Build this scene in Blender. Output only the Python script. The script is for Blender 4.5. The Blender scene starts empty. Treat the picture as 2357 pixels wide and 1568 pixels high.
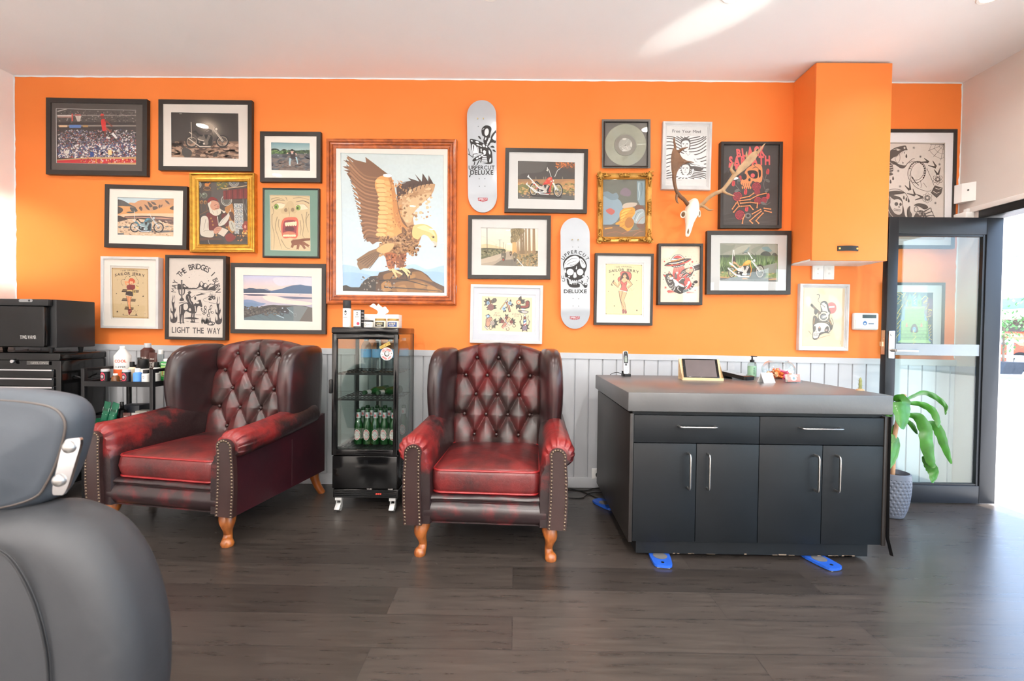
import bpy, bmesh, math, random
from mathutils import Vector, Matrix
from mathutils.noise import noise as pnoise
random.seed(7)
sc = bpy.context.scene
COL = sc.collection
PI = math.pi
# ------------------------------------------------------------------ camera
FPX, CX, CY = 1048.0, 1178.5, 784.0
DW, HC, ROLL = 3.296, 1.123, 0.012
yaw = math.atan(8.5/FPX); pitch = math.atan(20.0/FPX)
FW = Vector((-math.sin(yaw)*math.cos(pitch), math.cos(yaw)*math.cos(pitch), -math.sin(pitch)))
_r = FW.cross(Vector((0, 0, 1))).normalized(); _u = _r.cross(FW)
RT = math.cos(ROLL)*_r + math.sin(ROLL)*_u
UP = -math.sin(ROLL)*_r + math.cos(ROLL)*_u
CAM = Vector((0, -DW, HC))
cd = bpy.data.cameras.new('camera'); cam = bpy.data.objects.new('camera', cd); COL.objects.link(cam)
cam.matrix_world = Matrix(((RT.x, UP.x, -FW.x, CAM.x), (RT.y, UP.y, -FW.y, CAM.y), (RT.z, UP.z, -FW.z, CAM.z), (0, 0, 0, 1)))
cd.sensor_fit = 'HORIZONTAL'; cd.sensor_width = 36.0; cd.lens = 36.0*FPX/2357.0
cd.clip_start = 0.05; cd.clip_end = 200
cd.dof.use_dof = True; cd.dof.focus_distance = 2.7; cd.dof.aperture_fstop = 4.0
sc.camera = cam
# ------------------------------------------------------------------ sky, sun, exposure
sc.view_settings.view_transform = 'Standard'; sc.view_settings.look = 'None'
sc.view_settings.gamma = 1.0; sc.view_settings.use_curve_mapping = False
sc.view_settings.exposure = 0.0
wd = bpy.data.worlds.new('sky'); sc.world = wd; wd.use_nodes = True
bg = wd.node_tree.nodes['Background']
sky = wd.node_tree.nodes.new('ShaderNodeTexSky')
sky.sky_type = 'NISHITA'; sky.sun_disc = False; sky.sun_elevation = math.radians(52); sky.sun_rotation = math.radians(200)
sky.air_density = 1.0; sky.dust_density = 1.5; sky.ozone_density = 1.0
mxs = wd.node_tree.nodes.new('ShaderNodeMix'); mxs.data_type = 'RGBA'
mxs.inputs[0].default_value = 0.8
wd.node_tree.links.new(sky.outputs[0], mxs.inputs[6]); mxs.inputs[7].default_value = (0.39, 0.49, 0.63, 1)
wd.node_tree.links.new(mxs.outputs[2], bg.inputs[0])
bg.inputs[1].default_value = 4.9
sd = bpy.data.lights.new('sun', 'SUN'); sun = bpy.data.objects.new('sun', sd); COL.objects.link(sun)
sd.energy = 15.0; sd.angle = math.radians(0.6); sd.color = (1, 0.96, 0.9)
sun.rotation_euler = Vector((-0.10, 0.50, -0.86)).to_track_quat('-Z', 'Y').to_euler()
sun.location = (6, -6, 8)

for nm, src, dst, cone, en in (('sun_glint', (5.2, -5.0, .8), (1.12, -.66, 2.93), 3.2, 2300), ('sun_glint', (6.0, -4.6, .75), (-3.6, -.12, 1.72), 4.2, 7000)):  # sun thrown up by parked windscreens
    ld = bpy.data.lights.new(nm, 'SPOT'); lo = bpy.data.objects.new(nm, ld); COL.objects.link(lo); lo.location = src
    lo.rotation_euler = (Vector(dst)-Vector(src)).to_track_quat('-Z', 'Y').to_euler(); ld.energy = en; ld.spot_size = math.radians(cone); ld.spot_blend = .8; ld.shadow_soft_size = .03; ld.color = (1, .96, .88)
def ray(px, py): return RT*((px-CX)/FPX) - UP*((py-CY)/FPX) + FW
def W(px, py, y=0.0):                                  # the point of the plane y = const seen at a photo pixel
    d = ray(px, py); return CAM + d*((y+DW)/d.y)
def FL(px, py, z=0.0):                                 # ... of the plane z = const
    d = ray(px, py); return CAM + d*((z-HC)/d.z)
def XP(px, py, x):
    d = ray(px, py); return CAM + d*(x/d.x)
# ------------------------------------------------------------------ mesh helpers
class MB:
    """collects shapes; build() links them as ONE mesh object"""
    def __init__(s): s.v = []; s.f = []; s.m = []; s.sm = []
    def add(s, vs, fs, mi=0, smooth=False):
        o = len(s.v); s.v += [tuple(p) for p in vs]
        for f in fs: s.f.append([i+o for i in f]); s.m.append(mi); s.sm.append(smooth)
        return s
    def box(s, a, b, mi=0, bev=0.0, M=None, seg=2):
        x0, y0, z0 = [min(p, q) for p, q in zip(a, b)]; x1, y1, z1 = [max(p, q) for p, q in zip(a, b)]
        if bev <= 0:
            vs = [(x0,y0,z0),(x1,y0,z0),(x1,y1,z0),(x0,y1,z0),(x0,y0,z1),(x1,y0,z1),(x1,y1,z1),(x0,y1,z1)]
            fs = [(0,3,2,1),(4,5,6,7),(0,1,5,4),(1,2,6,5),(2,3,7,6),(3,0,4,7)]
            sm = False
        else:
            bm = bmesh.new(); bmesh.ops.create_cube(bm, size=1.0)
            for v in bm.verts: v.co = Vector((x0+(x1-x0)*(v.co.x+.5), y0+(y1-y0)*(v.co.y+.5), z0+(z1-z0)*(v.co.z+.5)))
            bev = min(bev, .49*min(x1-x0, y1-y0, z1-z0))
            bmesh.ops.bevel(bm, geom=bm.edges[:], offset=bev, segments=seg, profile=.5, affect='EDGES')
            bm.verts.ensure_lookup_table()
            vs = [v.co.copy() for v in bm.verts]; fs = [[v.index for v in f.verts] for f in bm.faces]; bm.free(); sm = True
        if M is not None: vs = [M @ Vector(p) for p in vs]
        return s.add(vs, fs, mi, sm)
    def lathe(s, prof, c=(0, 0, 0), n=24, mi=0, M=None, smooth=True, cap=True):
        vs = []; fs = []
        for r, z in prof:
            for k in range(n):
                a = 2*PI*k/n; vs.append(Vector((r*math.cos(a), r*math.sin(a), z)))
        for i in range(len(prof)-1):
            for k in range(n):
                k2 = (k+1) % n; fs.append((i*n+k, i*n+k2, (i+1)*n+k2, (i+1)*n+k))
        if cap:
            if prof[0][0] > 1e-6: fs.append(tuple(range(n-1, -1, -1)))
            if prof[-1][0] > 1e-6: fs.append(tuple((len(prof)-1)*n+k for k in range(n)))
        vs = [(M @ p if M is not None else p + Vector(c)) for p in vs]
        return s.add(vs, fs, mi, smooth)
    def cyl(s, a, b, r, n=16, mi=0, r2=None, smooth=True):
        return s.tube([a, b], [r, r if r2 is None else r2], n, mi, smooth=smooth)
    def tube(s, pts, rad, n=10, mi=0, closed=False, flat=None, smooth=True, up=None):
        pts = [Vector(p) for p in pts]; L = len(pts)
        if not hasattr(rad, '__len__'): rad = [rad]*L
        vs = []; fs = []; prev = None
        for i, p in enumerate(pts):
            if closed: t = pts[(i+1) % L]-pts[i-1]
            else: t = pts[min(i+1, L-1)]-pts[max(i-1, 0)]
            t.normalize()
            if prev is None:
                g = Vector(up) if up else (Vector((0, 0, 1)) if abs(t.z) < .9 else Vector((0, 1, 0)))
                nrm = (g - t*g.dot(t)).normalized()
            else: nrm = (prev - t*prev.dot(t)).normalized()
            prev = nrm; bn = t.cross(nrm); r = rad[i]
            ra, rb = r if hasattr(r, '__len__') else (r, r)
            for k in range(n):
                a = 2*PI*k/n; vs.append(p + nrm*(ra*math.cos(a)) + bn*(rb*math.sin(a)))
        for i in range(L if closed else L-1):
            j = (i+1) % L
            for k in range(n):
                k2 = (k+1) % n; fs.append((i*n+k, i*n+k2, j*n+k2, j*n+k))
        if not closed: fs.append(tuple(range(n-1, -1, -1))); fs.append(tuple((L-1)*n+k for k in range(n)))
        return s.add(vs, fs, mi, smooth)
    def sph(s, c, r, n=12, m=8, mi=0, M=None):
        rx, ry, rz = r if hasattr(r, '__len__') else (r, r, r)
        prof = [(math.sin(PI*i/m), -math.cos(PI*i/m)) for i in range(m+1)]
        prof[0] = (1e-7, -1); prof[-1] = (1e-7, 1)
        T = Matrix.Translation(Vector(c)) @ Matrix.Diagonal((rx, ry, rz, 1))
        if M is not None: T = M @ T
        return s.lathe(prof, n=n, mi=mi, M=T)
    def prism(s, poly, h0, h1, fn=None, mi=0, smooth=False):
        """poly in 2-D, extruded from h0 to h1; fn(u, v, h) -> point (default x, y, z)"""
        fn = fn or (lambda u, v, h: (u, v, h)); n = len(poly)
        vs = [fn(u, v, h0) for u, v in poly]+[fn(u, v, h1) for u, v in poly]
        fs = [tuple(range(n-1, -1, -1)), tuple(range(n, 2*n))]+[(i, (i+1) % n, n+(i+1) % n, n+i) for i in range(n)]
        return s.add(vs, fs, mi, smooth)
    def grid(s, fn, nu, nv, mi=0, smooth=True, closeu=False):
        vs = [fn(i/nu, j/nv) for j in range(nv+1) for i in range(nu+1)]; w = nu+1
        fs = [(j*w+i, j*w+i+1, (j+1)*w+i+1, (j+1)*w+i) for j in range(nv) for i in range(nu)]
        return s.add(vs, fs, mi, smooth)
    def rings(s, rgs, mi=0, smooth=True, cap=True):
        """loft through rings of equal point count"""
        n = len(rgs[0]); vs = [p for r in rgs for p in r]; fs = []
        for i in range(len(rgs)-1):
            for k in range(n):
                k2 = (k+1) % n; fs.append((i*n+k, i*n+k2, (i+1)*n+k2, (i+1)*n+k))
        if cap: fs.append(tuple(range(n-1, -1, -1))); fs.append(tuple((len(rgs)-1)*n+k for k in range(n)))
        return s.add(vs, fs, mi, smooth)
    def build(s, name, mats, parent=None, fix=True, sub=0):
        me = bpy.data.meshes.new(name); me.from_pydata([tuple(v) for v in s.v], [], s.f)
        for m in (mats if isinstance(mats, (list, tuple)) else [mats]): me.materials.append(m)
        me.polygons.foreach_set('material_index', s.m); me.polygons.foreach_set('use_smooth', s.sm)
        if fix:
            bm = bmesh.new(); bm.from_mesh(me); bmesh.ops.recalc_face_normals(bm, faces=bm.faces[:]); bm.to_mesh(me); bm.free()
        me.update()
        try:
            if any(s.sm): me.set_sharp_from_angle(angle=math.radians(40))
        except Exception: pass
        o = bpy.data.objects.new(name, me); COL.objects.link(o)
        if parent is not None: o.parent = parent
        if sub:
            md = o.modifiers.new('sub', 'SUBSURF'); md.levels = sub; md.render_levels = sub
        return o
def rrect(w, h, r, n=6, cx=0, cy=0):
    """rounded rectangle outline, centred"""
    r = min(r, w/2-1e-5, h/2-1e-5); out = []
    for sx, sy, a0 in ((1, 1, 0), (-1, 1, 90), (-1, -1, 180), (1, -1, 270)):
        for k in range(n+1):
            a = math.radians(a0+90*k/n); out.append((cx+sx*(w/2-r)+r*math.cos(a), cy+sy*(h/2-r)+r*math.sin(a)))
    return out
def smooth_path(pts, k=6):
    """Catmull-Rom through the points (tuples of any length)"""
    out = []; n = len(pts)
    for i in range(n-1):
        p0, p1, p2, p3 = pts[max(i-1, 0)], pts[i], pts[i+1], pts[min(i+2, n-1)]
        for j in range(k):
            t = j/k; out.append(tuple(.5*((2*b)+(c-a)*t+(2*a-5*b+4*c-d)*t*t+(3*b-a-3*c+d)*t**3) for a, b, c, d in zip(p0, p1, p2, p3)))
    out.append(tuple(pts[-1])); return out
def smooth_loop(pts, k=5):
    n = len(pts); out = []
    for i in range(n):
        p0, p1, p2, p3 = pts[i-1], pts[i], pts[(i+1) % n], pts[(i+2) % n]
        for j in range(k):
            t = j/k; out.append(tuple(.5*((2*b)+(c-a)*t+(2*a-5*b+4*c-d)*t*t+(3*b-a-3*c+d)*t**3) for a, b, c, d in zip(p0, p1, p2, p3)))
    return out
# ------------------------------------------------------------------ things
def thing(name, label, cat, loc=(0, 0, 0), rz=0.0, group=None):
    o = bpy.data.objects.new(name, None); COL.objects.link(o); o.empty_display_size = .05
    o.location = loc; o.rotation_euler = (0, 0, rz); o['label'] = label; o['category'] = cat
    if group: o['group'] = group
    return o
def tag(o, label, cat, group=None, kind=None):
    o['label'] = label; o['category'] = cat
    if group: o['group'] = group
    if kind: o['kind'] = kind
    return o
def struct(name, mb, mats, parent=None):
    o = mb.build(name, mats, parent)
    if parent is None: o['kind'] = 'structure'
    return o
def dup(o, loc, rz=0.0, label=None, parent=None):
    c = o.copy(); COL.objects.link(c)
    if parent is None: c.location = loc; c.rotation_euler = (0, 0, rz)
    else: c.parent = parent
    if label: c['label'] = label
    for ch in list(o.children): dup(ch, None, 0, None, c)
    return c
# ------------------------------------------------------------------ materials
def lin(c):
    if isinstance(c, str): c = tuple(int(c[i:i+2], 16) for i in (0, 2, 4))
    return tuple(((v/255)/12.92 if v/255 <= .04045 else ((v/255+.055)/1.055)**2.4) for v in c)
_mc = {}
def mat(name, c, rough=.5, metal=0.0, var=.06, scale=12.0, bump=0.0, bscale=80.0, spec=None, coat=0.0, trans=0.0, ior=1.45, emit=None, es=0.0, sss=0.0, alpha=1.0):
    if name in _mc: return _mc[name]
    m = bpy.data.materials.new(name); m.use_nodes = True; nt = m.node_tree; b = nt.nodes['Principled BSDF']
    b.inputs['Roughness'].default_value = rough; b.inputs['Metallic'].default_value = metal
    b.inputs['IOR'].default_value = ior
    if spec is not None: b.inputs['Specular IOR Level'].default_value = spec
    if coat: b.inputs['Coat Weight'].default_value = coat; b.inputs['Coat Roughness'].default_value = .08
    if trans: b.inputs['Transmission Weight'].default_value = trans
    if sss: b.inputs['Subsurface Weight'].default_value = sss; b.inputs['Subsurface Scale'].default_value = .02
    if alpha < 1: b.inputs['Alpha'].default_value = alpha
    c = lin(c)
    if emit is not None:
        b.inputs['Emission Color'].default_value = (*lin(emit), 1); b.inputs['Emission Strength'].default_value = es
    tc = nt.nodes.new('ShaderNodeTexCoord')
    if var > 0:
        nz = nt.nodes.new('ShaderNodeTexNoise'); nz.inputs['Scale'].default_value = scale; nz.inputs['Detail'].default_value = 4
        nt.links.new(tc.outputs['Object'], nz.inputs['Vector'])
        rp = nt.nodes.new('ShaderNodeValToRGB'); rp.color_ramp.elements[0].position = .3; rp.color_ramp.elements[1].position = .7
        rp.color_ramp.elements[0].color = (*[v*(1-var) for v in c], 1); rp.color_ramp.elements[1].color = (*[min(1, v*(1+var)) for v in c], 1)
        nt.links.new(nz.outputs[0], rp.inputs[0]); nt.links.new(rp.outputs[0], b.inputs['Base Color'])
    else: b.inputs['Base Color'].default_value = (*c, 1)
    if bump > 0:
        n2 = nt.nodes.new('ShaderNodeTexNoise'); n2.inputs['Scale'].default_value = bscale; n2.inputs['Detail'].default_value = 3
        nt.links.new(tc.outputs['Object'], n2.inputs['Vector'])
        bp = nt.nodes.new('ShaderNodeBump'); bp.inputs['Strength'].default_value = bump; bp.inputs['Distance'].default_value = .004
        nt.links.new(n2.outputs[0], bp.inputs['Height']); nt.links.new(bp.outputs[0], b.inputs['Normal'])
    _mc[name] = m; return m
def pane_mat(name, tint=(255, 255, 255), refl=1.0, ior=1.5, rough=0.0):
    """thin clear glazing: what passes through plus a Fresnel reflection"""
    if name in _mc: return _mc[name]
    m = bpy.data.materials.new(name); m.use_nodes = True; nt = m.node_tree; nt.nodes.clear()
    out = nt.nodes.new('ShaderNodeOutputMaterial'); tr = nt.nodes.new('ShaderNodeBsdfTransparent'); gl = nt.nodes.new('ShaderNodeBsdfGlossy')
    tr.inputs[0].default_value = (*lin(tint), 1); gl.inputs['Roughness'].default_value = rough
    lw = nt.nodes.new('ShaderNodeLayerWeight'); lw.inputs[0].default_value = .5
    pw = nt.nodes.new('ShaderNodeMath'); pw.operation = 'POWER'; pw.inputs[1].default_value = 5.0
    ml = nt.nodes.new('ShaderNodeMath'); ml.operation = 'MULTIPLY_ADD'; ml.inputs[1].default_value = .9*refl; ml.inputs[2].default_value = .042*refl
    nt.links.new(lw.outputs['Facing'], pw.inputs[0])
    mx = nt.nodes.new('ShaderNodeMixShader')
    nt.links.new(pw.outputs[0], ml.inputs[0]); nt.links.new(ml.outputs[0], mx.inputs[0])
    nt.links.new(tr.outputs[0], mx.inputs[1]); nt.links.new(gl.outputs[0], mx.inputs[2]); nt.links.new(mx.outputs[0], out.inputs[0])
    _mc[name] = m; return m
def ink_mat():
    """printed paper: the colours of the flat shapes of a picture"""
    m = bpy.data.materials.new('printed_paper'); m.use_nodes = True; nt = m.node_tree; b = nt.nodes['Principled BSDF']
    a = nt.nodes.new('ShaderNodeAttribute'); a.attribute_name = 'ink'
    nz = nt.nodes.new('ShaderNodeTexNoise'); nz.inputs['Scale'].default_value = 60; nz.inputs['Detail'].default_value = 4
    tc = nt.nodes.new('ShaderNodeTexCoord'); nt.links.new(tc.outputs['Object'], nz.inputs['Vector'])
    mr = nt.nodes.new('ShaderNodeMapRange'); mr.inputs[3].default_value = .82; mr.inputs[4].default_value = .95
    nt.links.new(nz.outputs[0], mr.inputs[0])
    vm = nt.nodes.new('ShaderNodeVectorMath'); vm.operation = 'SCALE'
    nt.links.new(a.outputs['Color'], vm.inputs[0]); nt.links.new(mr.outputs[0], vm.inputs['Scale'])
    nt.links.new(vm.outputs[0], b.inputs['Base Color']); b.inputs['Roughness'].default_value = .6
    return m
INK = ink_mat()
# ------------------------------------------------------------------ flat artwork (pictures, labels, lettering)
_gl = {}
def glyph(ch, bold=0.0, shear=0.0):
    if ch == 'M': bold = 0.0
    k = (ch, bold, shear)
    if k in _gl: return _gl[k]
    cu = bpy.data.curves.new('t', 'FONT'); cu.body = ch; cu.offset = bold; cu.resolution_u = 3; cu.shear = shear
    ob = bpy.data.objects.new('t', cu); COL.objects.link(ob)
    dg = bpy.context.evaluated_depsgraph_get(); me = ob.evaluated_get(dg).to_mesh()
    vs = [(v.co.x, v.co.y) for v in me.vertices]; fs = [tuple(p.vertices) for p in me.polygons]
    ob.evaluated_get(dg).to_mesh_clear(); bpy.data.objects.remove(ob); bpy.data.curves.remove(cu)
    if not vs: r = ([], [], 0.0, .28)
    else:
        x0 = min(v[0] for v in vs); x1 = max(v[0] for v in vs)
        r = ([(x-x0, y) for x, y in vs], fs, x1-x0, x1-x0)
    _gl[k] = r; return r
class Art:
    """layers of flat coloured shapes in the pixels of a picture (x right, y down)"""
    def __init__(s, ox=0.0, oy=0.0, k=1.0): s.L = []; s.ox, s.oy, s.k = ox, oy, k; s.T = None
    def _t(s, pts): return [s.T(p) for p in pts] if s.T else pts
    def raw(s, vs, fs, c): s.L.append((s._t(list(vs)), fs, lin(c))); return s
    def poly(s, c, *p):
        if len(p) == 1: p = p[0]
        if isinstance(p, str):
            q = [float(t) for t in p.split()]; p = list(zip(q[::2], q[1::2]))
        return s.raw(p, [tuple(range(len(p)))], c)
    def blob(s, c, p, k=4):
        if isinstance(p, str):
            q = [float(t) for t in p.split()]; p = list(zip(q[::2], q[1::2]))
        return s.poly(c, smooth_loop(p, k))
    def rect(s, c, x0, y0, x1, y1): return s.poly(c, [(x0, y0), (x1, y0), (x1, y1), (x0, y1)])
    def ell(s, c, x, y, rx, ry=None, rot=0.0, n=28):
        ry = rx if ry is None else ry; a = math.radians(rot); ca, sa = math.cos(a), math.sin(a)
        return s.poly(c, [(x+rx*math.cos(t)*ca-ry*math.sin(t)*sa, y+rx*math.cos(t)*sa+ry*math.sin(t)*ca) for t in [2*PI*i/n for i in range(n)]])
    def sell(s, c, x, y, rx, ry, n=16):                     # ellipse in strips, for curved surfaces
        vs = []
        for i in range(n+1): u = -math.cos(PI*i/n); h = ry*math.sqrt(max(0, 1-u*u)); vs += [(x+rx*u, y-h), (x+rx*u, y+h)]
        return s.raw(vs, [(2*i, 2*i+2, 2*i+3, 2*i+1) for i in range(n)], c)
    def ring(s, c, x, y, rx, ry, w, rot=0.0, n=32, a0=0, a1=360):
        a = math.radians(rot); ca, sa = math.cos(a), math.sin(a); full = a1-a0 >= 360
        ts = [math.radians(a0+(a1-a0)*i/n) for i in range(n+1)]; vs = []; fs = []
        for t in ts:
            for d in (0, w):
                p, q = (rx-d)*math.cos(t), (ry-d)*math.sin(t); vs.append((x+p*ca-q*sa, y+p*sa+q*ca))
        for i in range(n): fs.append((2*i, 2*i+2, 2*i+3, 2*i+1))
        return s.raw(vs, fs, c)
    def line(s, c, p, w, w2=None, k=0):
        """stroke; w2 = width at the far end; k > 0 smooths"""
        if isinstance(p, str):
            q = [float(t) for t in p.split()]; p = list(zip(q[::2], q[1::2]))
        if k: p = smooth_path(p, k)
        w2 = w if w2 is None else w2; n = len(p); vs = []; fs = []
        for i, (x, y) in enumerate(p):
            a = p[max(i-1, 0)]; b = p[min(i+1, n-1)]; dx, dy = b[0]-a[0], b[1]-a[1]; l = math.hypot(dx, dy) or 1
            h = .5*(w+(w2-w)*i/max(1, n-1)); vs += [(x-dy/l*h, y+dx/l*h), (x+dy/l*h, y-dx/l*h)]
        for i in range(n-1): fs.append((2*i, 2*i+2, 2*i+3, 2*i+1))
        return s.raw(vs, fs, c)
    def star(s, c, x, y, r, n=5, q=.4, rot=0):
        return s.poly(c, [(x+(r if i % 2 == 0 else r*q)*math.sin(PI*i/n+rot), y-(r if i % 2 == 0 else r*q)*math.cos(PI*i/n+rot)) for i in range(2*n)])
    def text(s, c, t, x, y, w, h, bold=0.0, gap=.08, rot=0.0, shear=0.0, arc=0.0):
        """t fitted into the box w x h whose top left is x, y; arc = rise of the middle above the ends"""
        gs = [glyph(ch, bold, shear) for ch in t]; tot = sum(g[3] for g in gs)+gap*(len(gs)-1)
        top = .72; sx = w/tot; sy = h/top; cur = 0.0; ca, sa = math.cos(math.radians(rot)), math.sin(math.radians(rot)); vs = []; fs = []
        for g in gs:
            o = len(vs)
            for u, v in g[0]:
                X_ = (cur+u)*sx; q = (2*(cur+g[3]/2)/tot-1); Y_ = h-v*sy-arc*(1-q*q)
                if arc: Y_ += 4*q*arc/w*(u-g[3]/2)*sx
                vs.append((x+X_*ca-Y_*sa, y+X_*sa+Y_*ca))
            fs += [tuple(i+o for i in f) for f in g[1]]; cur += g[3]+gap
        return s.raw(vs, fs, c)
    def arc_text(s, c, t, cx, cy, R, h, a0, a1, bold=0.0, ry=None, flip=False, wid=1.0):
        """letters round an ellipse from angle a0 to a1 (degrees clockwise from straight up)"""
        ry = ry or R; gs = [glyph(ch, bold) for ch in t]; g_ = .1; tot = sum(g[3] for g in gs)+g_*(len(gs)-1); cur = 0.0; sy = h/.72; vs = []; fs = []
        for g in gs:
            a = math.radians(a0+(a1-a0)*(cur+g[3]/2)/tot); o = len(vs)
            px, py = cx+R*math.sin(a), cy-ry*math.cos(a); ca, sa = math.cos(a), math.sin(a)
            for u, v in g[0]:
                X_ = (u-g[3]/2)*sy*wid; Y_ = -(v-.36)*sy
                if flip: X_, Y_ = -X_, -Y_
                vs.append((px+X_*ca-Y_*sa, py+X_*sa+Y_*ca))
            fs += [tuple(i+o for i in f) for f in g[1]]; cur += g[3]+g_
        return s.raw(vs, fs, c)
    def build(s, name, fn, parent=None, h0=0.0, dh=1.2e-5, material=None):
        """fn(x, y, h) -> point in the parent's space, h = height off the sheet"""
        V = []; F = []; C = []
        for i, (vs, fs, c) in enumerate(s.L):
            o = len(V); V += [tuple(fn(s.ox+x*s.k, s.oy+y*s.k, h0+i*dh)) for x, y in vs]
            for f in fs: F.append(tuple(j+o for j in f)); C.append(c)
        me = bpy.data.meshes.new(name); me.from_pydata(V, [], F); me.materials.append(material or INK)
        at = me.color_attributes.new('ink', 'FLOAT_COLOR', 'CORNER'); buf = []
        for p, c in zip(me.polygons, C): buf += [c[0], c[1], c[2], 1.0]*p.loop_total
        at.data.foreach_set('color', buf); me.update()
        o = bpy.data.objects.new(name, me); COL.objects.link(o)
        if parent is not None: o.parent = parent
        return o
# ------------------------------------------------------------------ common materials
WHITEP = mat('white_paint', (236, 232, 228), .5, var=.02, scale=3)
BLACKM = mat('black_metal', (24, 24, 26), .4, .3, var=.1)
BLACKP = mat('black_plastic', (20, 20, 21), .35, var=.1)
BLACKG = mat('gloss_black', (12, 12, 13), .12, var=.1)
CHROME = mat('chrome', (215, 215, 218), .14, 1.0, var=.03)
STEEL = mat('brushed_steel', (190, 188, 186), .3, 1.0, var=.06, scale=30)
WHITEPL = mat('white_plastic', (238, 237, 234), .3, var=.02)
GLASS = pane_mat('clear_pane', (248, 252, 250), 1.0)
PICGLASS = pane_mat('picture_glass', (255, 255, 255), .6)
# ================================================================== the room
XL, XR, ZC, YF = -3.65, 3.155, 2.932, -6.8
def orange_mat(name, wear):
    m = bpy.data.materials.new(name); m.use_nodes = True; nt = m.node_tree; b = nt.nodes['Principled BSDF']
    b.inputs['Roughness'].default_value = .6; b.inputs['Specular IOR Level'].default_value = .3
    tc = nt.nodes.new('ShaderNodeTexCoord'); nz = nt.nodes.new('ShaderNodeTexNoise'); nz.inputs['Scale'].default_value = 1.6; nz.inputs['Detail'].default_value = 5
    nt.links.new(tc.outputs['Object'], nz.inputs['Vector']); rp = nt.nodes.new('ShaderNodeValToRGB')
    rp.color_ramp.elements[0].position = .3; rp.color_ramp.elements[1].position = .75
    rp.color_ramp.elements[0].color = (*lin((236, 128, 56)), 1); rp.color_ramp.elements[1].color = (*lin((241, 134, 64)), 1)
    nt.links.new(nz.outputs[0], rp.inputs[0]); nt.links.new(rp.outputs[0], b.inputs['Base Color'])
    n2 = nt.nodes.new('ShaderNodeTexNoise'); n2.inputs['Scale'].default_value = 140
    nt.links.new(tc.outputs['Object'], n2.inputs['Vector']); bp = nt.nodes.new('ShaderNodeBump'); bp.inputs['Strength'].default_value = .12; bp.inputs['Distance'].default_value = .002
    nt.links.new(n2.outputs[0], bp.inputs['Height']); nt.links.new(bp.outputs[0], b.inputs['Normal'])
    return m
ORANGE = orange_mat('orange_paint', 0)
CEILM = mat('ceiling_paint', (243, 246, 248), .6, var=.015, scale=2, bump=.05, bscale=60)
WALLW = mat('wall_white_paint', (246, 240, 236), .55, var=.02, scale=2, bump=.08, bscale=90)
WAIN = mat('wainscot_paint', (186, 188, 192), .4, var=.02, scale=4)
def floor_mat():
    m = bpy.data.materials.new('dark_plank_floor'); m.use_nodes = True; nt = m.node_tree; b = nt.nodes['Principled BSDF']; L = nt.links.new
    tc = nt.nodes.new('ShaderNodeTexCoord')
    br = nt.nodes.new('ShaderNodeTexBrick'); br.offset = .37; br.offset_frequency = 2; br.inputs['Scale'].default_value = 1.0
    br.inputs['Brick Width'].default_value = 1.35; br.inputs['Row Height'].default_value = .19; br.inputs['Mortar Size'].default_value = .0012
    br.inputs['Color1'].default_value = (0, 0, 0, 1); br.inputs['Color2'].default_value = (1, 1, 1, 1); br.inputs['Mortar'].default_value = (.5, .5, .5, 1); br.inputs['Bias'].default_value = 0
    L(tc.outputs['Object'], br.inputs['Vector'])
    mp = nt.nodes.new('ShaderNodeMapping'); mp.inputs['Scale'].default_value = (1.3, 15, 1); L(tc.outputs['Object'], mp.inputs[0])
    ad = nt.nodes.new('ShaderNodeVectorMath'); ad.operation = 'MULTIPLY_ADD'; L(br.outputs['Color'], ad.inputs[0]); ad.inputs[1].default_value = (7, 3, 0); L(mp.outputs[0], ad.inputs[2])
    nz = nt.nodes.new('ShaderNodeTexNoise'); nz.inputs['Scale'].default_value = 3.0; nz.inputs['Detail'].default_value = 8; nz.inputs['Roughness'].default_value = .65; L(ad.outputs[0], nz.inputs['Vector'])
    rp = nt.nodes.new('ShaderNodeValToRGB'); e = rp.color_ramp.elements; e[0].position = .25; e[1].position = .75
    e[0].color = (*lin((42, 37, 34)), 1); e[1].color = (*lin((66, 59, 54)), 1); L(nz.outputs[0], rp.inputs[0])
    hs = nt.nodes.new('ShaderNodeHueSaturation'); mr = nt.nodes.new('ShaderNodeMapRange'); mr.inputs[3].default_value = .7; mr.inputs[4].default_value = 1.22
    L(br.outputs['Color'], mr.inputs[0]); L(mr.outputs[0], hs.inputs['Value']); L(rp.outputs[0], hs.inputs['Color'])
    mx = nt.nodes.new('ShaderNodeMix'); mx.data_type = 'RGBA'; mx.inputs[7].default_value = (*lin((34, 31, 30)), 1)
    L(br.outputs['Fac'], mx.inputs[0]); L(hs.outputs[0], mx.inputs[6]); L(mx.outputs[2], b.inputs['Base Color'])
    r2 = nt.nodes.new('ShaderNodeMapRange'); r2.inputs[3].default_value = .22; r2.inputs[4].default_value = .36; L(nz.outputs[0], r2.inputs[0]); L(r2.outputs[0], b.inputs['Roughness'])
    bp = nt.nodes.new('ShaderNodeBump'); bp.inputs['Strength'].default_value = .25; bp.inputs['Distance'].default_value = .0015; L(nz.outputs[0], bp.inputs['Height']); L(bp.outputs[0], b.inputs['Normal'])
    b.inputs['Specular IOR Level'].default_value = .75
    return m
FLOORM = floor_mat()
struct('floor', MB().box((XL-.15, YF-.15, -.12), (XR+.10, .15, 0)), FLOORM)
struct('ceiling', MB().box((XL-.15, YF-.15, ZC), (XR+.17, .15, ZC+.12)), CEILM)
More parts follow.
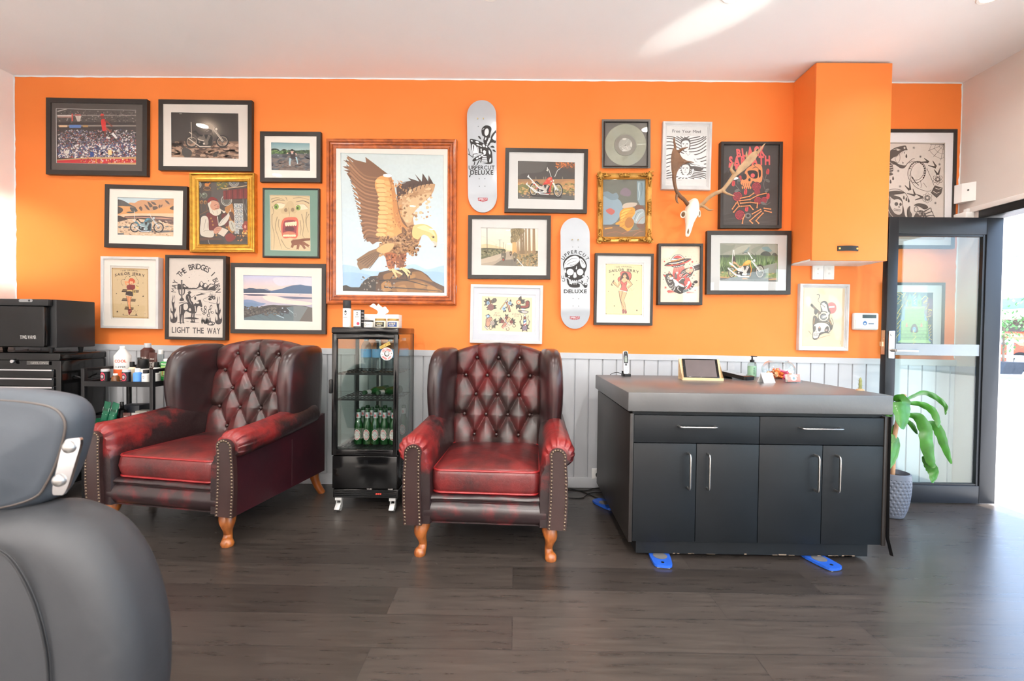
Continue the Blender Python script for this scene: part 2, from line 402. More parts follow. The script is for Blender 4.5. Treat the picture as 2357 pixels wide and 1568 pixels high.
# back wall: orange above, with the ragged hand-cut edge of the paint along the ceiling and the corners
struct('wall_back', MB().box((XL-.15, 0, -.1), (XR+.17, .15, ZC+.02)), ORANGE)
mb = MB()
def strip(pts, ax):                                       # white overlap of the neighbouring paint, a hair thick
    vs = []; fs = []
    for p, w in pts: vs += [(p, -.0012, ZC), (p, -.0012, ZC-w)] if ax == 0 else ([(XR, -.0012, p), (XR-w, -.0012, p)] if ax == 1 else [(XL, -.0012, p), (XL+w, -.0012, p)])
    for i in range(len(pts)-1): fs.append((2*i, 2*i+2, 2*i+3, 2*i+1))
    mb.add(vs, fs)
strip([(XL+(XR-XL)*i/160, .004+.006*abs(pnoise(Vector((i*.31, 0, 0))))+.004*(1+pnoise(Vector((i*.05, 3, 0))))) for i in range(161)], 0)
strip([(.97+(ZC-.97)*i/60, .006+.012*abs(pnoise(Vector((i*.4, 7, 0))))) for i in range(61)], 1)
strip([(.97+(ZC-.97)*i/60, .006+.010*abs(pnoise(Vector((i*.4, 9, 0))))) for i in range(61)], 2)
struct('trim_1', mb, CEILM)
struct('wall_left', MB().box((XL-.15, YF, -.1), (XL, 0, ZC+.02)), WALLW)
def wtop(x): return .983-.0062*x-.0035
mb = MB(); bw = .0995; x = XL
while x < XR-.005:                                        # tongue-and-groove boards
    x1 = min(x+bw, XR); a, b = x+.0022, x1-.0022; z0, z1 = .05, wtop(x)-.038
    for g in range(1):
        vs = [(a, -.001, z0), (a+.003, -.012, z0), (b-.003, -.012, z0), (b, -.001, z0)]; vs += [(p, q, z1) for p, q, _ in vs]
        mb.add(vs, [(0, 1, 5, 4), (1, 2, 6, 5), (2, 3, 7, 6), (4, 5, 6, 7)])
    x = x1
mb.box((XL, -.001, 0), (XR, 0, .95))
for k in range(8):
    a, b = XL+(XR-XL)*k/8, XL+(XR-XL)*(k+1)/8
    vs = [(a, 0, wtop(a)-.042), (b, 0, wtop(b)-.042), (b, -.018, wtop(b)-.042), (a, -.018, wtop(a)-.042), (a, 0, wtop(a)), (b, 0, wtop(b)), (b, -.018, wtop(b)), (a, -.018, wtop(a))]
    mb.add(vs, [(0, 1, 2, 3), (4, 7, 6, 5), (3, 2, 6, 7)])
struct('wainscot_trim', mb, WAIN)
struct('baseboard_back', MB().box((XL, -.02, 0), (XR, 0, .075), bev=.004), WAIN)
# right wall: a nib by the corner, the door opening, then the shop window
DY0, DY1, DZ = -.15, -1.06, 1.955
mb = MB()
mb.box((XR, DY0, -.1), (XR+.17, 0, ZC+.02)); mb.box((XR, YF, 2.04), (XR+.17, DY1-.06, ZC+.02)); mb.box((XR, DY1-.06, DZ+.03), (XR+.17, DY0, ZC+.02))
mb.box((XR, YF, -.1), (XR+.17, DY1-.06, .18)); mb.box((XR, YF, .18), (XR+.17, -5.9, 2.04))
struct('wall_right', mb, mat('right_wall_shaded_white', (214, 206, 200), .55, var=.02, scale=2, bump=.08, bscale=90))  # white wall paint darkened here: the shade of the window side is in the colour
BLKF = mat('black_aluminium', (24, 26, 30), .4, .2, var=.12, scale=5)
mb = MB()
for y in (DY1-.06, -2.6, -4.2, -5.9): mb.box((XR+.05, y, .18), (XR+.12, y+.05, 2.04), bev=.004)
mb.box((XR+.05, -5.9, .18), (XR+.12, DY1-.01, .23)); mb.box((XR+.05, -5.9, 1.99), (XR+.12, DY1-.01, 2.04))
w = struct('window_1', mb, BLKF); MB().box((XR+.08, -5.88, .2), (XR+.086, DY1-.02, 2.02)).build('window_pane', GLASS, w)
mb = MB()
mb.box((XR-.012, DY1, 1.93), (XR+.13, DY0, 1.985), bev=.003); mb.box((XR-.012, DY1, 0), (XR+.10, DY1+.05, 1.93), bev=.003)
struct('door_frame_trim', mb, BLKF)
struct('trim_2', MB().box((XR-.02, DY1-.02, 1.986), (XR+.02, -.075, 2.022), bev=.004), WHITEP)
# front of the shop, behind the camera
struct('wall_front', MB().box((XL-.15, YF-.15, -.1), (XR+.17, YF, ZC+.02)), WALLW)
for loc, rot, sx, sy in (((XR+.2, -3.5, 1.1), (0, PI/2, 0), 1.86, 4.8), ((XR+.2, -.62, .98), (0, PI/2, 0), 1.9, .86)):
    ld = bpy.data.lights.new('window_daylight', 'AREA'); lo = bpy.data.objects.new('window_daylight', ld); COL.objects.link(lo)
    ld.shape = 'RECTANGLE'; ld.size = sx; ld.size_y = sy; lo.location = loc; lo.rotation_euler = rot; ld.cycles.is_portal = True
# ------------------------------------------------------------------ the open glass door
DF, DB = -.238, -.193; dx0, dx1 = 2.470, 3.225; dz0, dz1 = .008, 1.918
d = bpy.data.objects.new('door_1', None); COL.objects.link(d); d['kind'] = 'structure'; d.location = (dx1, DB, 0)
def dbox(mb, a, b, **k): return mb.box((a[0]-dx1, a[1]-DB, a[2]), (b[0]-dx1, b[1]-DB, b[2]), **k)
mb = MB()
dbox(mb, (dx0, DF, dz0), (dx0+.068, DB, dz1), bev=.004); dbox(mb, (dx1-.108, DF, dz0), (dx1, DB, dz1), bev=.004)
dbox(mb, (dx0+.06, DF+.002, dz1-.112), (dx1-.10, DB-.002, dz1), bev=.003); dbox(mb, (dx0+.06, DF+.002, dz0), (dx1-.10, DB-.002, dz0+.118), bev=.003)
dbox(mb, (dx0+.06, DF+.01, dz1-.125), (dx1-.10, DB-.01, dz1-.11)); dbox(mb, (dx0+.06, DF+.01, dz0+.115), (dx1-.1, DB-.01, dz0+.13))
dbox(mb, (dx1-.123, DF+.008, dz0+.1), (dx1-.105, DB-.008, dz1-.1))
mb.build('door_frame', BLKF, d)
DGL = pane_mat('door_glass', (246, 252, 250), 1.0)
dbox(MB(), (dx0+.066, (DF+DB)/2-.003, dz0+.12), (dx1-.112, (DF+DB)/2+.003, dz1-.12)).build('door_pane', DGL, d)
FROST = mat('frosted_film', (160, 168, 171), .5, var=.02, alpha=.75)
za, zb = W(2100, 818, DF).z, W(2100, 792, DF).z
dbox(MB(), (dx0+.067, DF+.012, za), (dx1-.095, DF+.016, zb)).build('safety_band', FROST, d)
hx = dx0+.034; hz = W(2025, 806, DF).z
h = dbox(MB(), (hx-.021, DF-.008, hz-.055), (hx+.021, DF, hz+.13), bev=.004).build('lock_plate', STEEL, d)
h['label'] = 'brushed steel lock plate'
mb = MB(); p = Vector((hx-dx1, DF-DB, hz)); mb.cyl(p, p+Vector((0, -.05, 0)), .011, 14); mb.tube([p+Vector((-.004, -.048, 0)), p+Vector((.04, -.052, .001)), p+Vector((.135, -.05, -.002))], [.010, .0085, .008], 10)
q = p+Vector((0, 0, .105)); mb.cyl(q, q+Vector((0, -.012, 0)), .012, 14)
mb.build('door_handle', STEEL, d)
mb = MB(); z0, z1 = W(2009, 816, DF).z, W(2009, 760, DF).z
dbox(mb, (dx0-.002, DF+.008, z0), (dx0, DB-.008, z1)); dbox(mb, (dx0-.016, DF+.012, z0+.055), (dx0, DB-.012, z0+.085)); dbox(mb, (dx0-.006, DF+.014, z0+.1), (dx0, DB-.016, z0+.115))
mb.build('latch_plate', mat('brass_plate', (205, 165, 135), .3, .9), d)
# ------------------------------------------------------------------ ceiling lamps
LENS = mat('lamp_lens', (255, 250, 240), .4, var=0, emit=(255, 238, 214), es=28)
k = 0
for y, en in ((-.83, 6), (-2.1, 16), (-3.4, 18), (-4.9, 40), (-6.15, 95)):  # rows furthest back are added, out of view, to bounce light off the front wall
    for x in (-2.82, -1.52, -.16, 1.14, 2.5):
        t = thing('ceiling_light', 'round recessed white downlight in the ceiling', 'ceiling light', (x, y, ZC), 0, 'ceiling downlights')
        MB().lathe([(.047, -.002), (.060, -.004), (.064, 0), (.05, .002)], n=24, cap=False).build('trim_ring', WHITEPL, t)
        MB().lathe([(.0001, -.0015), (.048, -.0015)], n=24, cap=False).build('lens', LENS, t)
        ld = bpy.data.lights.new('lamp_glow', 'AREA'); lo = bpy.data.objects.new('lamp_glow', ld); COL.objects.link(lo)
        ld.shape = 'DISK'; ld.size = .09; ld.energy = en; ld.color = (1, .96, .91); lo.parent = t; lo.location = (0, 0, -.006); ld.spread = math.radians(150)
        k += 1
# ------------------------------------------------------------------ the street outside
CONC = mat('pale_concrete', (206, 202, 196), .8, var=.06, scale=1.5)
struct('ground_outside', MB().box((XR+.10, -14, -.14), (13.5, 30, -.012)), CONC)
mb = MB(); mb.box((13.5, -14, -.14), (13.8, 30, .06)); mb.box((13.8, -14, -.14), (60, 30, .05)); struct('kerb_path', mb, mat('grey_path', (120, 132, 146), .8, var=.08, scale=2))
# ================================================================== pictures on the wall
def frame_mat(name, c, rough=.42): return mat(name, c, rough, var=.1, scale=9)
FBLACK = frame_mat('black_frame', (44, 39, 36)); FWHITE = frame_mat('white_frame', (200, 198, 197), .35)
GOLD = mat('gilt', (196, 148, 62), .3, .75, var=.22, scale=30, bump=.1, bscale=150)
GOLDD = mat('dark_gilt', (112, 78, 36), .4, .6, var=.2, scale=30)
WOOD = None
def wood_mat(name, c0, c1, rough=.3, ax=(1, 12, 12), scale=6.0):
    if name in _mc: return _mc[name]
    m = bpy.data.materials.new(name); m.use_nodes = True; nt = m.node_tree; b = nt.nodes['Principled BSDF']; L = nt.links.new
    tc = nt.nodes.new('ShaderNodeTexCoord'); mp = nt.nodes.new('ShaderNodeMapping'); mp.inputs['Scale'].default_value = ax; L(tc.outputs['Object'], mp.inputs[0])
    nz = nt.nodes.new('ShaderNodeTexNoise'); nz.inputs['Scale'].default_value = scale; nz.inputs['Detail'].default_value = 6; nz.inputs['Distortion'].default_value = .6; L(mp.outputs[0], nz.inputs['Vector'])
    rp = nt.nodes.new('ShaderNodeValToRGB'); e = rp.color_ramp.elements; e[0].position = .33; e[1].position = .68; e[0].color = (*lin(c0), 1); e[1].color = (*lin(c1), 1)
    L(nz.outputs[0], rp.inputs[0]); L(rp.outputs[0], b.inputs['Base Color']); b.inputs['Roughness'].default_value = rough; b.inputs['Coat Weight'].default_value = .3; b.inputs['Coat Roughness'].default_value = .15
    _mc[name] = m; return m
PINE = wood_mat('stained_pine', (132, 58, 14), (190, 96, 34), .3, (5, 5, 5), 4)
PLAIN = [(0, 0), (0, 1), (.03, 1.0), (.97, 1.0), (1, .985), (1, .35)]           # (share of the width, share of the depth)
DEEP = [(0, 0), (0, .98), (.08, 1), (.9, 1.0), (1, .96), (1, .3)]
STEP = [(0, 0), (0, .9), (.1, 1.0), (.45, 1.0), (.5, .86), (.66, .84), (.7, .7), (.9, .66), (1, .6), (1, .3)]
GILT = [(0, 0), (0, .84), (.05, .97), (.14, 1.0), (.2, .9), (.28, .72), (.5, .62), (.6, .64), (.66, .78), (.74, .8), (.8, .66), (.86, .62), (.92, .7), (1, .6), (1, .3)]
MOULD = [(0, 0), (0, .7), (.06, .95), (.2, 1.0), (.34, .92), (.38, .7), (.46, .66), (.5, .82), (.62, .84), (.66, .66), (.78, .6), (.82, .72), (.95, .7), (1, .6), (1, .25)]
SLIM = [(0, 0), (0, .9), (.25, 1.0), (.75, 1.0), (1, .9), (1, .4)]
GRP = 'framed pictures on the orange wall'
def picture(name, label, cat, crop, cor, depth, border, fm, prof, draw, opening=None, matc=None, glass=True, frec=.011, parts=None, bev=True, grp=None):
    x0, y0, k = crop; full = lambda p: (x0+p[0]*k, y0+p[1]*k)
    wc = [W(*full(p), -depth) for p in cor]
    c = sum(wc, Vector())/4; tl, tr, br, bl = wc
    w = ((tr-tl).length+(br-bl).length)/2; h = ((bl-tl).length+(br-tr).length)/2
    e = (tr-tl)+(br-bl); a1 = math.atan2(e.z, e.x); e = (tl-bl)+(tr-br); a2 = math.atan2(-e.x, e.z); ang = (a1+a2)/2
    o = thing(name, label, cat, (c.x, 0, c.z)); o.rotation_euler = (0, -ang, 0)
    if grp: o['group'] = grp
    inv = (Matrix.Translation((c.x, 0, c.z)) @ Matrix.Rotation(-ang, 4, 'Y')).inverted()
    bw = border*k/318.0*(DW-depth)/DW
    mb = MB(); n = len(prof); vs = []
    for s, t in prof:
        q = s*bw; y = -.0015-t*(depth-.0015)
        vs += [(-w/2+q, y, h/2-q), (w/2-q, y, h/2-q), (w/2-q, y, -h/2+q), (-w/2+q, y, -h/2+q)]
    fs = [(i*4+j, i*4+(j+1) % 4, (i+1)*4+(j+1) % 4, (i+1)*4+j) for i in range(n-1) for j in range(4)]
    mb.add(vs, fs); mb.build('frame', fm, o)
    iw, ih = w/2-bw, h/2-bw
    dp = depth-frec                                         # the sheet lies this far off the wall
    def local(px, py, hh=0.0): return inv @ W(px, py, -dp-hh)
    MB().box((-iw-.004, -max(dp-.006, .003), -ih-.004), (iw+.004, -.002, ih+.004)).build('backing', mat('backing_board', (120, 105, 90), .8), o)
    A = Art(x0, y0, k); draw(A)
    A.build('print', lambda x, y, q: local(x, y, q), o)
    top = dp+.0002
    if opening:
        op = [local(*full(p)) for p in opening]; ty = -dp-.0045; mb = MB()
        ou = [(-iw-.002, ty, ih+.002), (iw+.002, ty, ih+.002), (iw+.002, ty, -ih-.002), (-iw-.002, ty, -ih-.002)]
        cc = sum((Vector(p) for p in op), Vector())/4
        m1 = [(cc.x+(p.x-cc.x)*1.0+math.copysign(.0012, p.x-cc.x), ty, p.z+math.copysign(.0012, p.z-cc.z)) for p in op]; m2 = [(p.x, ty+.0014, p.z) for p in op]
        mb.add(ou+m1, [(j, (j+1) % 4, 4+(j+1) % 4, 4+j) for j in range(4)], 0)
        mb.add(m1+m2, [(j, (j+1) % 4, 4+(j+1) % 4, 4+j) for j in range(4)], 1)
        mb.build('mount', [mat('mount_%02x%02x%02x' % matc, matc, .75, var=.015), mat('mount_core', (246, 244, 240), .7, var=0)], o)
    if glass: MB().box((-iw-.001, -dp-.0066, -ih-.001), (iw+.001, -dp-.0056, ih+.001)).build('glass', PICGLASS, o)
    if parts: parts(o, local, full, w, h, bw, depth)
    return o
def speck(A, x0, y0, x1, y1, n, cols, s0, s1, seed=1, asp=1.0, dens=None):
    rnd = random.Random(seed)
    for c in cols:
        vs = []; fs = []
        for _ in range(n):
            x, y = rnd.uniform(x0, x1), rnd.uniform(y0, y1)
            if dens and rnd.random() > dens((x-x0)/(x1-x0), (y-y0)/(y1-y0)): continue
            s = rnd.uniform(s0, s1); m = rnd.choice((4, 5, 6)); o = len(vs); r0 = rnd.uniform(0, 6)
            vs += [(x+s*asp*math.cos(r0+2*PI*i/m)*rnd.uniform(.6, 1), y+s*math.sin(r0+2*PI*i/m)*rnd.uniform(.6, 1)) for i in range(m)]; fs.append(tuple(range(o, o+m)))
        if vs: A.raw(vs, fs, c)
def grad(A, x0, y0, x1, y1, c0, c1, n=10):
    for i in range(n):
        t = i/(n-1); A.rect(tuple(a+(b-a)*t for a, b in zip(c0, c1)), x0, y0+(y1-y0)*i/n, x1, y0+(y1-y0)*(i+1)/n)
def chopper(A, R, F, rr, fr, tire, rim, chrome, body, dark, bars, sissy=None, lamp=(215, 220, 220), seat=None, hub=(90, 90, 90), pipes=1, cyl=(190, 185, 178)):
    rx, ry = R; fx, fy = F; S = fx-rx
    def T(u, v): return (rx+u*S, ry+u*(fy-ry)-v*S)
    def P(*q): return [T(a, b) for a, b in zip(q[::2], q[1::2])]
    lw = S*.02
    for (x, y), (a, b) in ((R, rr), (F, fr)):
        A.ring(tire, x, y, a, b, a*.24); A.ring(rim, x, y, a*.78, b*.78, a*.09)
        for i in range(7): q = PI*i/7; A.line(rim, [(x-a*.7*math.cos(q), y-b*.7*math.sin(q)), (x+a*.7*math.cos(q), y+b*.7*math.sin(q))], S*.005)
        A.ell(hub, x, y, a*.22, b*.22)
    A.line(chrome, P(.70, .40, 1.0, 0.0), S*.028); A.line(chrome, P(.74, .40, 1.03, .02), S*.016)
    A.blob(dark, P(.18, -.16, .4, -.2, .66, -.16, .7, .0, .64, .2, .4, .22, .2, .12))
    A.line(body, P(0, 0, .28, .16, .62, .36), lw*1.4); A.line(body, P(.64, .38, .70, .1, .66, -.14, .30, -.17), lw*1.5)
    A.line(cyl, P(.45, -.02, .36, .2), S*.075, S*.095); A.line(cyl, P(.48, -.02, .58, .2), S*.07, S*.09)
    for i in range(4): A.line(dark, P(.385+.02*i-.05, .08+.03*(3-i)-.0, .47+.0*i, .1+.03*(3-i)), S*.007); A.line(dark, P(.5, .05+.035*i, .6, .07+.035*i), S*.007)
    A.ell(cyl, *T(.47, -.06), S*.075, S*.06); A.ell(chrome, *T(.40, -.07), S*.035); A.ell(dark, *T(.25, -.02), S*.06); A.ell(cyl, *T(.25, -.02), S*.03)
    A.blob(cyl, P(.2, .06, .34, .02, .36, .12, .24, .16))
    A.line(chrome, P(.62, -.17, .26, -.16, .12, -.06, -.12, .12), S*.035, S*.03); A.line(chrome, P(.40, .02, .24, .06, .08, .19, -.08, .31), S*.034, S*.028)
    A.blob(body, P(-.02, .23, .08, .25, .2, .1, .16, .06, .1, .16, .0, .2)); A.blob(seat or dark, P(.04, .28, .12, .3, .22, .2, .34, .17, .36, .21, .24, .24, .14, .36, .06, .34))
    A.blob(body, P(.40, .24, .44, .33, .54, .40, .63, .38, .64, .29, .54, .24)); A.blob(tuple(min(255, c+50) for c in body), P(.46, .32, .53, .37, .58, .36, .52, .32))
    A.ell(lamp, *T(.80, .40), S*.045, S*.05); A.ring(dark, *T(.80, .40), S*.05, S*.055, S*.01)
    for b in bars: A.line(chrome, P(*b), S*.02)
    if sissy: A.line(chrome, P(*sissy), S*.018)
def grass(A, x0, x1, y0, y1, n, cols, w, seed):
    rnd = random.Random(seed)
    for c in cols:
        vs = []; fs = []
        for _ in range(n):
            x = rnd.uniform(x0, x1); h = rnd.uniform(.5, 1)*(y1-y0); o = len(vs); l = rnd.uniform(-w*2, w*2)
            yb = y1-rnd.uniform(0, .3)*(y1-y0); vs += [(x-w/2, yb), (x+w/2, yb), (x+l, yb-h*.7)]; fs.append((o, o+1, o+2))
        A.raw(vs, fs, c)
# ---- the left-hand group of pictures
def d_arena(A):                                            # a plain indoor crowd over a red court
    A.rect((62, 55, 52), 290, 300, 1780, 1345)
    A.rect((86, 78, 74), 290, 300, 1780, 560); A.rect((150, 140, 134), 320, 425, 1760, 448)
    speck(A, 340, 350, 1760, 560, 70, [(40, 36, 36), (120, 110, 105), (160, 150, 146)], 5, 14, 3, 1.5)
    A.rect((150, 138, 130), 340, 612, 1755, 636)
    A.rect((228, 190, 150), 360, 612, 510, 650); A.rect((92, 128, 190), 545, 606, 755, 662); A.rect((176, 136, 84), 790, 610, 885, 650)
    speck(A, 340, 700, 1755, 1010, 330, [(112, 104, 106), (44, 38, 40), (170, 160, 160), (214, 206, 204), (150, 84, 80), (92, 92, 120)], 7, 20, 4, 1.3, lambda u, v: .35+.65*v)
    speck(A, 340, 960, 1755, 1200, 300, [(226, 218, 214), (60, 48, 50), (170, 66, 60), (120, 106, 100), (236, 230, 226), (86, 90, 124)], 9, 26, 5, 1.1)
    A.poly((196, 160, 112), '320 1235 900 1195 1760 1185 1760 1260 320 1260')
    A.poly((196, 34, 44), '320 1250 900 1222 1760 1222 1760 1300 320 1310'); A.rect((206, 160, 106), 1240, 1290, 1760, 1340)
    speck(A, 760, 1225, 1740, 1290, 26, [(232, 200, 196), (226, 160, 70), (140, 22, 32)], 10, 26, 6, .7)
    A.rect((30, 70, 140), 920, 1100, 985, 1185); A.rect((232, 226, 214), 455, 1075, 545, 1128); A.rect((240, 214, 150), 1245, 1060, 1310, 1150)
    A.line((206, 200, 192), '330 365 500 320', 16); A.rect((222, 214, 206), 330, 430, 585, 455); A.rect((198, 150, 136), 330, 458, 585, 474)
    A.rect((206, 86, 70), 585, 405, 612, 540); A.poly((226, 214, 204), '650 440 765 440 735 545 690 545'); A.ring((214, 70, 56), 700, 432, 60, 14, 8)
    for i in range(4): A.line((150, 130, 120), [(665+26*i, 445), (695+12*i, 540)], 4)
    # a small leaping player in red
    A.line((120, 62, 50), '1190 720 1185 830', 36, 26); A.line((238, 230, 226), '1215 830 1275 850', 40, 30); A.line((150, 84, 66), '1190 650 1300 740', 40, 26); A.line((236, 232, 230), '1320 755 1400 850', 44, 34)
    A.blob((214, 48, 46), '1125 510 1180 500 1205 560 1200 640 1215 700 1150 720 1130 640 1118 560'); A.line((130, 66, 52), '1190 520 1260 580 1320 640', 34, 20)
    A.ell((120, 62, 50), 1138, 458, 30, 38); A.blob((222, 66, 50), '1105 430 1135 402 1175 430 1150 440 1115 445')
picture('framed_photo', 'black framed basketball arena photo in a dark mount, top left corner of the orange wall', 'picture', (90, 210, .12757),
        [(118, 110), (1945, 148), (1945, 1537), (125, 1490)], .030, 85, FBLACK, PLAIN, d_arena, [(318, 320), (1755, 350), (1755, 1325), (325, 1295)], (84, 77, 73))
def d_night(A):
    A.rect((60, 52, 47), 320, 360, 1600, 940)
    for i in range(10):
        t = i/9; c = tuple(a+(b-a)*t*t for a, b in zip((66, 58, 53), (196, 180, 162)))
        A.ell(c, 1040, 640, 400-300*t, 250-190*t, 30)
    A.rect((128, 98, 78), 320, 905, 1600, 1240); A.rect((150, 116, 94), 320, 960, 1600, 1050)
    speck(A, 340, 930, 1580, 1220, 60, [(104, 76, 60), (168, 132, 108), (84, 62, 50), (186, 152, 128)], 12, 40, 8, 2.4)
    speck(A, 360, 900, 560, 1000, 24, [(66, 52, 44)], 20, 50, 9); A.blob((70, 66, 62), '560 1020 660 1040 720 1100 690 1180 600 1190 540 1120'); A.blob((64, 56, 48), '1110 1120 1200 1080 1180 1150 1110 1190')
    A.rect((70, 52, 42), 640, 1008, 1360, 1032)
    chopper(A, (715, 910), (1270, 905), (115, 112), (118, 112), (40, 34, 32), (178, 162, 146), (214, 200, 184), (96, 84, 76), (34, 30, 28), [(.70, .40, .74, .46)], (.0, .1, -.02, .64), (232, 222, 206), cyl=(120, 108, 98))
    A.ell((150, 146, 140), 515, 405, 28, 12)
picture('framed_photo', 'black framed photo of a chopper in the dark, pale mount, right of the arena photo', 'picture', (350, 210, .12757),
        [(107, 142), (1795, 168), (1800, 1455), (120, 1410)], .030, 75, FBLACK, PLAIN, d_night, [(350, 385), (1560, 405), (1568, 1222), (355, 1195)], (226, 217, 208))
def d_field(A):
    grad(A, 480, 410, 1520, 660, (120, 158, 166), (178, 200, 196), 8)
    A.blob((52, 66, 56), '490 640 500 590 600 580 680 600 690 650'); A.blob((56, 62, 56), '740 660 780 610 830 592 880 615 920 660'); A.rect((64, 86, 62), 880, 632, 1520, 730); speck(A, 880, 625, 1510, 700, 60, [(50, 72, 54), (88, 108, 70)], 10, 26, 3)
    A.blob((104, 138, 80), '490 650 600 640 700 660 800 640 900 650 900 720 700 740 500 740'); speck(A, 500, 640, 900, 730, 60, [(134, 168, 98), (78, 108, 66)], 10, 30, 4)
    A.poly((84, 86, 90), '480 735 760 725 1520 720 1520 1180 480 1180'); A.poly((122, 104, 96), '700 1180 820 950 1250 930 1400 1180')
    speck(A, 500, 740, 1500, 1140, 60, [(66, 68, 74), (104, 108, 114), (130, 118, 110)], 12, 46, 6, 2.6); speck(A, 700, 900, 1400, 1140, 40, [(110, 92, 84), (136, 118, 108)], 12, 30, 7, 2)
    A.line((178, 206, 214), '995 830 975 920 975 1010', 60, 36, 4); A.line((168, 200, 210), '1135 800 1160 880 1178 960', 40, 26, 4); A.ell((220, 212, 200), 978, 1014, 30, 10); A.ell((210, 214, 214), 1172, 966, 16, 16)
    A.blob((58, 48, 48), '985 670 1035 690 1090 670 1120 700 1115 800 1125 850 1005 845 990 760'); A.line((58, 48, 48), '1000 690 930 705', 44, 34); A.line((58, 48, 48), '1095 690 1135 720', 40, 30)
    A.line((226, 190, 172), '935 700 895 715', 30, 26); A.line((226, 186, 170), '1128 700 1142 748', 30, 24); A.ell((220, 176, 158), 1035, 662, 36, 40); A.blob((42, 42, 46), '998 640 1005 605 1035 592 1065 605 1072 640 1035 648'); A.rect((210, 204, 200), 1012, 705, 1065, 728)
    A.ell((236, 236, 236), 672, 766, 11, 9); speck(A, 1350, 700, 1430, 720, 4, [(230, 230, 226)], 6, 12, 8)
picture('framed_photo', 'small black framed photo of a person in black shirt and jeans out in a field', 'picture', (580, 290, .08929),
        [(193, 128), (1755, 160), (1780, 1470), (215, 1420)], .030, 108, FBLACK, PLAIN, d_field, [(500, 430), (1492, 452), (1502, 1160), (510, 1138)], (230, 222, 213))
def d_desert(A):
    A.rect((196, 212, 218), 360, 380, 1600, 700); A.rect((214, 162, 114), 360, 600, 1600, 840)
    A.poly((206, 154, 112), '560 560 640 520 740 530 800 490 880 465 960 468 1040 480 1180 460 1320 450 1400 440 1600 440 1600 780 380 780'); A.poly((92, 90, 88), '370 450 450 460 540 500 640 560 760 620 780 690 700 720 560 700 370 730')
    A.poly((222, 160, 100), '370 600 470 590 540 600 620 600 700 620 820 660 900 700 1000 690 1100 700 1300 640 1600 560 1600 770 370 790'); A.blob((78, 80, 80), '640 620 760 640 800 700 720 720 660 690'); A.blob((84, 84, 82), '560 730 640 710 740 730 660 745')
    A.blob((84, 78, 74), '370 610 470 640 490 690 440 740 370 750')
    for p in ('1010 500 1080 540 1120 600 1060 620 1030 560', '940 560 1010 600 1060 680 1000 660', '1120 610 1200 600 1230 640 1140 680', '1380 470 1450 500 1480 560 1420 530', '1480 640 1570 590 1580 680 1520 670', '1080 500 1160 520 1200 570 1130 560', '1240 600 1270 560 1290 600 1260 640', '1300 580 1330 560 1320 600 1295 620', '860 600 900 640 880 700 830 640'): A.blob((104, 88, 80), p)
    A.poly((230, 196, 160), '370 780 700 750 1600 750 1600 830 370 830'); A.poly((96, 76, 74), '520 812 900 800 1300 810 1600 840 1600 880 1200 850 800 840 520 840'); A.poly((200, 150, 128), '540 832 900 828 1300 838 1600 868 1600 880 900 846 540 846')
    A.poly((222, 190, 156), '370 880 800 860 1600 990 1600 1260 370 1260'); A.poly((110, 86, 82), '1150 855 1600 880 1600 1000 1300 930 1150 900'); A.blob((70, 60, 56), '380 800 500 830 590 880 500 900 400 930 370 900')
    A.poly((104, 110, 116), '380 1025 560 1010 660 1030 640 1060 400 1060'); A.poly((104, 104, 106), '800 1130 1100 1115 1600 1110 1600 1140 1300 1160 900 1150'); A.poly((100, 108, 114), '380 1170 500 1170 520 1200 380 1205'); A.poly((130, 128, 124), '1340 1045 1420 1015 1580 1020 1450 1045')
    speck(A, 400, 900, 1580, 1230, 70, [(196, 160, 126), (238, 212, 182), (150, 120, 98)], 6, 24, 11, 1.8)
    chopper(A, (742, 1045), (1245, 1050), (105, 108), (112, 112), (40, 38, 40), (190, 180, 170), (214, 222, 226), (70, 130, 150), (38, 40, 44), [(.70, .40, .62, .58, .54, .54)], (.0, .2, -.03, .7), seat=(44, 42, 44), cyl=(150, 176, 182))
    A.blob((78, 92, 94), '990 930 1040 890 1110 900 1100 935 1030 940')
picture('framed_photo', 'black framed photo of a blue chopper in a sandy desert, left of the gold frame', 'picture', (230, 410, .10842),
        [(100, 122), (1845, 182), (1838, 1520), (90, 1460)], .030, 86, FBLACK, PLAIN, d_desert, [(387, 410), (1572, 442), (1567, 1242), (382, 1205)], (230, 220, 210))
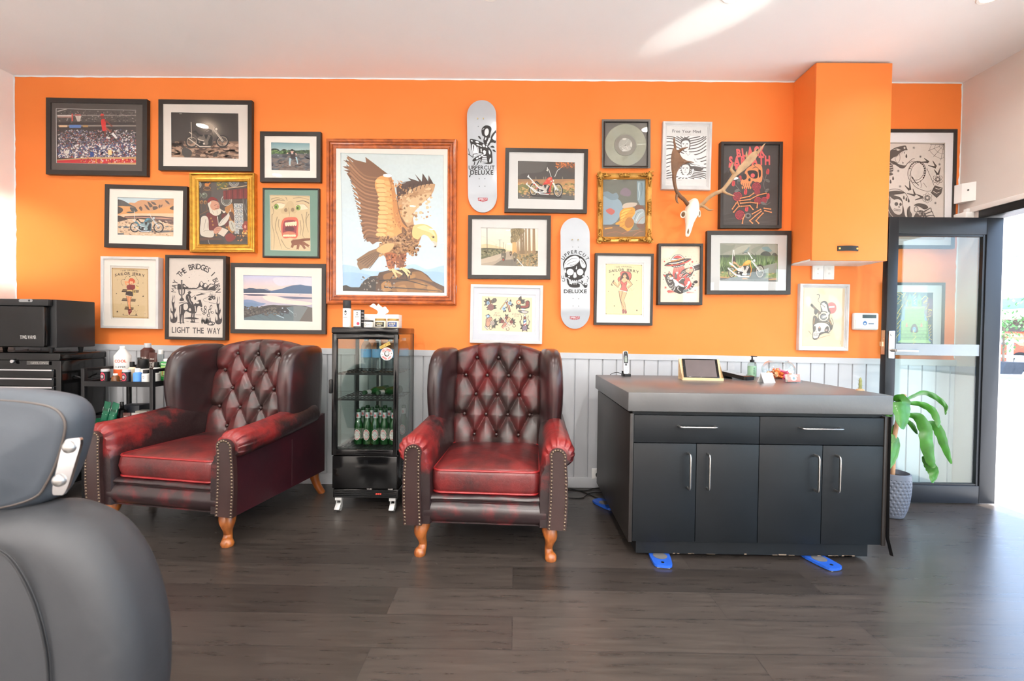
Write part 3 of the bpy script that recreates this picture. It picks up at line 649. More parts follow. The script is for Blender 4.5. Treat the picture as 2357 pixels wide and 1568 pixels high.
def d_elder(A):
    A.rect((66, 58, 52), 220, 150, 1270, 1450); A.rect((84, 76, 72), 520, 190, 850, 640)
    for x, y, r in ((265, 280, 80), (930, 235, 95), (1150, 195, 60)): A.ell((150, 148, 140), x, y, r, r*.9); A.ell((96, 92, 86), x, y, r*.72, r*.62); A.ring((206, 202, 192), x, y, r*.62, r*.52, 7); A.ell((120, 126, 140), x, y, r*.3, r*.26)
    A.rect((74, 50, 36), 380, 305, 510, 380); A.ring((180, 130, 80), 445, 340, 66, 36, 6); A.blob((196, 120, 50), '400 290 410 250 470 255 480 240 515 240 490 270 470 300 420 302'); A.rect((112, 84, 60), 370, 378, 540, 388)
    speck(A, 620, 230, 820, 360, 30, [(128, 120, 60), (166, 136, 60), (96, 104, 66)], 10, 24, 12)
    A.line((198, 172, 140), '730 350 900 330 1060 310 1195 285', 14); A.poly((112, 34, 34), '735 385 1195 335 1195 525 740 545'); A.ell((92, 90, 84), 795, 560, 98, 100); A.ring((186, 182, 172), 795, 560, 98, 100, 12); A.ring((170, 166, 156), 795, 570, 70, 66, 8); A.poly((112, 34, 34), '735 385 1195 335 1195 525 740 545')
    for i in range(9): A.line((70, 24, 26) if i % 2 else (138, 48, 44), [(750+50*i, 384-5*i), (748+50*i, 540-2*i)], 14)
    for x, y in ((395, 470), (290, 470)): A.ell((120, 126, 110), x, y, 54, 54); A.ell((84, 90, 80), x, y+8, 40, 40); A.ell((196, 200, 186), x-12, y-22, 14, 9)
    for x, y in ((285, 590), (345, 592), (412, 595)): A.ell((168, 116, 60), x, y, 28, 34); A.ell((100, 66, 38), x+4, y+6, 18, 22)
    A.line((92, 66, 44), '335 640 350 760', 16); A.line((92, 62, 40), '430 640 440 760', 14); A.line((110, 76, 46), '290 830 470 740', 16)
    A.poly((176, 118, 60), '760 690 900 610 930 760 960 1080 900 1160 820 1080 780 800')
    for i in range(6):
        for j in range(2):
            x, y = 968+82*j+i*3, 660+94*i
            if i == 5 and j: continue
            A.rect((206, 204, 196), x-40, y-44, x+38, y+44); A.ring((60, 66, 82), x, y, 32, 34, 7); speck(A, x-16, y-18, x+18, y+18, 5, [(70, 86, 112), (150, 170, 190)], 5, 12, 20+i*2+j)
    for p in ('1090 530 1110 700 1180 850', '1160 540 1150 700 1210 800', '1110 620 1150 800 1190 900'): A.line((140, 136, 130), p, 7, 7, 4)
    A.ell((140, 52, 42), 1150, 1030, 72, 80); A.rect((150, 60, 48), 1115, 935, 1180, 985); A.ell((216, 150, 130), 1132, 1035, 20, 30); speck(A, 1080, 1110, 1220, 1200, 20, [(226, 150, 60), (240, 196, 110), (190, 96, 40)], 8, 26, 14, .6)
    for i in range(3): A.line((44, 32, 24), [(925, 1165+45*i), (1230, 1190+48*i)], 14)
    speck(A, 940, 1170, 1220, 1290, 16, [(206, 130, 70)], 8, 18, 15)
    A.blob((70, 70, 60), '700 1400 860 1340 980 1290 1080 1310 1160 1400'); A.blob((48, 40, 36), '290 1225 560 1215 720 1260 760 1330 640 1400 300 1400'); A.poly((84, 54, 40), '300 1235 480 1225 700 1240 720 1280 480 1275 310 1290'); A.line((150, 144, 136), '465 1270 480 1330 505 1360 490 1395', 10, 10, 4)
    A.blob((128, 38, 34), '770 1200 860 1150 930 1190 960 1240 880 1300 800 1290'); A.blob((54, 50, 40), '620 850 740 760 830 830 820 960 700 1050 640 960'); A.line((44, 38, 32), '760 880 900 1000', 30)
    A.blob((104, 30, 28), '430 800 520 780 620 830 650 960 620 1060 560 1110 480 1090 450 940'); A.blob((96, 30, 28), '700 830 800 800 850 940 810 1040 760 1010')
    A.blob((206, 196, 180), '345 860 430 845 470 920 480 1090 560 1110 565 1200 500 1228 350 1200 315 1110 325 980'); A.line((120, 112, 100), '420 900 400 1010 380 1090', 8, 4, 4); A.line((120, 112, 100), '460 960 450 1060', 7, 3); A.line((120, 112, 100), '380 1120 440 1100 540 1120', 7, 4, 4)
    A.poly((214, 198, 180), '640 1160 720 1050 830 1100 745 1215'); A.blob((212, 204, 190), '650 1010 690 930 770 850 850 760 880 690 865 780 830 900 760 990 690 1020'); A.line((140, 130, 116), '670 1000 760 880 860 740', 6); A.line((200, 192, 178), '630 850 650 1000', 18, 8)
    A.blob((196, 140, 116), '560 1100 600 1050 660 1030 710 1050 690 1100 620 1160 570 1150'); A.line((120, 70, 56), '600 1080 680 1060', 6); A.line((120, 70, 56), '610 1110 680 1090', 6)
    A.blob((190, 186, 170), '840 940 900 930 940 1000 960 1080 900 1120 850 1040'); A.line((92, 84, 74), '880 960 920 1070', 8); A.blob((86, 54, 40), '840 780 900 770 930 850 930 930 880 900')
    A.blob((202, 146, 118), '470 620 540 560 640 590 670 650 660 720 600 740 520 740'); A.blob((216, 206, 188), '455 620 490 580 520 590 500 660 530 720 580 740 640 720 690 720 690 790 640 830 580 835 500 780 480 700'); A.blob((126, 22, 24), '450 600 455 550 500 505 570 505 630 545 640 580 580 550 520 560 480 600')
    A.line((120, 74, 58), '570 650 620 635', 8); A.line((120, 74, 58), '635 630 665 620', 8); A.blob((190, 118, 96), '625 650 660 655 655 690 630 690'); A.line((90, 50, 42), '590 710 650 705', 8); A.line((150, 136, 116), '540 740 560 800', 6); A.line((150, 136, 116), '620 740 630 810', 6)
    A.line((206, 196, 180), '660 700 735 762', 12); A.ell((212, 204, 188), 750, 760, 26, 26); A.ell((60, 50, 44), 752, 742, 18, 9)
    for x, y in ((515, 885), (538, 938), (550, 1003), (612, 1190), (795, 1045)): A.ell((166, 118, 48), x, y, 15, 17)
picture('framed_painting', 'gold framed painting of a bearded old man in red cap writing by a hearth', 'painting', (420, 390, .12757),
        [(90, 45), (1275, 68), (1310, 1513), (145, 1475)], .045, 150, GOLD, GILT, d_elder, None, None, True, .024)
def d_face(A):                                             # a plain shouting face in pencil, of no known picture
    A.rect((214, 190, 148), 230, 210, 1060, 1330)
    for i, p in enumerate(('300 600 300 800 340 1000 330 1280', '400 650 360 850 420 1050 480 1260', '860 600 900 800 880 1000 920 1060', '960 560 940 760 990 950', '470 1080 560 1230 640 1260', '280 320 400 290 520 330', '700 300 850 290 1000 330', '560 280 590 350', '430 700 420 820 470 960', '830 720 850 880 830 1010', '300 460 330 560 290 640', '1000 600 950 700 960 820')): A.line((172, 150, 116), p, 16, 6, 5); A.line((120, 104, 84), p, 4, 3, 5)
    for x0, y, f in ((310, 470, 1), (985, 490, -1)):
        A.blob((238, 220, 190), [(x0, y), (x0+f*70, y-70), (x0+f*150, y-78), (x0+f*235, y-60), (x0+f*200, y+10), (x0+f*110, y+28)]); A.ell((130, 158, 72), x0+f*(70 if f > 0 else 190), y-10, 46, 52); A.ell((60, 70, 50), x0+f*(66 if f > 0 else 200), y-2, 18, 20)
        A.line((150, 70, 60), [(x0, y), (x0+f*70, y-72), (x0+f*150, y-80), (x0+f*238, y-60)], 7, 5, 4); A.line((110, 90, 74), [(x0-f*20, y-90), (x0+f*90, y-140), (x0+f*230, y-120)], 16, 8, 4)
    A.blob((204, 178, 136), '560 420 600 365 650 352 690 370 740 480 770 540 730 590 660 570 620 600 560 590 480 590 470 520 530 480'); A.ell((150, 124, 94), 560, 525, 32, 38); A.ell((150, 124, 94), 690, 520, 32, 38); A.line((130, 110, 86), '610 480 630 600 620 660', 6, 4, 4)
    A.blob((212, 104, 82), '470 880 480 760 530 680 640 660 760 670 800 760 790 920 790 1010 740 1065 640 1050 540 1065 490 1010'); A.blob((150, 62, 70), '500 870 520 760 570 720 720 720 770 780 760 920 750 1000 660 1010 540 1010 505 960')
    A.blob((96, 44, 52), '540 880 580 840 680 840 720 880 700 920 560 920'); A.blob((206, 124, 96), '510 960 620 930 740 960 720 1000 530 1000')
    for i in range(5): A.blob((238, 222, 184), [(545+44*i, 770-4*i), (588+44*i, 762-4*i), (585+44*i, 825-2*i), (552+44*i, 826-2*i)])
    for i in range(6): A.blob((238, 222, 184), [(508+40*i, 1000-4*(i % 3)), (546+40*i, 994), (546+40*i, 1028), (512+40*i, 1030)])
    A.line((128, 76, 50), '690 1120 800 1110 900 1090 1030 1080', 70, 40, 4); A.blob((134, 80, 54), '660 1110 760 1100 900 1130 880 1200 820 1180 760 1190 690 1190')
    for p in ('700 1170 670 1250', '800 1180 780 1280', '870 1170 930 1270', '880 1140 1010 1220'): A.line((140, 86, 58), p, 52, 40); q = [float(t) for t in p.split()]; A.ell((226, 190, 150), q[2], q[3], 18, 14)
picture('framed_drawing', 'pencil drawing of a shouting face in a green mount and slim black frame', 'drawing', (590, 420, .12121),
        [(105, 90), (1185, 122), (1200, 1445), (125, 1415)], .022, 32, FBLACK, SLIM, d_face, [(262, 240), (1020, 258), (1030, 1303), (278, 1285)], (112, 142, 128), frec=.009)
def sailor_head(A, x, y, w, c):
    A.text(c, 'THE ORIGINAL', x+w*.22, y+12, w*.56, 24, .01, arc=12); A.text(c, 'SAILOR JERRY', x, y+80, w, 50, .03, .1, arc=40, rot=1.5)
    A.star(c, x+w*.19, y+20, 6); A.star(c, x+w*.81, y+26, 6)
def d_pin1(A):
    A.rect((226, 219, 209), 240, 210, 1080, 1330); A.poly((184, 152, 104), '305 300 995 322 1008 1265 322 1245'); A.poly((208, 182, 140), '325 330 975 345 985 1240 340 1225')
    for x, y in ((320, 312), (982, 328), (992, 1255), (335, 1240)): A.ell((70, 56, 40), x, y, 8)
    sailor_head(A, 368, 338, 566, (72, 50, 34))
    K = (52, 36, 28); A.line(K, '520 640 485 590 490 540 550 520', 5, 5, 5); A.line(K, '560 510 580 470 620 455 655 470', 5, 5, 5); A.line(K, '660 465 710 440 760 470 780 500 815 560 812 600', 5, 5, 5)
    for p in ('510 630 528 642 505 620', '530 515 560 515 555 535', '635 460 662 462 650 480', '795 600 818 606 806 584'): A.poly(K, p)
    for y, x0, x1 in ((735, 495, 825), (905, 495, 765), (1065, 548, 725)): A.poly((120, 98, 72), [(x0+20, y-25), (x1, y-5), (x1-8, y+32), (x0, y+18)]); A.line(K, [(x0, y+20), (x1-10, y+34)], 14, 10); A.line(K, [(x0+20, y-25), (x1, y-5)], 5)
    A.blob((218, 190, 120), '765 650 800 640 825 680 800 715 770 690'); A.ring((200, 170, 90), 735, 765, 24, 55, 10); A.line(K, '770 640 815 660', 8)
    A.line((232, 150, 96), '640 580 560 570 590 630', 40, 30); A.line((232, 150, 96), '700 600 750 540 745 590', 36, 30)
    A.blob((232, 150, 96), '575 800 700 800 680 880 660 1000 670 1090 640 1110 620 1000 600 900'); A.line(K, '625 820 615 900 625 960', 5, 4, 4); A.line(K, '690 830 660 930 668 1080', 6, 6, 4); A.line(K, '572 810 600 930 625 1090', 6, 6, 4)
    A.blob((196, 66, 26), '632 600 628 540 660 500 720 510 740 560 720 600 700 610 650 620'); A.ell((238, 176, 130), 680, 585, 34, 42); A.blob((206, 84, 34), '640 560 650 520 690 505 730 530 700 560 660 555'); A.line((160, 40, 30), '668 606 692 606', 7)
    A.blob((126, 28, 32), '590 650 640 620 720 625 750 640 745 700 700 720 610 715'); A.line(K, '610 690 700 700', 5); A.line(K, '650 630 660 700', 4)
    A.blob((222, 190, 120), '605 725 690 725 690 755 605 750'); A.blob((52, 38, 34), '595 755 690 755 710 840 640 845 570 820'); A.line((222, 204, 170), '575 825 640 838 700 848', 10)
    A.blob((120, 34, 34), '620 1090 670 1090 690 1130 660 1170 640 1200 620 1150'); A.line((206, 180, 150), '630 1130 672 1120', 8); A.line(K, '520 1200 615 1208', 6); A.line(K, '655 1205 800 1210', 6); A.poly(K, '755 1210 770 1160 785 1210'); A.poly(K, '515 1200 522 1165 532 1200')
    A.line((150, 128, 98), '715 1150 750 1105 760 1150 800 1110', 5, 4, 4)
    for x, y, r in ((420, 535, 9), (900, 590, 12), (398, 790, 13), (903, 843, 24), (486, 986, 9), (812, 1018, 15), (412, 1134, 24), (940, 1177, 9)): A.star(K, x, y, r)
picture('framed_print', 'white framed pin-up print of a woman at a fence, above the black rolling cart', 'print', (220, 580, .12117),
        [(85, 75), (1185, 105), (1190, 1470), (97, 1440)], .050, 50, FWHITE, DEEP, d_pin1, [(285, 262), (1025, 285), (1035, 1285), (295, 1272)], (224, 217, 208), frec=.014)
def d_cowboy(A):
    A.rect((212, 200, 189), 100, 70, 1090, 1500); K = (44, 36, 38)
    A.arc_text(K, 'MAY', 620, 690, 400, 88, -90, -63, .02, 440, wid=.8); A.arc_text(K, 'THE', 612, 690, 410, 96, -49, -28, .02, 432, wid=.8); A.arc_text(K, 'BRIDGES', 612, 680, 400, 98, -18.5, 34, .02, 432, wid=.8)
    A.arc_text(K, 'I', 612, 690, 410, 92, 44, 45, .02, 432); A.arc_text(K, 'BURN', 612, 690, 376, 90, 57, 91, .02, 420, wid=.8)
    A.text(K, 'LIGHT', 192, 1288, 305, 100, .02, .1, rot=.8); A.text(K, 'THE', 548, 1297, 192, 100, .02, .1, rot=.8); A.text(K, 'WAY', 795, 1302, 228, 104, .02, .06, rot=.8)
    for x, y, r in ((490, 438, 8), (822, 497, 9), (582, 346, 4), (450, 398, 3), (660, 400, 4), (535, 392, 3), (615, 555, 4), (805, 458, 3)): A.ell(K, x, y, r)
    # mountains, road
    A.poly(K, '285 560 310 545 350 560 400 545 440 590 520 620 560 615 610 620 640 600 670 520 700 500 740 540 780 530 810 580 850 545 900 550 940 580 940 670 870 660 770 660 640 640 450 640 285 650')
    for p in ('680 520 700 510 730 550 700 590 680 560', '750 560 780 540 800 580 770 610 740 600', '840 570 870 555 920 575 870 600 840 610 800 650 830 590', '400 570 440 600 420 610 390 590', '470 590 510 615 480 620', '620 630 690 600 730 630 680 640'): A.poly((212, 200, 189), p)
    A.line(K, '420 640 560 650 700 655 900 690', 6, 4, 4); A.poly(K, '600 745 700 710 780 720 700 740 620 755'); A.line(K, '780 800 730 815 760 850 840 865', 5, 4, 4); A.line(K, '640 690 800 690 860 700', 4, 3); A.line(K, '450 665 520 670', 5); A.line(K, '850 770 740 800', 4)
    # cactus left
    A.line(K, '360 485 362 800', 28, 30, 0); A.line(K, '312 650 320 720 350 745', 22, 18, 4); A.line(K, '408 640 402 710 376 740', 22, 18, 4); A.line((212, 200, 189), '366 500 366 780', 5); A.blob(K, '320 830 350 790 390 800 400 835 350 845'); A.line(K, '310 880 420 860', 10)
    # bush right
    speck(A, 820, 760, 940, 830, 26, [K], 6, 18, 31, 1.6); grass(A, 840, 940, 680, 810, 14, [K], 12, 32); A.line(K, '830 870 950 890', 7)
    # rider and horse
    A.blob(K, '315 960 330 920 380 890 440 870 500 880 570 900 620 850 680 820 700 870 715 930 700 950 660 930 630 950 610 1040 560 1060 480 1040 430 1020 400 1080 395 1200 410 1220 375 1220 370 1080 350 1200 360 1225 330 1225 320 1080'); A.blob((212, 200, 189), '400 900 450 890 470 950 440 1000 400 990 390 940'); A.blob((212, 200, 189), '480 980 510 970 520 1010 490 1015'); A.line((212, 200, 189), '590 930 600 1030', 16, 10); A.blob((212, 200, 189), '600 870 640 850 660 880 620 890'); A.line((212, 200, 189), '345 930 335 1070', 8)
    A.line(K, '540 1040 530 1120 540 1200', 26, 20); A.line(K, '575 1040 568 1140 580 1205', 24, 16); A.blob(K, '510 1195 560 1190 600 1215 520 1215'); A.line(K, '290 1215 410 1222', 10)
    A.blob(K, '430 800 440 740 480 720 510 750 520 830 560 880 545 940 500 920 460 860'); A.line(K, '500 750 530 790 590 745', 16, 8); A.ell(K, 592, 795, 17, 30); A.ell(K, 490, 705, 22, 24); A.poly(K, '445 705 470 695 480 672 510 678 530 705 500 712'); A.line((212, 200, 189), '470 760 500 850 530 900', 7, 4, 4)
    A.blob(K, '400 1135 520 1120 600 1130 660 1150 560 1160 440 1150'); A.line(K, '600 1080 700 1085', 6); A.line(K, '440 1195 480 1198', 5); A.line(K, '600 1215 660 1215', 6)
    # prickly pear and rocks
    for x, y, a, b, r in ((765, 955, 24, 30, 0), (770, 1020, 22, 40, 0), (712, 1000, 18, 36, -30), (862, 950, 20, 44, 15), (835, 1020, 20, 40, 0), (885, 1040, 26, 20, 20), (740, 1060, 24, 20, 30), (820, 1090, 26, 30, 10)): A.ell(K, x, y, a, b, r); A.ell((212, 200, 189), x+3, y, a*.55, b*.6, r)
    grass(A, 700, 860, 1090, 1240, 46, [K], 14, 33); A.blob(K, '800 1250 820 1205 870 1195 930 1215 910 1260 850 1265'); A.blob((212, 200, 189), '820 1240 850 1215 880 1230 850 1250'); A.blob((212, 200, 189), '885 1215 915 1220 905 1240')
    # flames
    for fx in (222, 992):
        dy = 0 if fx == 222 else 22
        A.blob(K, [(fx+a, b+dy) for a, b in ((-14, 740), (-6, 800), (-20, 850), (-6, 870), (16, 850), (20, 800), (8, 760), (14, 745), (24, 800), (20, 860), (10, 900), (14, 950), (26, 980), (40, 940), (36, 1010), (18, 1050), (12, 1090), (30, 1130), (50, 1110), (48, 1060), (62, 1130), (50, 1200), (0, 1225), (-50, 1200), (-58, 1150), (-52, 1080), (-46, 1120), (-30, 1160), (-14, 1120), (-24, 1060), (-48, 1040), (-54, 990), (-46, 960), (-38, 1010), (-16, 1020), (-16, 960), (-32, 900), (-34, 850), (-20, 800))], 3)
picture('framed_poster', 'black framed black and white poster of a cowboy on a horse above the left armchair', 'poster', (370, 580, .13396),
        [(68, 45), (1110, 72), (1112, 1528), (70, 1497)], .050, 48, FBLACK, DEEP, d_cowboy, frec=.014)
def d_lake(A):
    grad(A, 310, 330, 1680, 700, (186, 190, 222), (238, 200, 180), 12)
    A.blob((210, 206, 218), '900 420 1200 400 1660 420 1660 560 1300 540 1000 560'); A.rect((206, 190, 200), 310, 690, 1680, 1270)
    grad(A, 310, 700, 1680, 1000, (222, 196, 192), (170, 168, 190), 8); A.poly((236, 216, 214), '330 700 1680 706 1680 722 330 716')
    A.blob((136, 140, 160), '700 640 760 615 820 640 880 670 700 690'); A.poly((40, 62, 92), '310 612 380 622 440 600 520 604 580 622 640 618 720 626 800 655 880 662 880 700 310 700'); A.poly((66, 96, 132), '840 662 940 640 1060 620 1160 580 1260 555 1340 548 1420 538 1500 558 1560 562 1680 575 1680 715 840 700')
    A.poly((72, 70, 96), '330 718 500 716 700 724 800 738 760 750 560 752 440 748 330 728'); A.poly((96, 100, 126), '970 760 1200 765 1680 785 1680 812 1300 815 1160 800'); A.poly((150, 140, 160), '1380 725 1490 735 1400 738')
    A.blob((120, 140, 176), '330 840 480 830 640 880 760 900 600 960 330 1010'); A.poly((104, 132, 166), '330 880 560 880 640 930 400 990 330 1010'); A.blob((240, 214, 200), '700 760 900 750 1200 830 1500 860 1660 900 1500 930 1100 900 800 850')
    A.poly((58, 54, 52), '310 1030 480 1010 640 970 800 930 900 922 1000 930 1200 934 1320 932 1500 945 1600 970 1680 990 1680 1270 310 1270'); A.poly((84, 104, 112), '310 1180 700 1090 1000 1010 1280 945 1400 940 1560 970 1400 1240 1380 1270 310 1270')
    speck(A, 350, 960, 1000, 1120, 60, [(78, 70, 62), (42, 40, 40), (98, 92, 84)], 8, 26, 41, 1.6); A.poly((92, 86, 80), '1560 970 1680 1000 1680 1270 1385 1240')
    for i in range(6): A.line((60, 76, 86), [(440+130*i, 1140-26*i), (600+130*i, 1230-16*i)], 7)
    A.line((176, 200, 214), '960 1115 1105 1175', 12); A.line((170, 190, 200), '1160 990 1330 1120', 10); A.line((130, 146, 152), '1220 1035 1330 1060', 5)
    A.poly((112, 120, 122), '1285 950 1400 940 1560 970 1400 1230 1285 1230')
    for x, y, r in ((1065, 1090, 40), (1165, 1060, 34), (990, 1030, 30)): A.ring((30, 30, 34), x, y, r, r*1.1, 9)
    A.blob((40, 42, 48), '1040 1060 1060 990 1100 960 1150 985 1190 1020 1180 1070 1100 1080'); A.blob((44, 46, 50), '970 1010 1000 970 1040 990 1040 1040 990 1050'); A.ell((190, 206, 220), 1075, 985, 14, 10); A.ell((150, 160, 170), 1120, 1050, 22, 12)
    A.ring((140, 150, 150), 1315, 1118, 32, 34, 6)
picture('framed_photo', 'black framed photo of a lake and mountains at dusk, above the left armchair', 'picture', (520, 590, .12115),
        [(75, 108), (1885, 160), (1905, 1495), (92, 1450)], .030, 78, FBLACK, PLAIN, d_lake, [(335, 358), (1635, 390), (1648, 1245), (348, 1212)], (222, 212, 202))
def d_eagle(A):
    grad(A, 190, 220, 1060, 1370, (216, 228, 228), (206, 226, 240), 10)
    A.blob((176, 208, 236), '200 1150 300 1130 420 1170 560 1170 700 1140 800 1120 900 1160 1060 1140 1060 1380 200 1380'); A.blob((160, 196, 230), '200 1200 380 1190 560 1230 800 1180 1060 1200 1060 1380 200 1380')
    A.poly((86, 58, 38), '225 1350 228 1290 262 1283 300 1300 365 1300 400 1250 450 1215 510 1210 520 1185 600 1165 700 1160 780 1152 850 1172 900 1205 940 1250 1000 1280 1045 1300 1045 1360')
    A.poly((46, 40, 38), '225 1350 228 1290 262 1283 300 1300 365 1300 400 1250 450 1215 500 1220 490 1350')
    for p in ('640 1270 720 1250 800 1240 880 1260 960 1300 1000 1340 640 1340', '560 1200 640 1180 700 1200 640 1240 560 1240', '780 1180 850 1180 900 1220 940 1260 860 1240 790 1220'): A.blob((142, 98, 52), p)
    for p in ('660 1300 720 1280 740 1330 670 1335', '800 1270 870 1265 880 1300 810 1305', '900 1290 960 1300 980 1335 910 1335', '540 1270 600 1250 620 1320 550 1330', '740 1200 800 1195 800 1225 750 1230'): A.blob((172, 122, 66), p)
    for p in ('520 1250 700 1240 900 1290', '560 1300 760 1310 1000 1330', '700 1165 740 1220 720 1250', '640 1200 600 1250'): A.line((48, 32, 22), p, 10, 6, 4)
    speck(A, 380, 1220, 640, 1320, 30, [(150, 140, 128), (60, 44, 32)], 5, 12, 51)
    # far wing
    A.poly((88, 66, 56), '655 515 690 490 735 478 690 480 770 463 745 440 835 470 800 410 855 470 862 405 905 470 908 420 957 505 900 560 700 620 665 640'); A.blob((200, 158, 116), '668 630 740 560 830 505 945 488 957 510 930 575 860 640 800 700 785 750 790 815 735 828 690 760')
    A.blob((226, 186, 142), '700 680 780 600 900 560 930 570 850 650 790 720 770 790 720 780'); speck(A, 690, 520, 930, 780, 40, [(180, 136, 96), (236, 200, 158)], 6, 16, 52, 1.2)
    for i in range(8): A.line((58, 44, 40), [(672+34*i, 600-14*i), (700+32*i, 505-6*i)], 5)
    # near wing
    A.poly((134, 94, 68), '262 262 330 300 418 322 412 277 470 320 560 390 615 430 640 520 662 620 690 740 760 850 690 900 640 930 560 952 500 945 470 965 445 940 425 943 412 915 395 905 400 880 383 862 392 835 372 800 388 780 366 752 384 730 368 706 384 690 366 660 376 640 355 600 360 585 330 530 336 520 300 480 306 470 265 405 280 400 240 378 288 382 232 352 310 350 238 302 318 318')
    for i in range(17):
        t = i/16; x0 = 262+(420-262)*t**.8+(30 if i < 6 else 0)-90*math.sin(t*PI)*0; y0 = 300+640*t
        A.line((176, 128, 94) if i % 2 else (156, 112, 80), [(max(262+t*140, 270), y0-20), (400+t*40, 420+500*t-40+40*(1-t)), (540+20*t, 440+470*t)], 15, 10, 4); A.line((84, 56, 42), [(max(255+t*150, 262), y0), (400+t*40, 430+500*t-20+40*(1-t)), (530+30*t, 455+475*t)], 5, 4, 4)
    A.blob((226, 164, 98), '548 424 600 428 632 480 655 600 672 700 705 795 765 860 690 876 625 920 570 915 530 880 508 800 522 700 522 610 488 510 500 450')
    for i in range(13):
        t = i/12; A.ell((244, 196, 130), 530+22*math.sin(t*3), 470+420*t, 40, 17, 8); A.line((190, 124, 66), [(492+30*math.sin(t*3), 486+420*t), (570+22*math.sin(t*3), 484+420*t)], 4)
    for i in range(10):
        t = i/9; A.ell((238, 182, 116), 588+20*t, 480+400*t, 30, 15, 14)
    A.blob((204, 140, 82), '590 432 622 450 652 580 668 690 700 790 762 858 690 850 640 760 626 620 610 500'); speck(A, 600, 460, 700, 840, 40, [(226, 166, 104), (176, 112, 62)], 5, 12, 53, .8)
    # tail, body
    A.poly((146, 114, 86), '530 985 440 1018 343 1082 352 1098 347 1118 356 1140 372 1165 400 1150 432 1152 478 1112 512 1070 540 1030')
    for i in range(6): A.line((98, 74, 58), [(352+18*i, 1095+12*i), (440+12*i, 1050+6*i), (525, 1005+4*i)], 5, 3, 4)
    A.blob((166, 120, 80), '492 1010 560 950 640 925 700 880 780 850 850 880 832 950 790 1000 730 1032 660 1066 590 1064 540 1034'); speck(A, 520, 900, 830, 1050, 90, [(206, 164, 118), (126, 88, 60), (186, 140, 96)], 7, 17, 54, 1.0)
    A.blob((222, 180, 124), '500 1005 570 960 640 960 600 1020 540 1034')
    A.blob((172, 98, 58), '570 1030 655 1040 645 1100 635 1160 592 1152 576 1090'); A.blob((140, 84, 54), '655 1066 732 1030 722 1100 704 1150 662 1138'); speck(A, 575, 1040, 730, 1140, 40, [(204, 132, 84), (120, 66, 42)], 5, 12, 55)
    A.blob((150, 104, 70), '745 830 800 810 840 860 830 940 760 900'); speck(A, 700, 830, 840, 980, 50, [(196, 150, 104), (122, 86, 60)], 6, 14, 56)
    A.blob((240, 204, 136), '782 900 782 840 800 812 860 803 912 818 952 850 974 892 974 952 955 944 932 938 905 902 868 888 838 912 820 925'); A.blob((250, 226, 172), '820 830 880 815 940 855 960 900 920 870 860 850')
    A.blob((216, 204, 186), '934 936 974 950 968 986 948 982 954 964'); A.poly((70, 66, 70), '948 984 968 986 966 972'); A.ell((60, 44, 32), 946, 908, 8, 6); A.line((150, 110, 66), '930 900 955 900', 5)
    for p in ('620 1155 640 1185 660 1225', '625 1160 665 1180 705 1200', '610 1160 600 1165', '700 1150 730 1180 752 1215', '705 1150 740 1165 768 1190', '700 1150 680 1160'): A.line((236, 204, 150), p, 20, 12)
    for x, y in ((662, 1232), (708, 1206), (756, 1220), (770, 1194)): A.ell((40, 34, 32), x, y, 6, 12)
def eagle_parts(o, local, full, w, h, bw, depth): pass
def eagle_draw(A): d_eagle(A)
picture('framed_painting', 'large wood framed painting of an eagle landing on a rock, above the fridge', 'painting', (720, 280, .2934),
        [(88, 120), (1118, 140), (1132, 1450), (112, 1420)], .050, 74, PINE, MOULD, d_eagle, [(218, 247), (1025, 265), (1032, 1345), (237, 1330)], (226, 222, 214), frec=.024)
# ---- the right-hand group of pictures
def d_red(A):
    A.rect((74, 68, 64), 360, 350, 1620, 800); grad(A, 360, 760, 1620, 1240, (150, 116, 84), (84, 82, 78), 10)
    for p, c in (('380 380 700 360 1000 380 900 600 500 640 380 700', (92, 86, 82)), ('1180 390 1600 400 1600 620 1400 560 1260 500', (86, 74, 66)), ('400 820 900 780 1600 760 1600 860 900 850 400 880', (170, 124, 84)), ('380 900 800 860 1200 900 1600 860 1600 1000 1000 1020 380 1040', (124, 122, 74)), ('1330 820 1600 800 1600 1000 1340 960', (190, 138, 90)), ('380 1060 700 1080 1100 1110 1600 1120 1600 1220 380 1200', (98, 96, 92))): A.blob(c, p)
    speck(A, 1200, 390, 1600, 520, 40, [(226, 130, 60), (196, 104, 48), (120, 80, 56)], 8, 26, 61); speck(A, 400, 840, 1600, 1090, 60, [(176, 150, 92), (110, 112, 66), (206, 160, 104)], 8, 26, 62, 2.2); speck(A, 400, 1060, 1580, 1150, 30, [(186, 150, 112)], 6, 22, 63, 2)
    for x in (770, 935, 980, 1335): A.rect((150, 138, 118), x-6, 710, x+8, 770)
    A.blob((60, 54, 50), '640 1090 800 1090 1150 1100 1320 1140 1200 1170 700 1130')
    chopper(A, (725, 985), (1240, 1005), (98, 140), (104, 155), (38, 36, 36), (206, 202, 196), (232, 230, 226), (208, 62, 44), (40, 36, 36), [(.74, .5, .62, .86, .54, .90), (.86, .56, .98, .84, 1.1, .92), (.56, .95, .58, .78)], None, (220, 222, 210), (38, 40, 52), cyl=(208, 200, 190))
    A.line((236, 234, 232), '830 940 700 800 610 705', 26, 20); A.line((236, 234, 232), '930 1035 770 1040 590 880', 24, 22); A.poly((236, 234, 232), '585 710 620 660 626 715 605 730'); A.poly((236, 234, 232), '556 865 590 820 594 870 575 890'); A.ell((214, 208, 196), 1012, 572, 20, 18)
    A.blob((214, 70, 50), '975 800 1010 750 1060 715 1110 725 1115 780 1060 800 1000 820'); A.blob((240, 130, 104), '1020 770 1060 735 1090 740 1050 780')
    A.line((206, 62, 44), '1125 790 1085 900 1045 1030', 22, 20); A.line((238, 236, 232), '1145 840 1190 990', 30, 24)
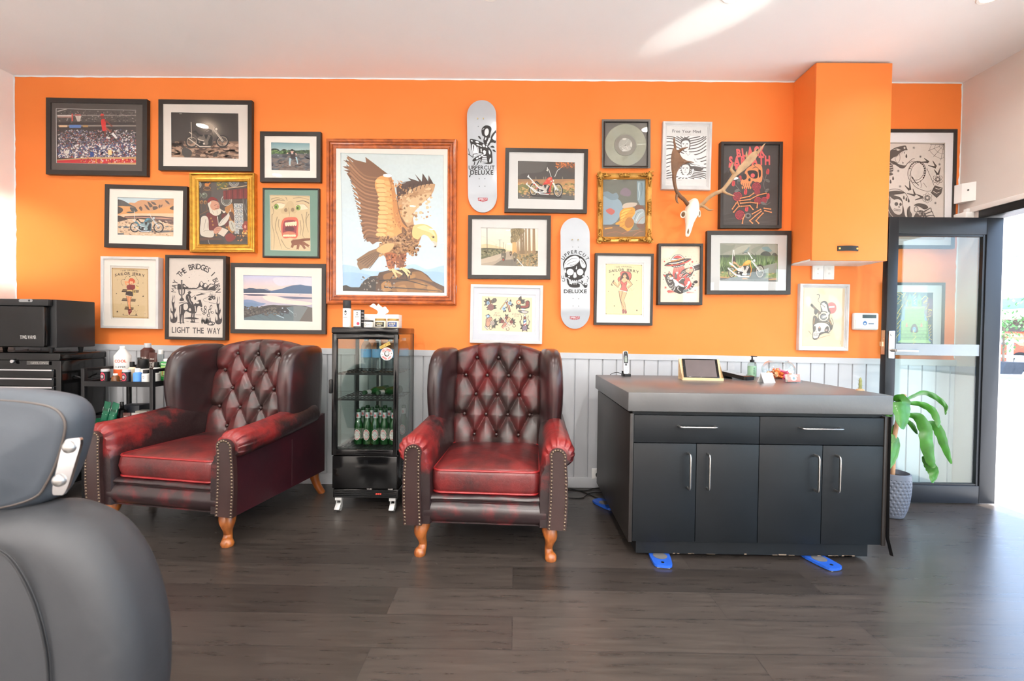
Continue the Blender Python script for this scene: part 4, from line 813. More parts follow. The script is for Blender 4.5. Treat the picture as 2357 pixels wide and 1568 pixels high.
picture('framed_photo', 'black framed photo of a red chopper on grass, right of the snake skateboard', 'picture', (1150, 330, .10843),
        [(112, 85), (1872, 128), (1862, 1500), (112, 1445)], .030, 80, FBLACK, PLAIN, d_red, [(385, 378), (1595, 408), (1590, 1208), (385, 1180)], (206, 204, 201))
def d_road(A):
    grad(A, 410, 390, 1670, 900, (226, 222, 214), (244, 222, 190), 10)
    A.poly((236, 200, 156), '420 770 560 750 700 780 900 830 1000 880 1100 900 1100 940 420 940'); A.blob((96, 96, 76), '420 850 600 840 800 850 930 860 960 900 900 930 420 940'); A.poly((112, 112, 86), '420 900 700 890 900 920 880 950 640 1010 420 1080'); speck(A, 430, 880, 880, 1010, 50, [(84, 86, 62), (136, 134, 104), (158, 150, 116)], 10, 28, 64, 1.4)
    A.poly((178, 162, 142), '420 1080 880 950 1000 910 1110 920 1340 1240 420 1240'); A.poly((120, 112, 98), '420 1240 700 1200 880 1090 1180 1080 1340 1240'); A.poly((196, 180, 158), '420 1090 860 960 980 930 760 1110 420 1180')
    A.poly((128, 120, 92), '1150 930 1680 920 1680 1250 1420 1250 1200 1060'); speck(A, 1200, 920, 1660, 1230, 70, [(104, 98, 74), (156, 138, 98), (190, 158, 110)], 10, 32, 65, 1.2); A.line((238, 232, 222), '1200 1080 1340 1235', 12, 18); A.line((90, 84, 76), '1092 1050 1092 1220', 6)
    A.blob((138, 120, 84), '1065 450 1130 425 1300 425 1360 460 1350 520 1290 560 1250 640 1180 720 1090 740 1060 690 1080 600 1070 520'); speck(A, 1070, 440, 1340, 700, 60, [(112, 98, 66), (164, 142, 102)], 8, 34, 66, .5)
    for x0, x1, y0, c in ((1100, 1185, 720, (222, 168, 110)), (1195, 1215, 680, (170, 140, 104)), (1228, 1244, 640, (160, 132, 98)), (1265, 1305, 540, (140, 118, 88)), (1318, 1350, 500, (140, 118, 88)), (1368, 1405, 425, (158, 132, 98)), (1438, 1480, 425, (158, 130, 96)), (1530, 1580, 425, (158, 128, 94))): A.poly(c, [(x0, y0), (x1, y0), (x1+14, 960), (x0-4, 980)])
    for x, y0, y1, w in ((562, 412, 930, 13), (834, 660, 850, 9), (908, 720, 860, 7), (945, 760, 860, 5), (752, 760, 840, 5)): A.line((104, 88, 74), [(x, y0), (x+3, y1)], w)
    A.line((120, 104, 90), '795 668 875 668', 6); A.line((150, 132, 116), '895 728 925 728', 5); A.line((190, 178, 164), '437 580 560 632 760 760 900 830', 3)
    for x, y, s, c in ((915, 1000, 1.0, (112, 106, 92)), (1152, 1010, .95, (124, 112, 88)), (1066, 945, .5, (110, 90, 66))):
        A.blob(c, [(x-50*s, y-40*s), (x-15*s, y-70*s), (x+20*s, y-75*s), (x+52*s, y-40*s), (x+40*s, y+70*s), (x+10*s, y+125*s), (x-20*s, y+120*s), (x-40*s, y+60*s)]); A.ell((150, 132, 108), x-2*s, y-72*s, 20*s, 24*s); A.ell((76, 66, 60), x, y+86*s, 22*s, 40*s); A.ell((186, 172, 150), x-14*s, y+20*s, 16*s, 18*s)
    A.ell((170, 70, 46), 910, 1090, 18, 22)
picture('framed_photo', 'black framed photo of motorcyclists on a road beside palm trees', 'picture', (1060, 480, .10843),
        [(152, 125), (1912, 162), (1915, 1515), (163, 1475)], .030, 82, FBLACK, PLAIN, d_road, [(435, 408), (1642, 432), (1642, 1235), (437, 1207)], (206, 203, 199))
K0 = (46, 38, 36)
def leafs(A, x, y, r, angs, c=(70, 84, 66)):
    for a in angs:
        q = math.radians(a); ux, uy = math.cos(q), math.sin(q); A.poly(K0, [(x, y), (x+ux*r*.5-uy*r*.24, y+uy*r*.5+ux*r*.24), (x+ux*r, y+uy*r), (x+ux*r*.5+uy*r*.24, y+uy*r*.5-ux*r*.24)]); A.line(c, [(x+ux*r*.3, y+uy*r*.3), (x+ux*r*.8, y+uy*r*.8)], r*.14, 2)
def rose(A, x, y, r, c, k=K0):
    A.ell(k, x, y, r, r); A.ell(c, x, y, r*.9, r*.9)
    for f in (.72, .48, .26): A.ring(k, x+r*(.9-f)*.08, y, r*f, r*f*.9, r*.08)
    for a in range(0, 360, 60): q = math.radians(a+20); A.line(k, [(x+r*.5*math.cos(q), y+r*.5*math.sin(q)), (x+r*.88*math.cos(q+.3), y+r*.88*math.sin(q+.3))], r*.07)
def d_flash(A):
    A.rect((222, 224, 232), 250, 300, 1640, 1330); A.poly((232, 212, 174), '382 410 1518 445 1515 1222 382 1188')
    leafs(A, 540, 560, 130, (-90, -130, -160, 150)); A.poly((60, 52, 48), '570 520 650 455 700 455 725 500 700 550 610 580'); A.line((120, 116, 110), '610 490 640 570', 7); A.line((120, 116, 110), '660 465 690 555', 7); A.blob((110, 78, 50), '545 520 590 500 600 560 570 600 540 580'); A.ell((150, 186, 214), 525, 565, 34, 40); A.ell(K0, 525, 565, 14, 16); leafs(A, 600, 660, 130, (10, -20, 150, 175)); rose(A, 585, 660, 76, (150, 92, 88))
    A.line(K0, '800 712 935 520', 34, 26); A.line((206, 172, 110), '803 706 930 525', 16, 12); A.poly((200, 214, 222), '815 712 920 560 905 640 870 700 830 722'); A.line(K0, '945 530 985 640 1015 770', 56, 50); A.line((160, 98, 72), '950 540 990 640 1015 760', 36, 32); A.line((230, 214, 190), '955 550 1010 740', 7); A.line(K0, '960 455 945 520', 14, 10); A.ell(K0, 935, 522, 24, 24); A.ell((220, 224, 226), 935, 522, 15, 15)
    leafs(A, 1020, 570, 100, (-80, 30, 60)); A.ell((150, 186, 214), 1015, 570, 42, 40); A.ell(K0, 1015, 570, 15, 15); leafs(A, 890, 700, 90, (100, 60, -40)); A.ell((150, 186, 214), 885, 695, 40, 42); A.ell(K0, 885, 695, 14, 14)
    leafs(A, 1215, 555, 170, (-25, -70, 110, 80, -5)); A.ell(K0, 1215, 550, 60, 58); A.ell((214, 132, 88), 1215, 550, 52, 50); A.ell((236, 220, 190), 1215, 550, 30, 28); A.ell(K0, 1218, 552, 10, 12)
    A.blob(K0, '1365 580 1380 520 1440 512 1465 560 1455 660 1400 690 1260 690 1250 630 1360 620'); A.blob((138, 54, 48), '1375 575 1390 530 1432 525 1450 570 1440 640 1390 670 1275 672 1265 640 1370 632'); A.line(K0, '1380 590 1450 600', 7); A.line(K0, '1290 580 1380 590', 12); A.poly((200, 206, 214), '1275 690 1360 695 1340 740 1280 730'); A.blob(K0, '1190 735 1280 730 1420 745 1430 780 1370 805 1300 795 1240 780'); A.blob((208, 200, 196), '1280 745 1400 755 1415 775 1360 790 1300 780'); A.line((120, 130, 140), '1200 740 1300 780', 10)
    A.text(K0, 'Will', 680, 768, 100, 40, 0, .1, 2, .4); A.text(K0, "O'Brien", 650, 815, 155, 46, 0, .08, 2, .4); A.text(K0, '& Ornate', 1068, 785, 195, 46, 0, .08, 2, .4); A.text(K0, '2024', 1105, 842, 105, 36, 0, .1, 2, .4)
    A.poly(K0, '465 845 535 808 575 850 540 900 490 900'); A.ell((150, 190, 226), 520, 865, 36, 32); A.ell((236, 240, 240), 508, 872, 12, 10); A.blob(K0, '480 920 560 880 600 880 620 930 590 1020 540 1110 470 1080 470 1000'); A.blob((206, 150, 122), '490 930 560 892 595 895 608 930 580 1010 535 1095 482 1070 482 1000')
    for i in range(4): A.line(K0, [(510+26*i, 915-6*i), (495+26*i, 1000)], 6)
    A.line(K0, '450 1085 520 1160', 36); A.line((234, 230, 224), '452 1088 518 1156', 18); leafs(A, 640, 1020, 130, (-60, -25, 20, 70, 95)); rose(A, 620, 1020, 56, (206, 190, 176)); A.ring(K0, 580, 1130, 34, 38, 9)
    leafs(A, 850, 970, 110, (180, 150, 210, -120)); rose(A, 845, 980, 44, (140, 56, 50)); leafs(A, 935, 890, 90, (-100, -60, 20)); rose(A, 940, 900, 38, (140, 56, 50)); leafs(A, 1050, 990, 110, (-70, -30, 10, 40)); rose(A, 1050, 990, 42, (140, 56, 50))
    A.line(K0, '1010 890 850 1120', 74); A.line((212, 178, 130), '1008 896 940 1000', 52); A.line((190, 130, 112), '930 1010 845 1130', 56); A.line((190, 190, 194), '865 880 930 990 1000 1080', 18, 24); A.line(K0, '870 890 1000 1075', 5); A.ring(K0, 965, 1150, 38, 42, 10); A.ring(K0, 1110, 1080, 40, 34, 10); A.poly((232, 216, 190), '870 1110 1080 1020 1100 1060 890 1150'); A.text((120, 40, 36), 'STAY FRESH', 888, 1102, 200, 26, .02, .1, -23)
    for s in (-1, 1): A.line(K0, [(1352+s*80, 850), (1352+s*70, 920), (1352+s*100, 980), (1352+s*70, 1050)], 14, 8, 5); A.line(K0, [(1352+s*112, 970), (1352+s*108, 1020), (1352+s*80, 1060)], 12, 6, 5)
    A.ell(K0, 1352, 850, 27, 27); A.ell((226, 230, 236), 1350, 847, 19, 19); A.rect(K0, 1322, 878, 1386, 935); A.rect((130, 66, 46), 1330, 884, 1378, 928); A.rect(K0, 1315, 932, 1390, 1080); A.rect((236, 238, 240), 1324, 940, 1382, 1076)
    A.poly((60, 110, 160), '1324 975 1382 945 1382 985 1324 1015'); A.poly((170, 60, 52), '1324 1050 1382 1020 1382 1055 1340 1076 1324 1076'); leafs(A, 1350, 1110, 120, (-30, -150, 20, 160, 60, 120)); rose(A, 1350, 1130, 58, (150, 130, 150))
picture('framed_print', 'white framed tattoo flash sheet of barber tools, behind the top of the right armchair', 'print', (1070, 640, .10204),
        [(125, 127), (1755, 182), (1750, 1505), (118, 1445)], .032, 64, FWHITE, PLAIN, d_flash, [(308, 345), (1585, 388), (1580, 1290), (308, 1245)], (194, 197, 206))
def d_vinyl(A):
    A.rect((116, 110, 103), 180, 110, 1480, 1420)
VINYL = mat('clear_grey_vinyl', (158, 158, 140), .3, var=.05, scale=40, coat=.4)
def vinyl_parts(o, local, full, w, h, bw, depth):
    def fn(x, y, q): return local(1370+x*.0861, 265+y*.0861, q)
    c = local(*full((808, 800))); R = (local(*full((1365, 800)))-c).length
    mb = MB(); prof = [(R*.30, .0012), (R*.52, .0012), (R*.53, .002), (R*.98, .002), (R, .0008)]
    M = Matrix.Translation(c+Vector((0, -.0008, 0))) @ Matrix.Rotation(PI/2, 4, 'X')
    pr = []
    for i in range(40): r = R*(.55+.42*i/39); pr += [(r, .0020), (r+R*.004, .0024)]
    mb.lathe([(.003, .0010), (R*.52, .0010), (R*.525, .002)]+pr+[(R, .0008)], n=72, M=M); mb.build('record_disc', VINYL, o)
    A = Art(); A.ell((138, 132, 122), 808, 800, 285); A.ell((168, 164, 154), 808, 800, 184); A.line((206, 202, 194), '655 850 800 780 900 645', 9, 7); A.blob((214, 210, 200), '720 640 770 615 830 620 825 650 770 665'); A.blob((208, 204, 194), '940 760 960 710 990 780 975 850 930 830')
    for a in range(150, 330, 14): q = math.radians(a); A.line((190, 186, 178), [(790+40*math.cos(q), 790+40*math.sin(q)), (800+165*math.cos(q), 795+165*math.sin(q))], 3)
    A.poly((214, 210, 202), '705 850 920 820 945 930 730 970'); A.text((150, 146, 138), 'NORTH', 722, 850, 200, 44, .03, .08, -5); A.text((150, 146, 138), 'ATTACK', 712, 900, 220, 44, .03, .08, -5); A.ell((70, 66, 62), 806, 805, 11)
    A.build('record_label', fn, o, .0062)
picture('framed_record', 'slim black frame holding a clear grey vinyl record, above the ornate gold frame', 'framed record', (1370, 265, .0861),
        [(235, 150), (1430, 160), (1425, 1388), (233, 1370)], .032, 32, FBLACK, SLIM, d_vinyl, None, None, True, .012, vinyl_parts)
def d_still(A):                                            # a plain arrangement of drapery colours in place of the known painting
    A.rect((108, 108, 96), 200, 240, 1080, 1390); A.blob((140, 160, 172), '200 640 280 560 420 600 560 640 620 800 540 1000 420 1110 200 1130'); A.blob((122, 140, 148), '220 520 320 470 420 520 500 500 540 600 400 640')
    A.poly((132, 152, 158), '900 270 1050 270 1050 740 960 740 905 640'); A.line((176, 190, 194), '940 300 930 420 950 520 930 640', 26, 14, 4); A.line((106, 124, 130), '990 300 1000 420 980 560', 20, 10, 4)
    A.blob((120, 82, 62), '860 760 960 740 1050 820 1050 1180 900 1160 880 900'); A.blob((166, 176, 176), '800 1000 850 880 940 820 1040 840 1050 1080 940 1100 860 1090'); A.line((120, 132, 136), '850 1020 900 900 980 860', 16, 8, 4); A.line((206, 214, 214), '880 1050 940 930 1010 880', 14, 8, 4); A.line((190, 120, 80), '900 1100 980 1000 1040 960', 12, 6, 4)
    A.blob((214, 150, 44), '560 900 620 820 740 770 850 800 860 900 800 1000 840 1100 760 1230 640 1250 540 1180 480 1100 560 1040'); A.blob((236, 180, 76), '600 880 700 820 780 830 700 900 640 1000 590 1040'); A.blob((170, 108, 34), '700 1000 780 980 840 1060 800 1160 700 1180 660 1100')
    for p in ('580 920 700 860 820 840', '570 980 690 920 830 890', '560 1040 680 980 800 960', '540 1100 660 1060 780 1060', '560 1180 680 1120 800 1120'): A.line((184, 116, 40), p, 12, 6, 4)
    A.rect((92, 84, 78), 200, 1120, 560, 1180); A.blob((124, 92, 62), '200 1170 560 1160 760 1260 1080 1180 1080 1390 200 1390'); A.line((206, 140, 50), '270 1200 340 1190 420 1180', 30, 20, 3); A.line((190, 112, 70), '600 1300 760 1240 980 1220', 10, 5, 4); A.line((160, 100, 70), '300 1300 500 1260 700 1330', 12, 6, 4); A.line((176, 110, 78), '820 1340 940 1260 1030 1260', 12, 6, 4)
    A.blob((196, 178, 160), '640 720 760 690 900 700 860 760 720 790 620 800'); A.blob((128, 110, 120), '600 440 680 400 780 470 760 560 660 560 570 520'); A.blob((190, 96, 84), '290 850 380 800 470 860 400 930')
def ornate_parts(o, local, full, w, h, bw, depth):
    mb = None; AG = mat('antique_gilt', (176, 132, 62), .36, .7, var=.35, scale=60)
    def lump(u, v, a, b, rot, hgt=.014): mb.sph((0, 0, 0), (a, hgt, b), 12, 8, M=Matrix.Translation((u, -depth+.006, v)) @ Matrix.Rotation(rot, 4, 'Y'))
    def curl(u, v, r, a0, s):
        pts = [(u+(r*(1-.75*t))*math.cos(a0+s*5*t), -depth-.004+.002*t, v+(r*(1-.75*t))*math.sin(a0+s*5*t)) for t in [i/14 for i in range(15)]]
        mb.tube(pts, [.0045*(1-.4*i/14) for i in range(15)], 6)
    for sx in (-1, 1):
        for sz in (-1, 1):
            mb = MB(); u, v = sx*(w/2-bw*.48), sz*(h/2-bw*.48); lump(u, v, .022, .022, 0, .016)
            for k in range(8): a = k*PI/4; lump(u+.022*math.cos(a), v+.022*math.sin(a), .0085, .006, -a, .012)
            curl(u+sx*.012, v+sz*.012, .018, .5*sx, sz); curl(u-sx*.03, v+sz*.004, .014, 2, sx); curl(u+sx*.004, v-sz*.03, .014, 1, -sz)
            for i in range(4): lump(u-sx*(.038+.011*i), v, .011-.0015*i, .010-.002*i, .4*(-1)**i, .010); lump(u, v-sz*(.038+.011*i), .010-.002*i, .011-.0015*i, .4*(-1)**i, .010)
            mb.build('carved_corner', AG, o)
    for s in (-1, 1):
        mb = MB()
        for i in range(-2, 3): lump(i*.013, s*(h/2-bw*.42)-s*abs(i)*.003, .011, .016-.003*abs(i), .35*i*s, .014)
        curl(-.032, s*(h/2-bw*.4), .013, 0, 1); curl(.032, s*(h/2-bw*.4), .013, PI, -1); mb.build('carved_crest', AG, o); mb = MB()
        for i in range(-3, 4): lump(s*(w/2-bw*.42)-s*abs(i)*.002, i*.013, .014-.002*abs(i), .010, .3*i*s, .014)
        curl(s*(w/2-bw*.4), -.05, .012, 1, 1); curl(s*(w/2-bw*.4), .05, .012, -1, -1); mb.build('carved_crest', AG, o)
picture('framed_painting', 'painting of yellow drapery in an ornate carved gold frame with scrolled corners', 'painting', (1360, 385, .11802),
        [(125, 95), (1195, 105), (1205, 1465), (138, 1460)], .045, 118, mat('antique_gilt_flat', (206, 158, 84), .34, .6, var=.16, scale=18), [(0, 0), (0, .7), (.08, .85), (.3, .7), (.62, .55), (.68, .7), (.76, .74), (.82, .55), (.92, .62), (1, .5), (1, .25)], d_still, None, None, True, .026, ornate_parts)
def d_mind(A):
    A.rect((224, 221, 218), 160, 150, 1060, 1390); K = (92, 84, 80); Wt = (240, 238, 236)
    A.text((70, 62, 60), 'Free Your Mind', 328, 244, 570, 62, .008, .06, 1.2); A.text((140, 134, 130), 'Yoga Meditation Society', 515, 326, 190, 14, 0, .1, 1); A.text((140, 134, 130), 'PROMOTED AND PRODUCED BY', 222, 1252, 300, 12, 0, .1, 1)
    A.rect(Wt, 205, 375, 1010, 1240)
    x0, x1, y0, y1 = 208, 1008, 378, 1238
    def wave(c, s):                                         # wavy op-art lines flowing round the figure
        pts = []
        for i in range(41):
            x = x0+(x1-x0)*i/40; d = (x-600)/400
            y = c+s*(-d*d*260 if True else 0)+240*math.exp(-((x-700)/150)**2)*s*.0
            pts.append((x, y+ (70*math.sin((x-208)/130+c/210))*(.4+.6*min(1, abs(d)))))
        return pts
    for i in range(46):
        q = []
        for x, y in wave(-60+i*42, 0)+[(0, -999)]:
            y += abs(x-600)*(-.55 if i < 20 else .55)*min(1, abs(i-20)/5+.15)
            if y0+4 < y < y1-4 and x > 1: q.append((x, y))
            else:
                if len(q) > 1: A.line(K, q, 20)
                q = []
    for cy, hy in ((560, 0), (1045, 0)):
        A.blob(K, [(500, cy-60), (540, cy-130), (600, cy-150), (660, cy-120), (690, cy-60), (680, cy+60), (640, cy+110), (590, cy+130), (530, cy+90), (505, cy+20)]); A.blob(Wt, [(512, cy-40), (550, cy-95), (600, cy-110), (650, cy-80), (672, cy-30), (660, cy+60), (620, cy+110), (585, cy+122), (540, cy+80), (515, cy+20)])
        for i in range(7): A.ell(K, 525+24*i, cy-92-18*math.sin(i*.5), 18, 16)
        for dx in (-42, 34): A.line(K, [(590+dx-22, cy-32), (590+dx+22, cy-30)], 9); A.ell(K, 590+dx, cy-22, 13, 8)
        A.line(K, [(590, cy-10), (580, cy+30), (598, cy+32)], 5); A.line(K, [(565, cy+58), (612, cy+58)], 9)
    A.blob(Wt, '560 730 600 700 640 690 700 720 780 760 800 830 960 940 945 1000 840 980 640 900 560 840 420 900 330 880 420 780'); A.line(K, '600 705 640 770 690 720', 6); A.line(K, '760 830 790 890 830 900', 6); A.blob(K, '680 990 780 980 950 1020 900 1070 800 1060 700 1030'); A.line(K, '640 910 800 950 950 1000', 6); A.line(Wt, '640 650 640 720', 40)
    A.blob(Wt, '270 1000 320 960 480 1060 520 1150 700 1150 730 1040 760 1060 700 1180 560 1210 420 1180 290 1090')
picture('framed_print', 'white framed print of statue heads on wavy lines, behind the left antler', 'print', (1510, 270, .11475),
        [(140, 68), (1130, 92), (1100, 1460), (115, 1440)], .030, 85, FWHITE, STEP, d_mind, frec=.012)
def d_skullrose(A):
    A.rect((66, 60, 58), 150, 130, 1100, 1490); R = (226, 92, 92); B = (226, 142, 88); Rd = (176, 50, 66); K = (40, 32, 32)
    for p in ('190 1280 400 1250 700 1330 1060 1300', '190 1360 500 1330 800 1400 1060 1350', '190 1420 600 1400 1060 1420'): A.line((84, 78, 76), p, 8, 5, 5)
    A.text(R, 'BL', 378, 232, 150, 128, .05, .12, -6); A.text(R, 'ACK', 555, 196, 285, 148, .05, .12, -3); A.text(R, 'SABBATH', 262, 350, 660, 140, .05, .11, -1); A.poly(R, '262 470 330 440 320 500 300 530 258 530'); A.poly(R, '350 470 420 470 400 555 370 560')
    A.blob(B, '520 600 560 540 640 490 720 470 780 490 800 560 800 680 780 760 700 770 650 740 620 780 600 830 540 840 490 820 450 780 470 720 500 690'); A.blob(K, '560 590 640 570 710 590 730 650 710 700 640 700 590 660'); A.ell(R, 646, 655, 34, 34); A.blob(K, '470 660 510 620 545 650 545 700 500 730 475 700'); A.blob(K, '745 560 775 580 775 660 750 690 740 620'); A.blob(K, '575 710 605 700 610 740 580 745'); A.line(K, '640 540 700 520 740 560 720 620', 8, 5, 4); A.line(K, '660 480 700 530', 8, 4); A.line(K, '640 760 640 840', 7)
    for i in range(5): A.line(K, [(480+32*i, 780), (485+30*i, 850)], 7); A.blob(B, [(470+32*i, 830), (492+32*i, 835), (490+32*i, 870), (474+32*i, 866)])
    for x, y, r in ((705, 835, 78), (400, 990, 84), (440, 1290, 84), (730, 1060, 66), (830, 1050, 56), (720, 920, 50)): rose(A, x, y, r, Rd, (60, 24, 30))
    for x, y in ((886, 590), (335, 780), (890, 985), (530, 915), (548, 1185), (440, 700)): A.blob((214, 70, 72), [(x-26, y+30), (x-16, y-30), (x+10, y-44), (x+26, y-20), (x+20, y+34), (x, y+48)]); A.line((110, 30, 36), [(x-4, y-30), (x+4, y+36)], 6)
    G = (120, 116, 114)
    for p in ('870 630 840 720 820 800 840 880', '360 800 420 870 450 920', '890 1030 870 1080 850 1130 930 1085', '830 730 800 660', '400 730 410 800'): A.line(G, p, 9, 6, 4)
    for x, y, r in ((885, 740, 30), (872, 895, -40), (390, 900, -20), (420, 720, 60), (810, 1100, 20), (570, 1320, 0)): A.ell(G, x, y, 40, 22, r); A.line(K, [(x-30, y), (x+30, y)], 4)
    def bone(x0, y0, x1, y1, w):
        A.line(K, [(x0, y0), (x1, y1)], w+10); A.line(B, [(x0, y0), (x1, y1)], w*.7)
        for x, y in ((x0, y0), (x1, y1)): A.ell(B, x, y, w*.55, w*.5)
    for q in ((450, 1020, 590, 990), (590, 990, 660, 940), (440, 1060, 600, 1040), (600, 1040, 730, 970), (730, 970, 860, 940), (450, 1100, 610, 1085), (610, 1085, 720, 1100), (720, 1100, 715, 1170), (460, 1150, 600, 1140), (600, 1140, 650, 1200), (320, 1190, 380, 1100), (340, 1240, 420, 1150), (770, 1200, 640, 1270), (780, 1230, 690, 1300), (690, 1300, 600, 1380), (810, 1260, 740, 1330), (740, 1330, 700, 1380), (930, 1195, 830, 1180), (940, 1245, 840, 1220), (600, 1380, 640, 1420), (700, 1380, 740, 1420), (520, 1290, 490, 1350), (490, 1350, 480, 1420), (400, 1080, 430, 1150)): bone(*q, 24)
    A.ell(G, 570, 1300, 50, 44); A.ell(K, 570, 1300, 26, 22)
picture('framed_poster', 'black framed dark poster of a skull among red roses, behind the right antler', 'poster', (1640, 310, .14354),
        [(132, 100), (1120, 118), (1122, 1508), (134, 1490)], .045, 46, FBLACK, DEEP, d_skullrose, frec=.016)
def d_pin2(A):
    A.rect((236, 234, 232), 260, 260, 1090, 1340); A.poly((206, 194, 146), '322 308 1018 325 1012 1285 320 1270'); A.poly((220, 208, 162), '335 330 1000 345 996 1260 336 1248')
    for x, y in ((332, 317), (1002, 336), (1000, 1276), (330, 1258)): A.ell((70, 60, 44), x, y, 8)
    T = (84, 74, 56); sailor_head(A, 385, 350, 570, T); K = (74, 60, 52); S = (240, 176, 130); R = (222, 100, 90)
    for x, y, r in ((473, 518, 16), (912, 625, 12), (375, 834, 10), (486, 1110, 18), (915, 1193, 22), (776, 972, 7)): A.star(T, x, y, r)
    A.blob(K, '548 600 570 560 605 540 600 480 640 445 720 455 790 470 815 520 805 590 760 640 640 640 570 650'); A.blob(R, '556 600 576 566 612 548 608 486 642 455 720 464 784 478 806 520 796 584 755 630 640 630 576 640'); A.blob(K, '610 560 640 490 700 470 740 500 770 580 770 610 720 610 640 600 610 630 590 610')
    A.line(K, '470 655 555 740 600 640', 52, 48); A.line(S, '472 655 555 735 600 640', 38, 36); A.line(K, '740 620 815 700 735 765', 52, 40); A.line(S, '738 620 810 700 735 762', 38, 30)
    A.blob(S, '625 610 660 580 700 580 735 620 710 700 640 700'); A.ell(S, 685, 535, 34, 46); A.blob(K, '640 560 650 500 690 478 730 500 740 570 715 540 690 510 660 530'); A.line((180, 60, 56), '688 562 706 562', 7); A.line(K, '670 530 685 530', 5); A.line(K, '700 530 714 530', 5)
    A.blob(K, '600 650 640 645 670 670 720 640 730 680 715 740 740 830 640 820 590 800 620 740'); A.blob(R, '608 656 638 652 670 680 716 650 722 680 706 740 730 820 640 808 600 792 630 740'); A.line(K, '620 700 650 706', 6); A.line(K, '672 706 705 700', 6); A.line((238, 226, 206), '590 806 640 822 735 845', 16)
    A.line(K, '600 820 605 920 640 1080 655 1220', 60, 30, 4); A.line(S, '602 820 608 920 642 1080 656 1210', 46, 22, 4); A.line(K, '685 840 640 990 670 1090 700 1220', 92, 32, 4); A.line(S, '685 840 642 990 670 1090 698 1210', 76, 22, 4)
    A.blob((150, 84, 84), '640 1250 645 1180 665 1170 680 1220 672 1250'); A.blob((150, 84, 84), '685 1250 690 1190 700 1170 725 1220 715 1252'); A.line(K, '436 720 465 650 482 615', 36, 12); A.line((220, 196, 150), '445 705 462 665', 22, 16); A.line((170, 160, 124), '770 830 800 770 820 820 870 770', 5, 4, 4)
picture('framed_print', 'black framed pin-up print of a woman in red swimsuit, right of the skull skateboard', 'print', (1355, 570, .12121),
        [(115, 95), (1228, 125), (1222, 1490), (115, 1458)], .034, 44, FBLACK, PLAIN, d_pin2, [(300, 298), (1042, 298), (1040, 1310), (303, 1300)], (200, 200, 200))
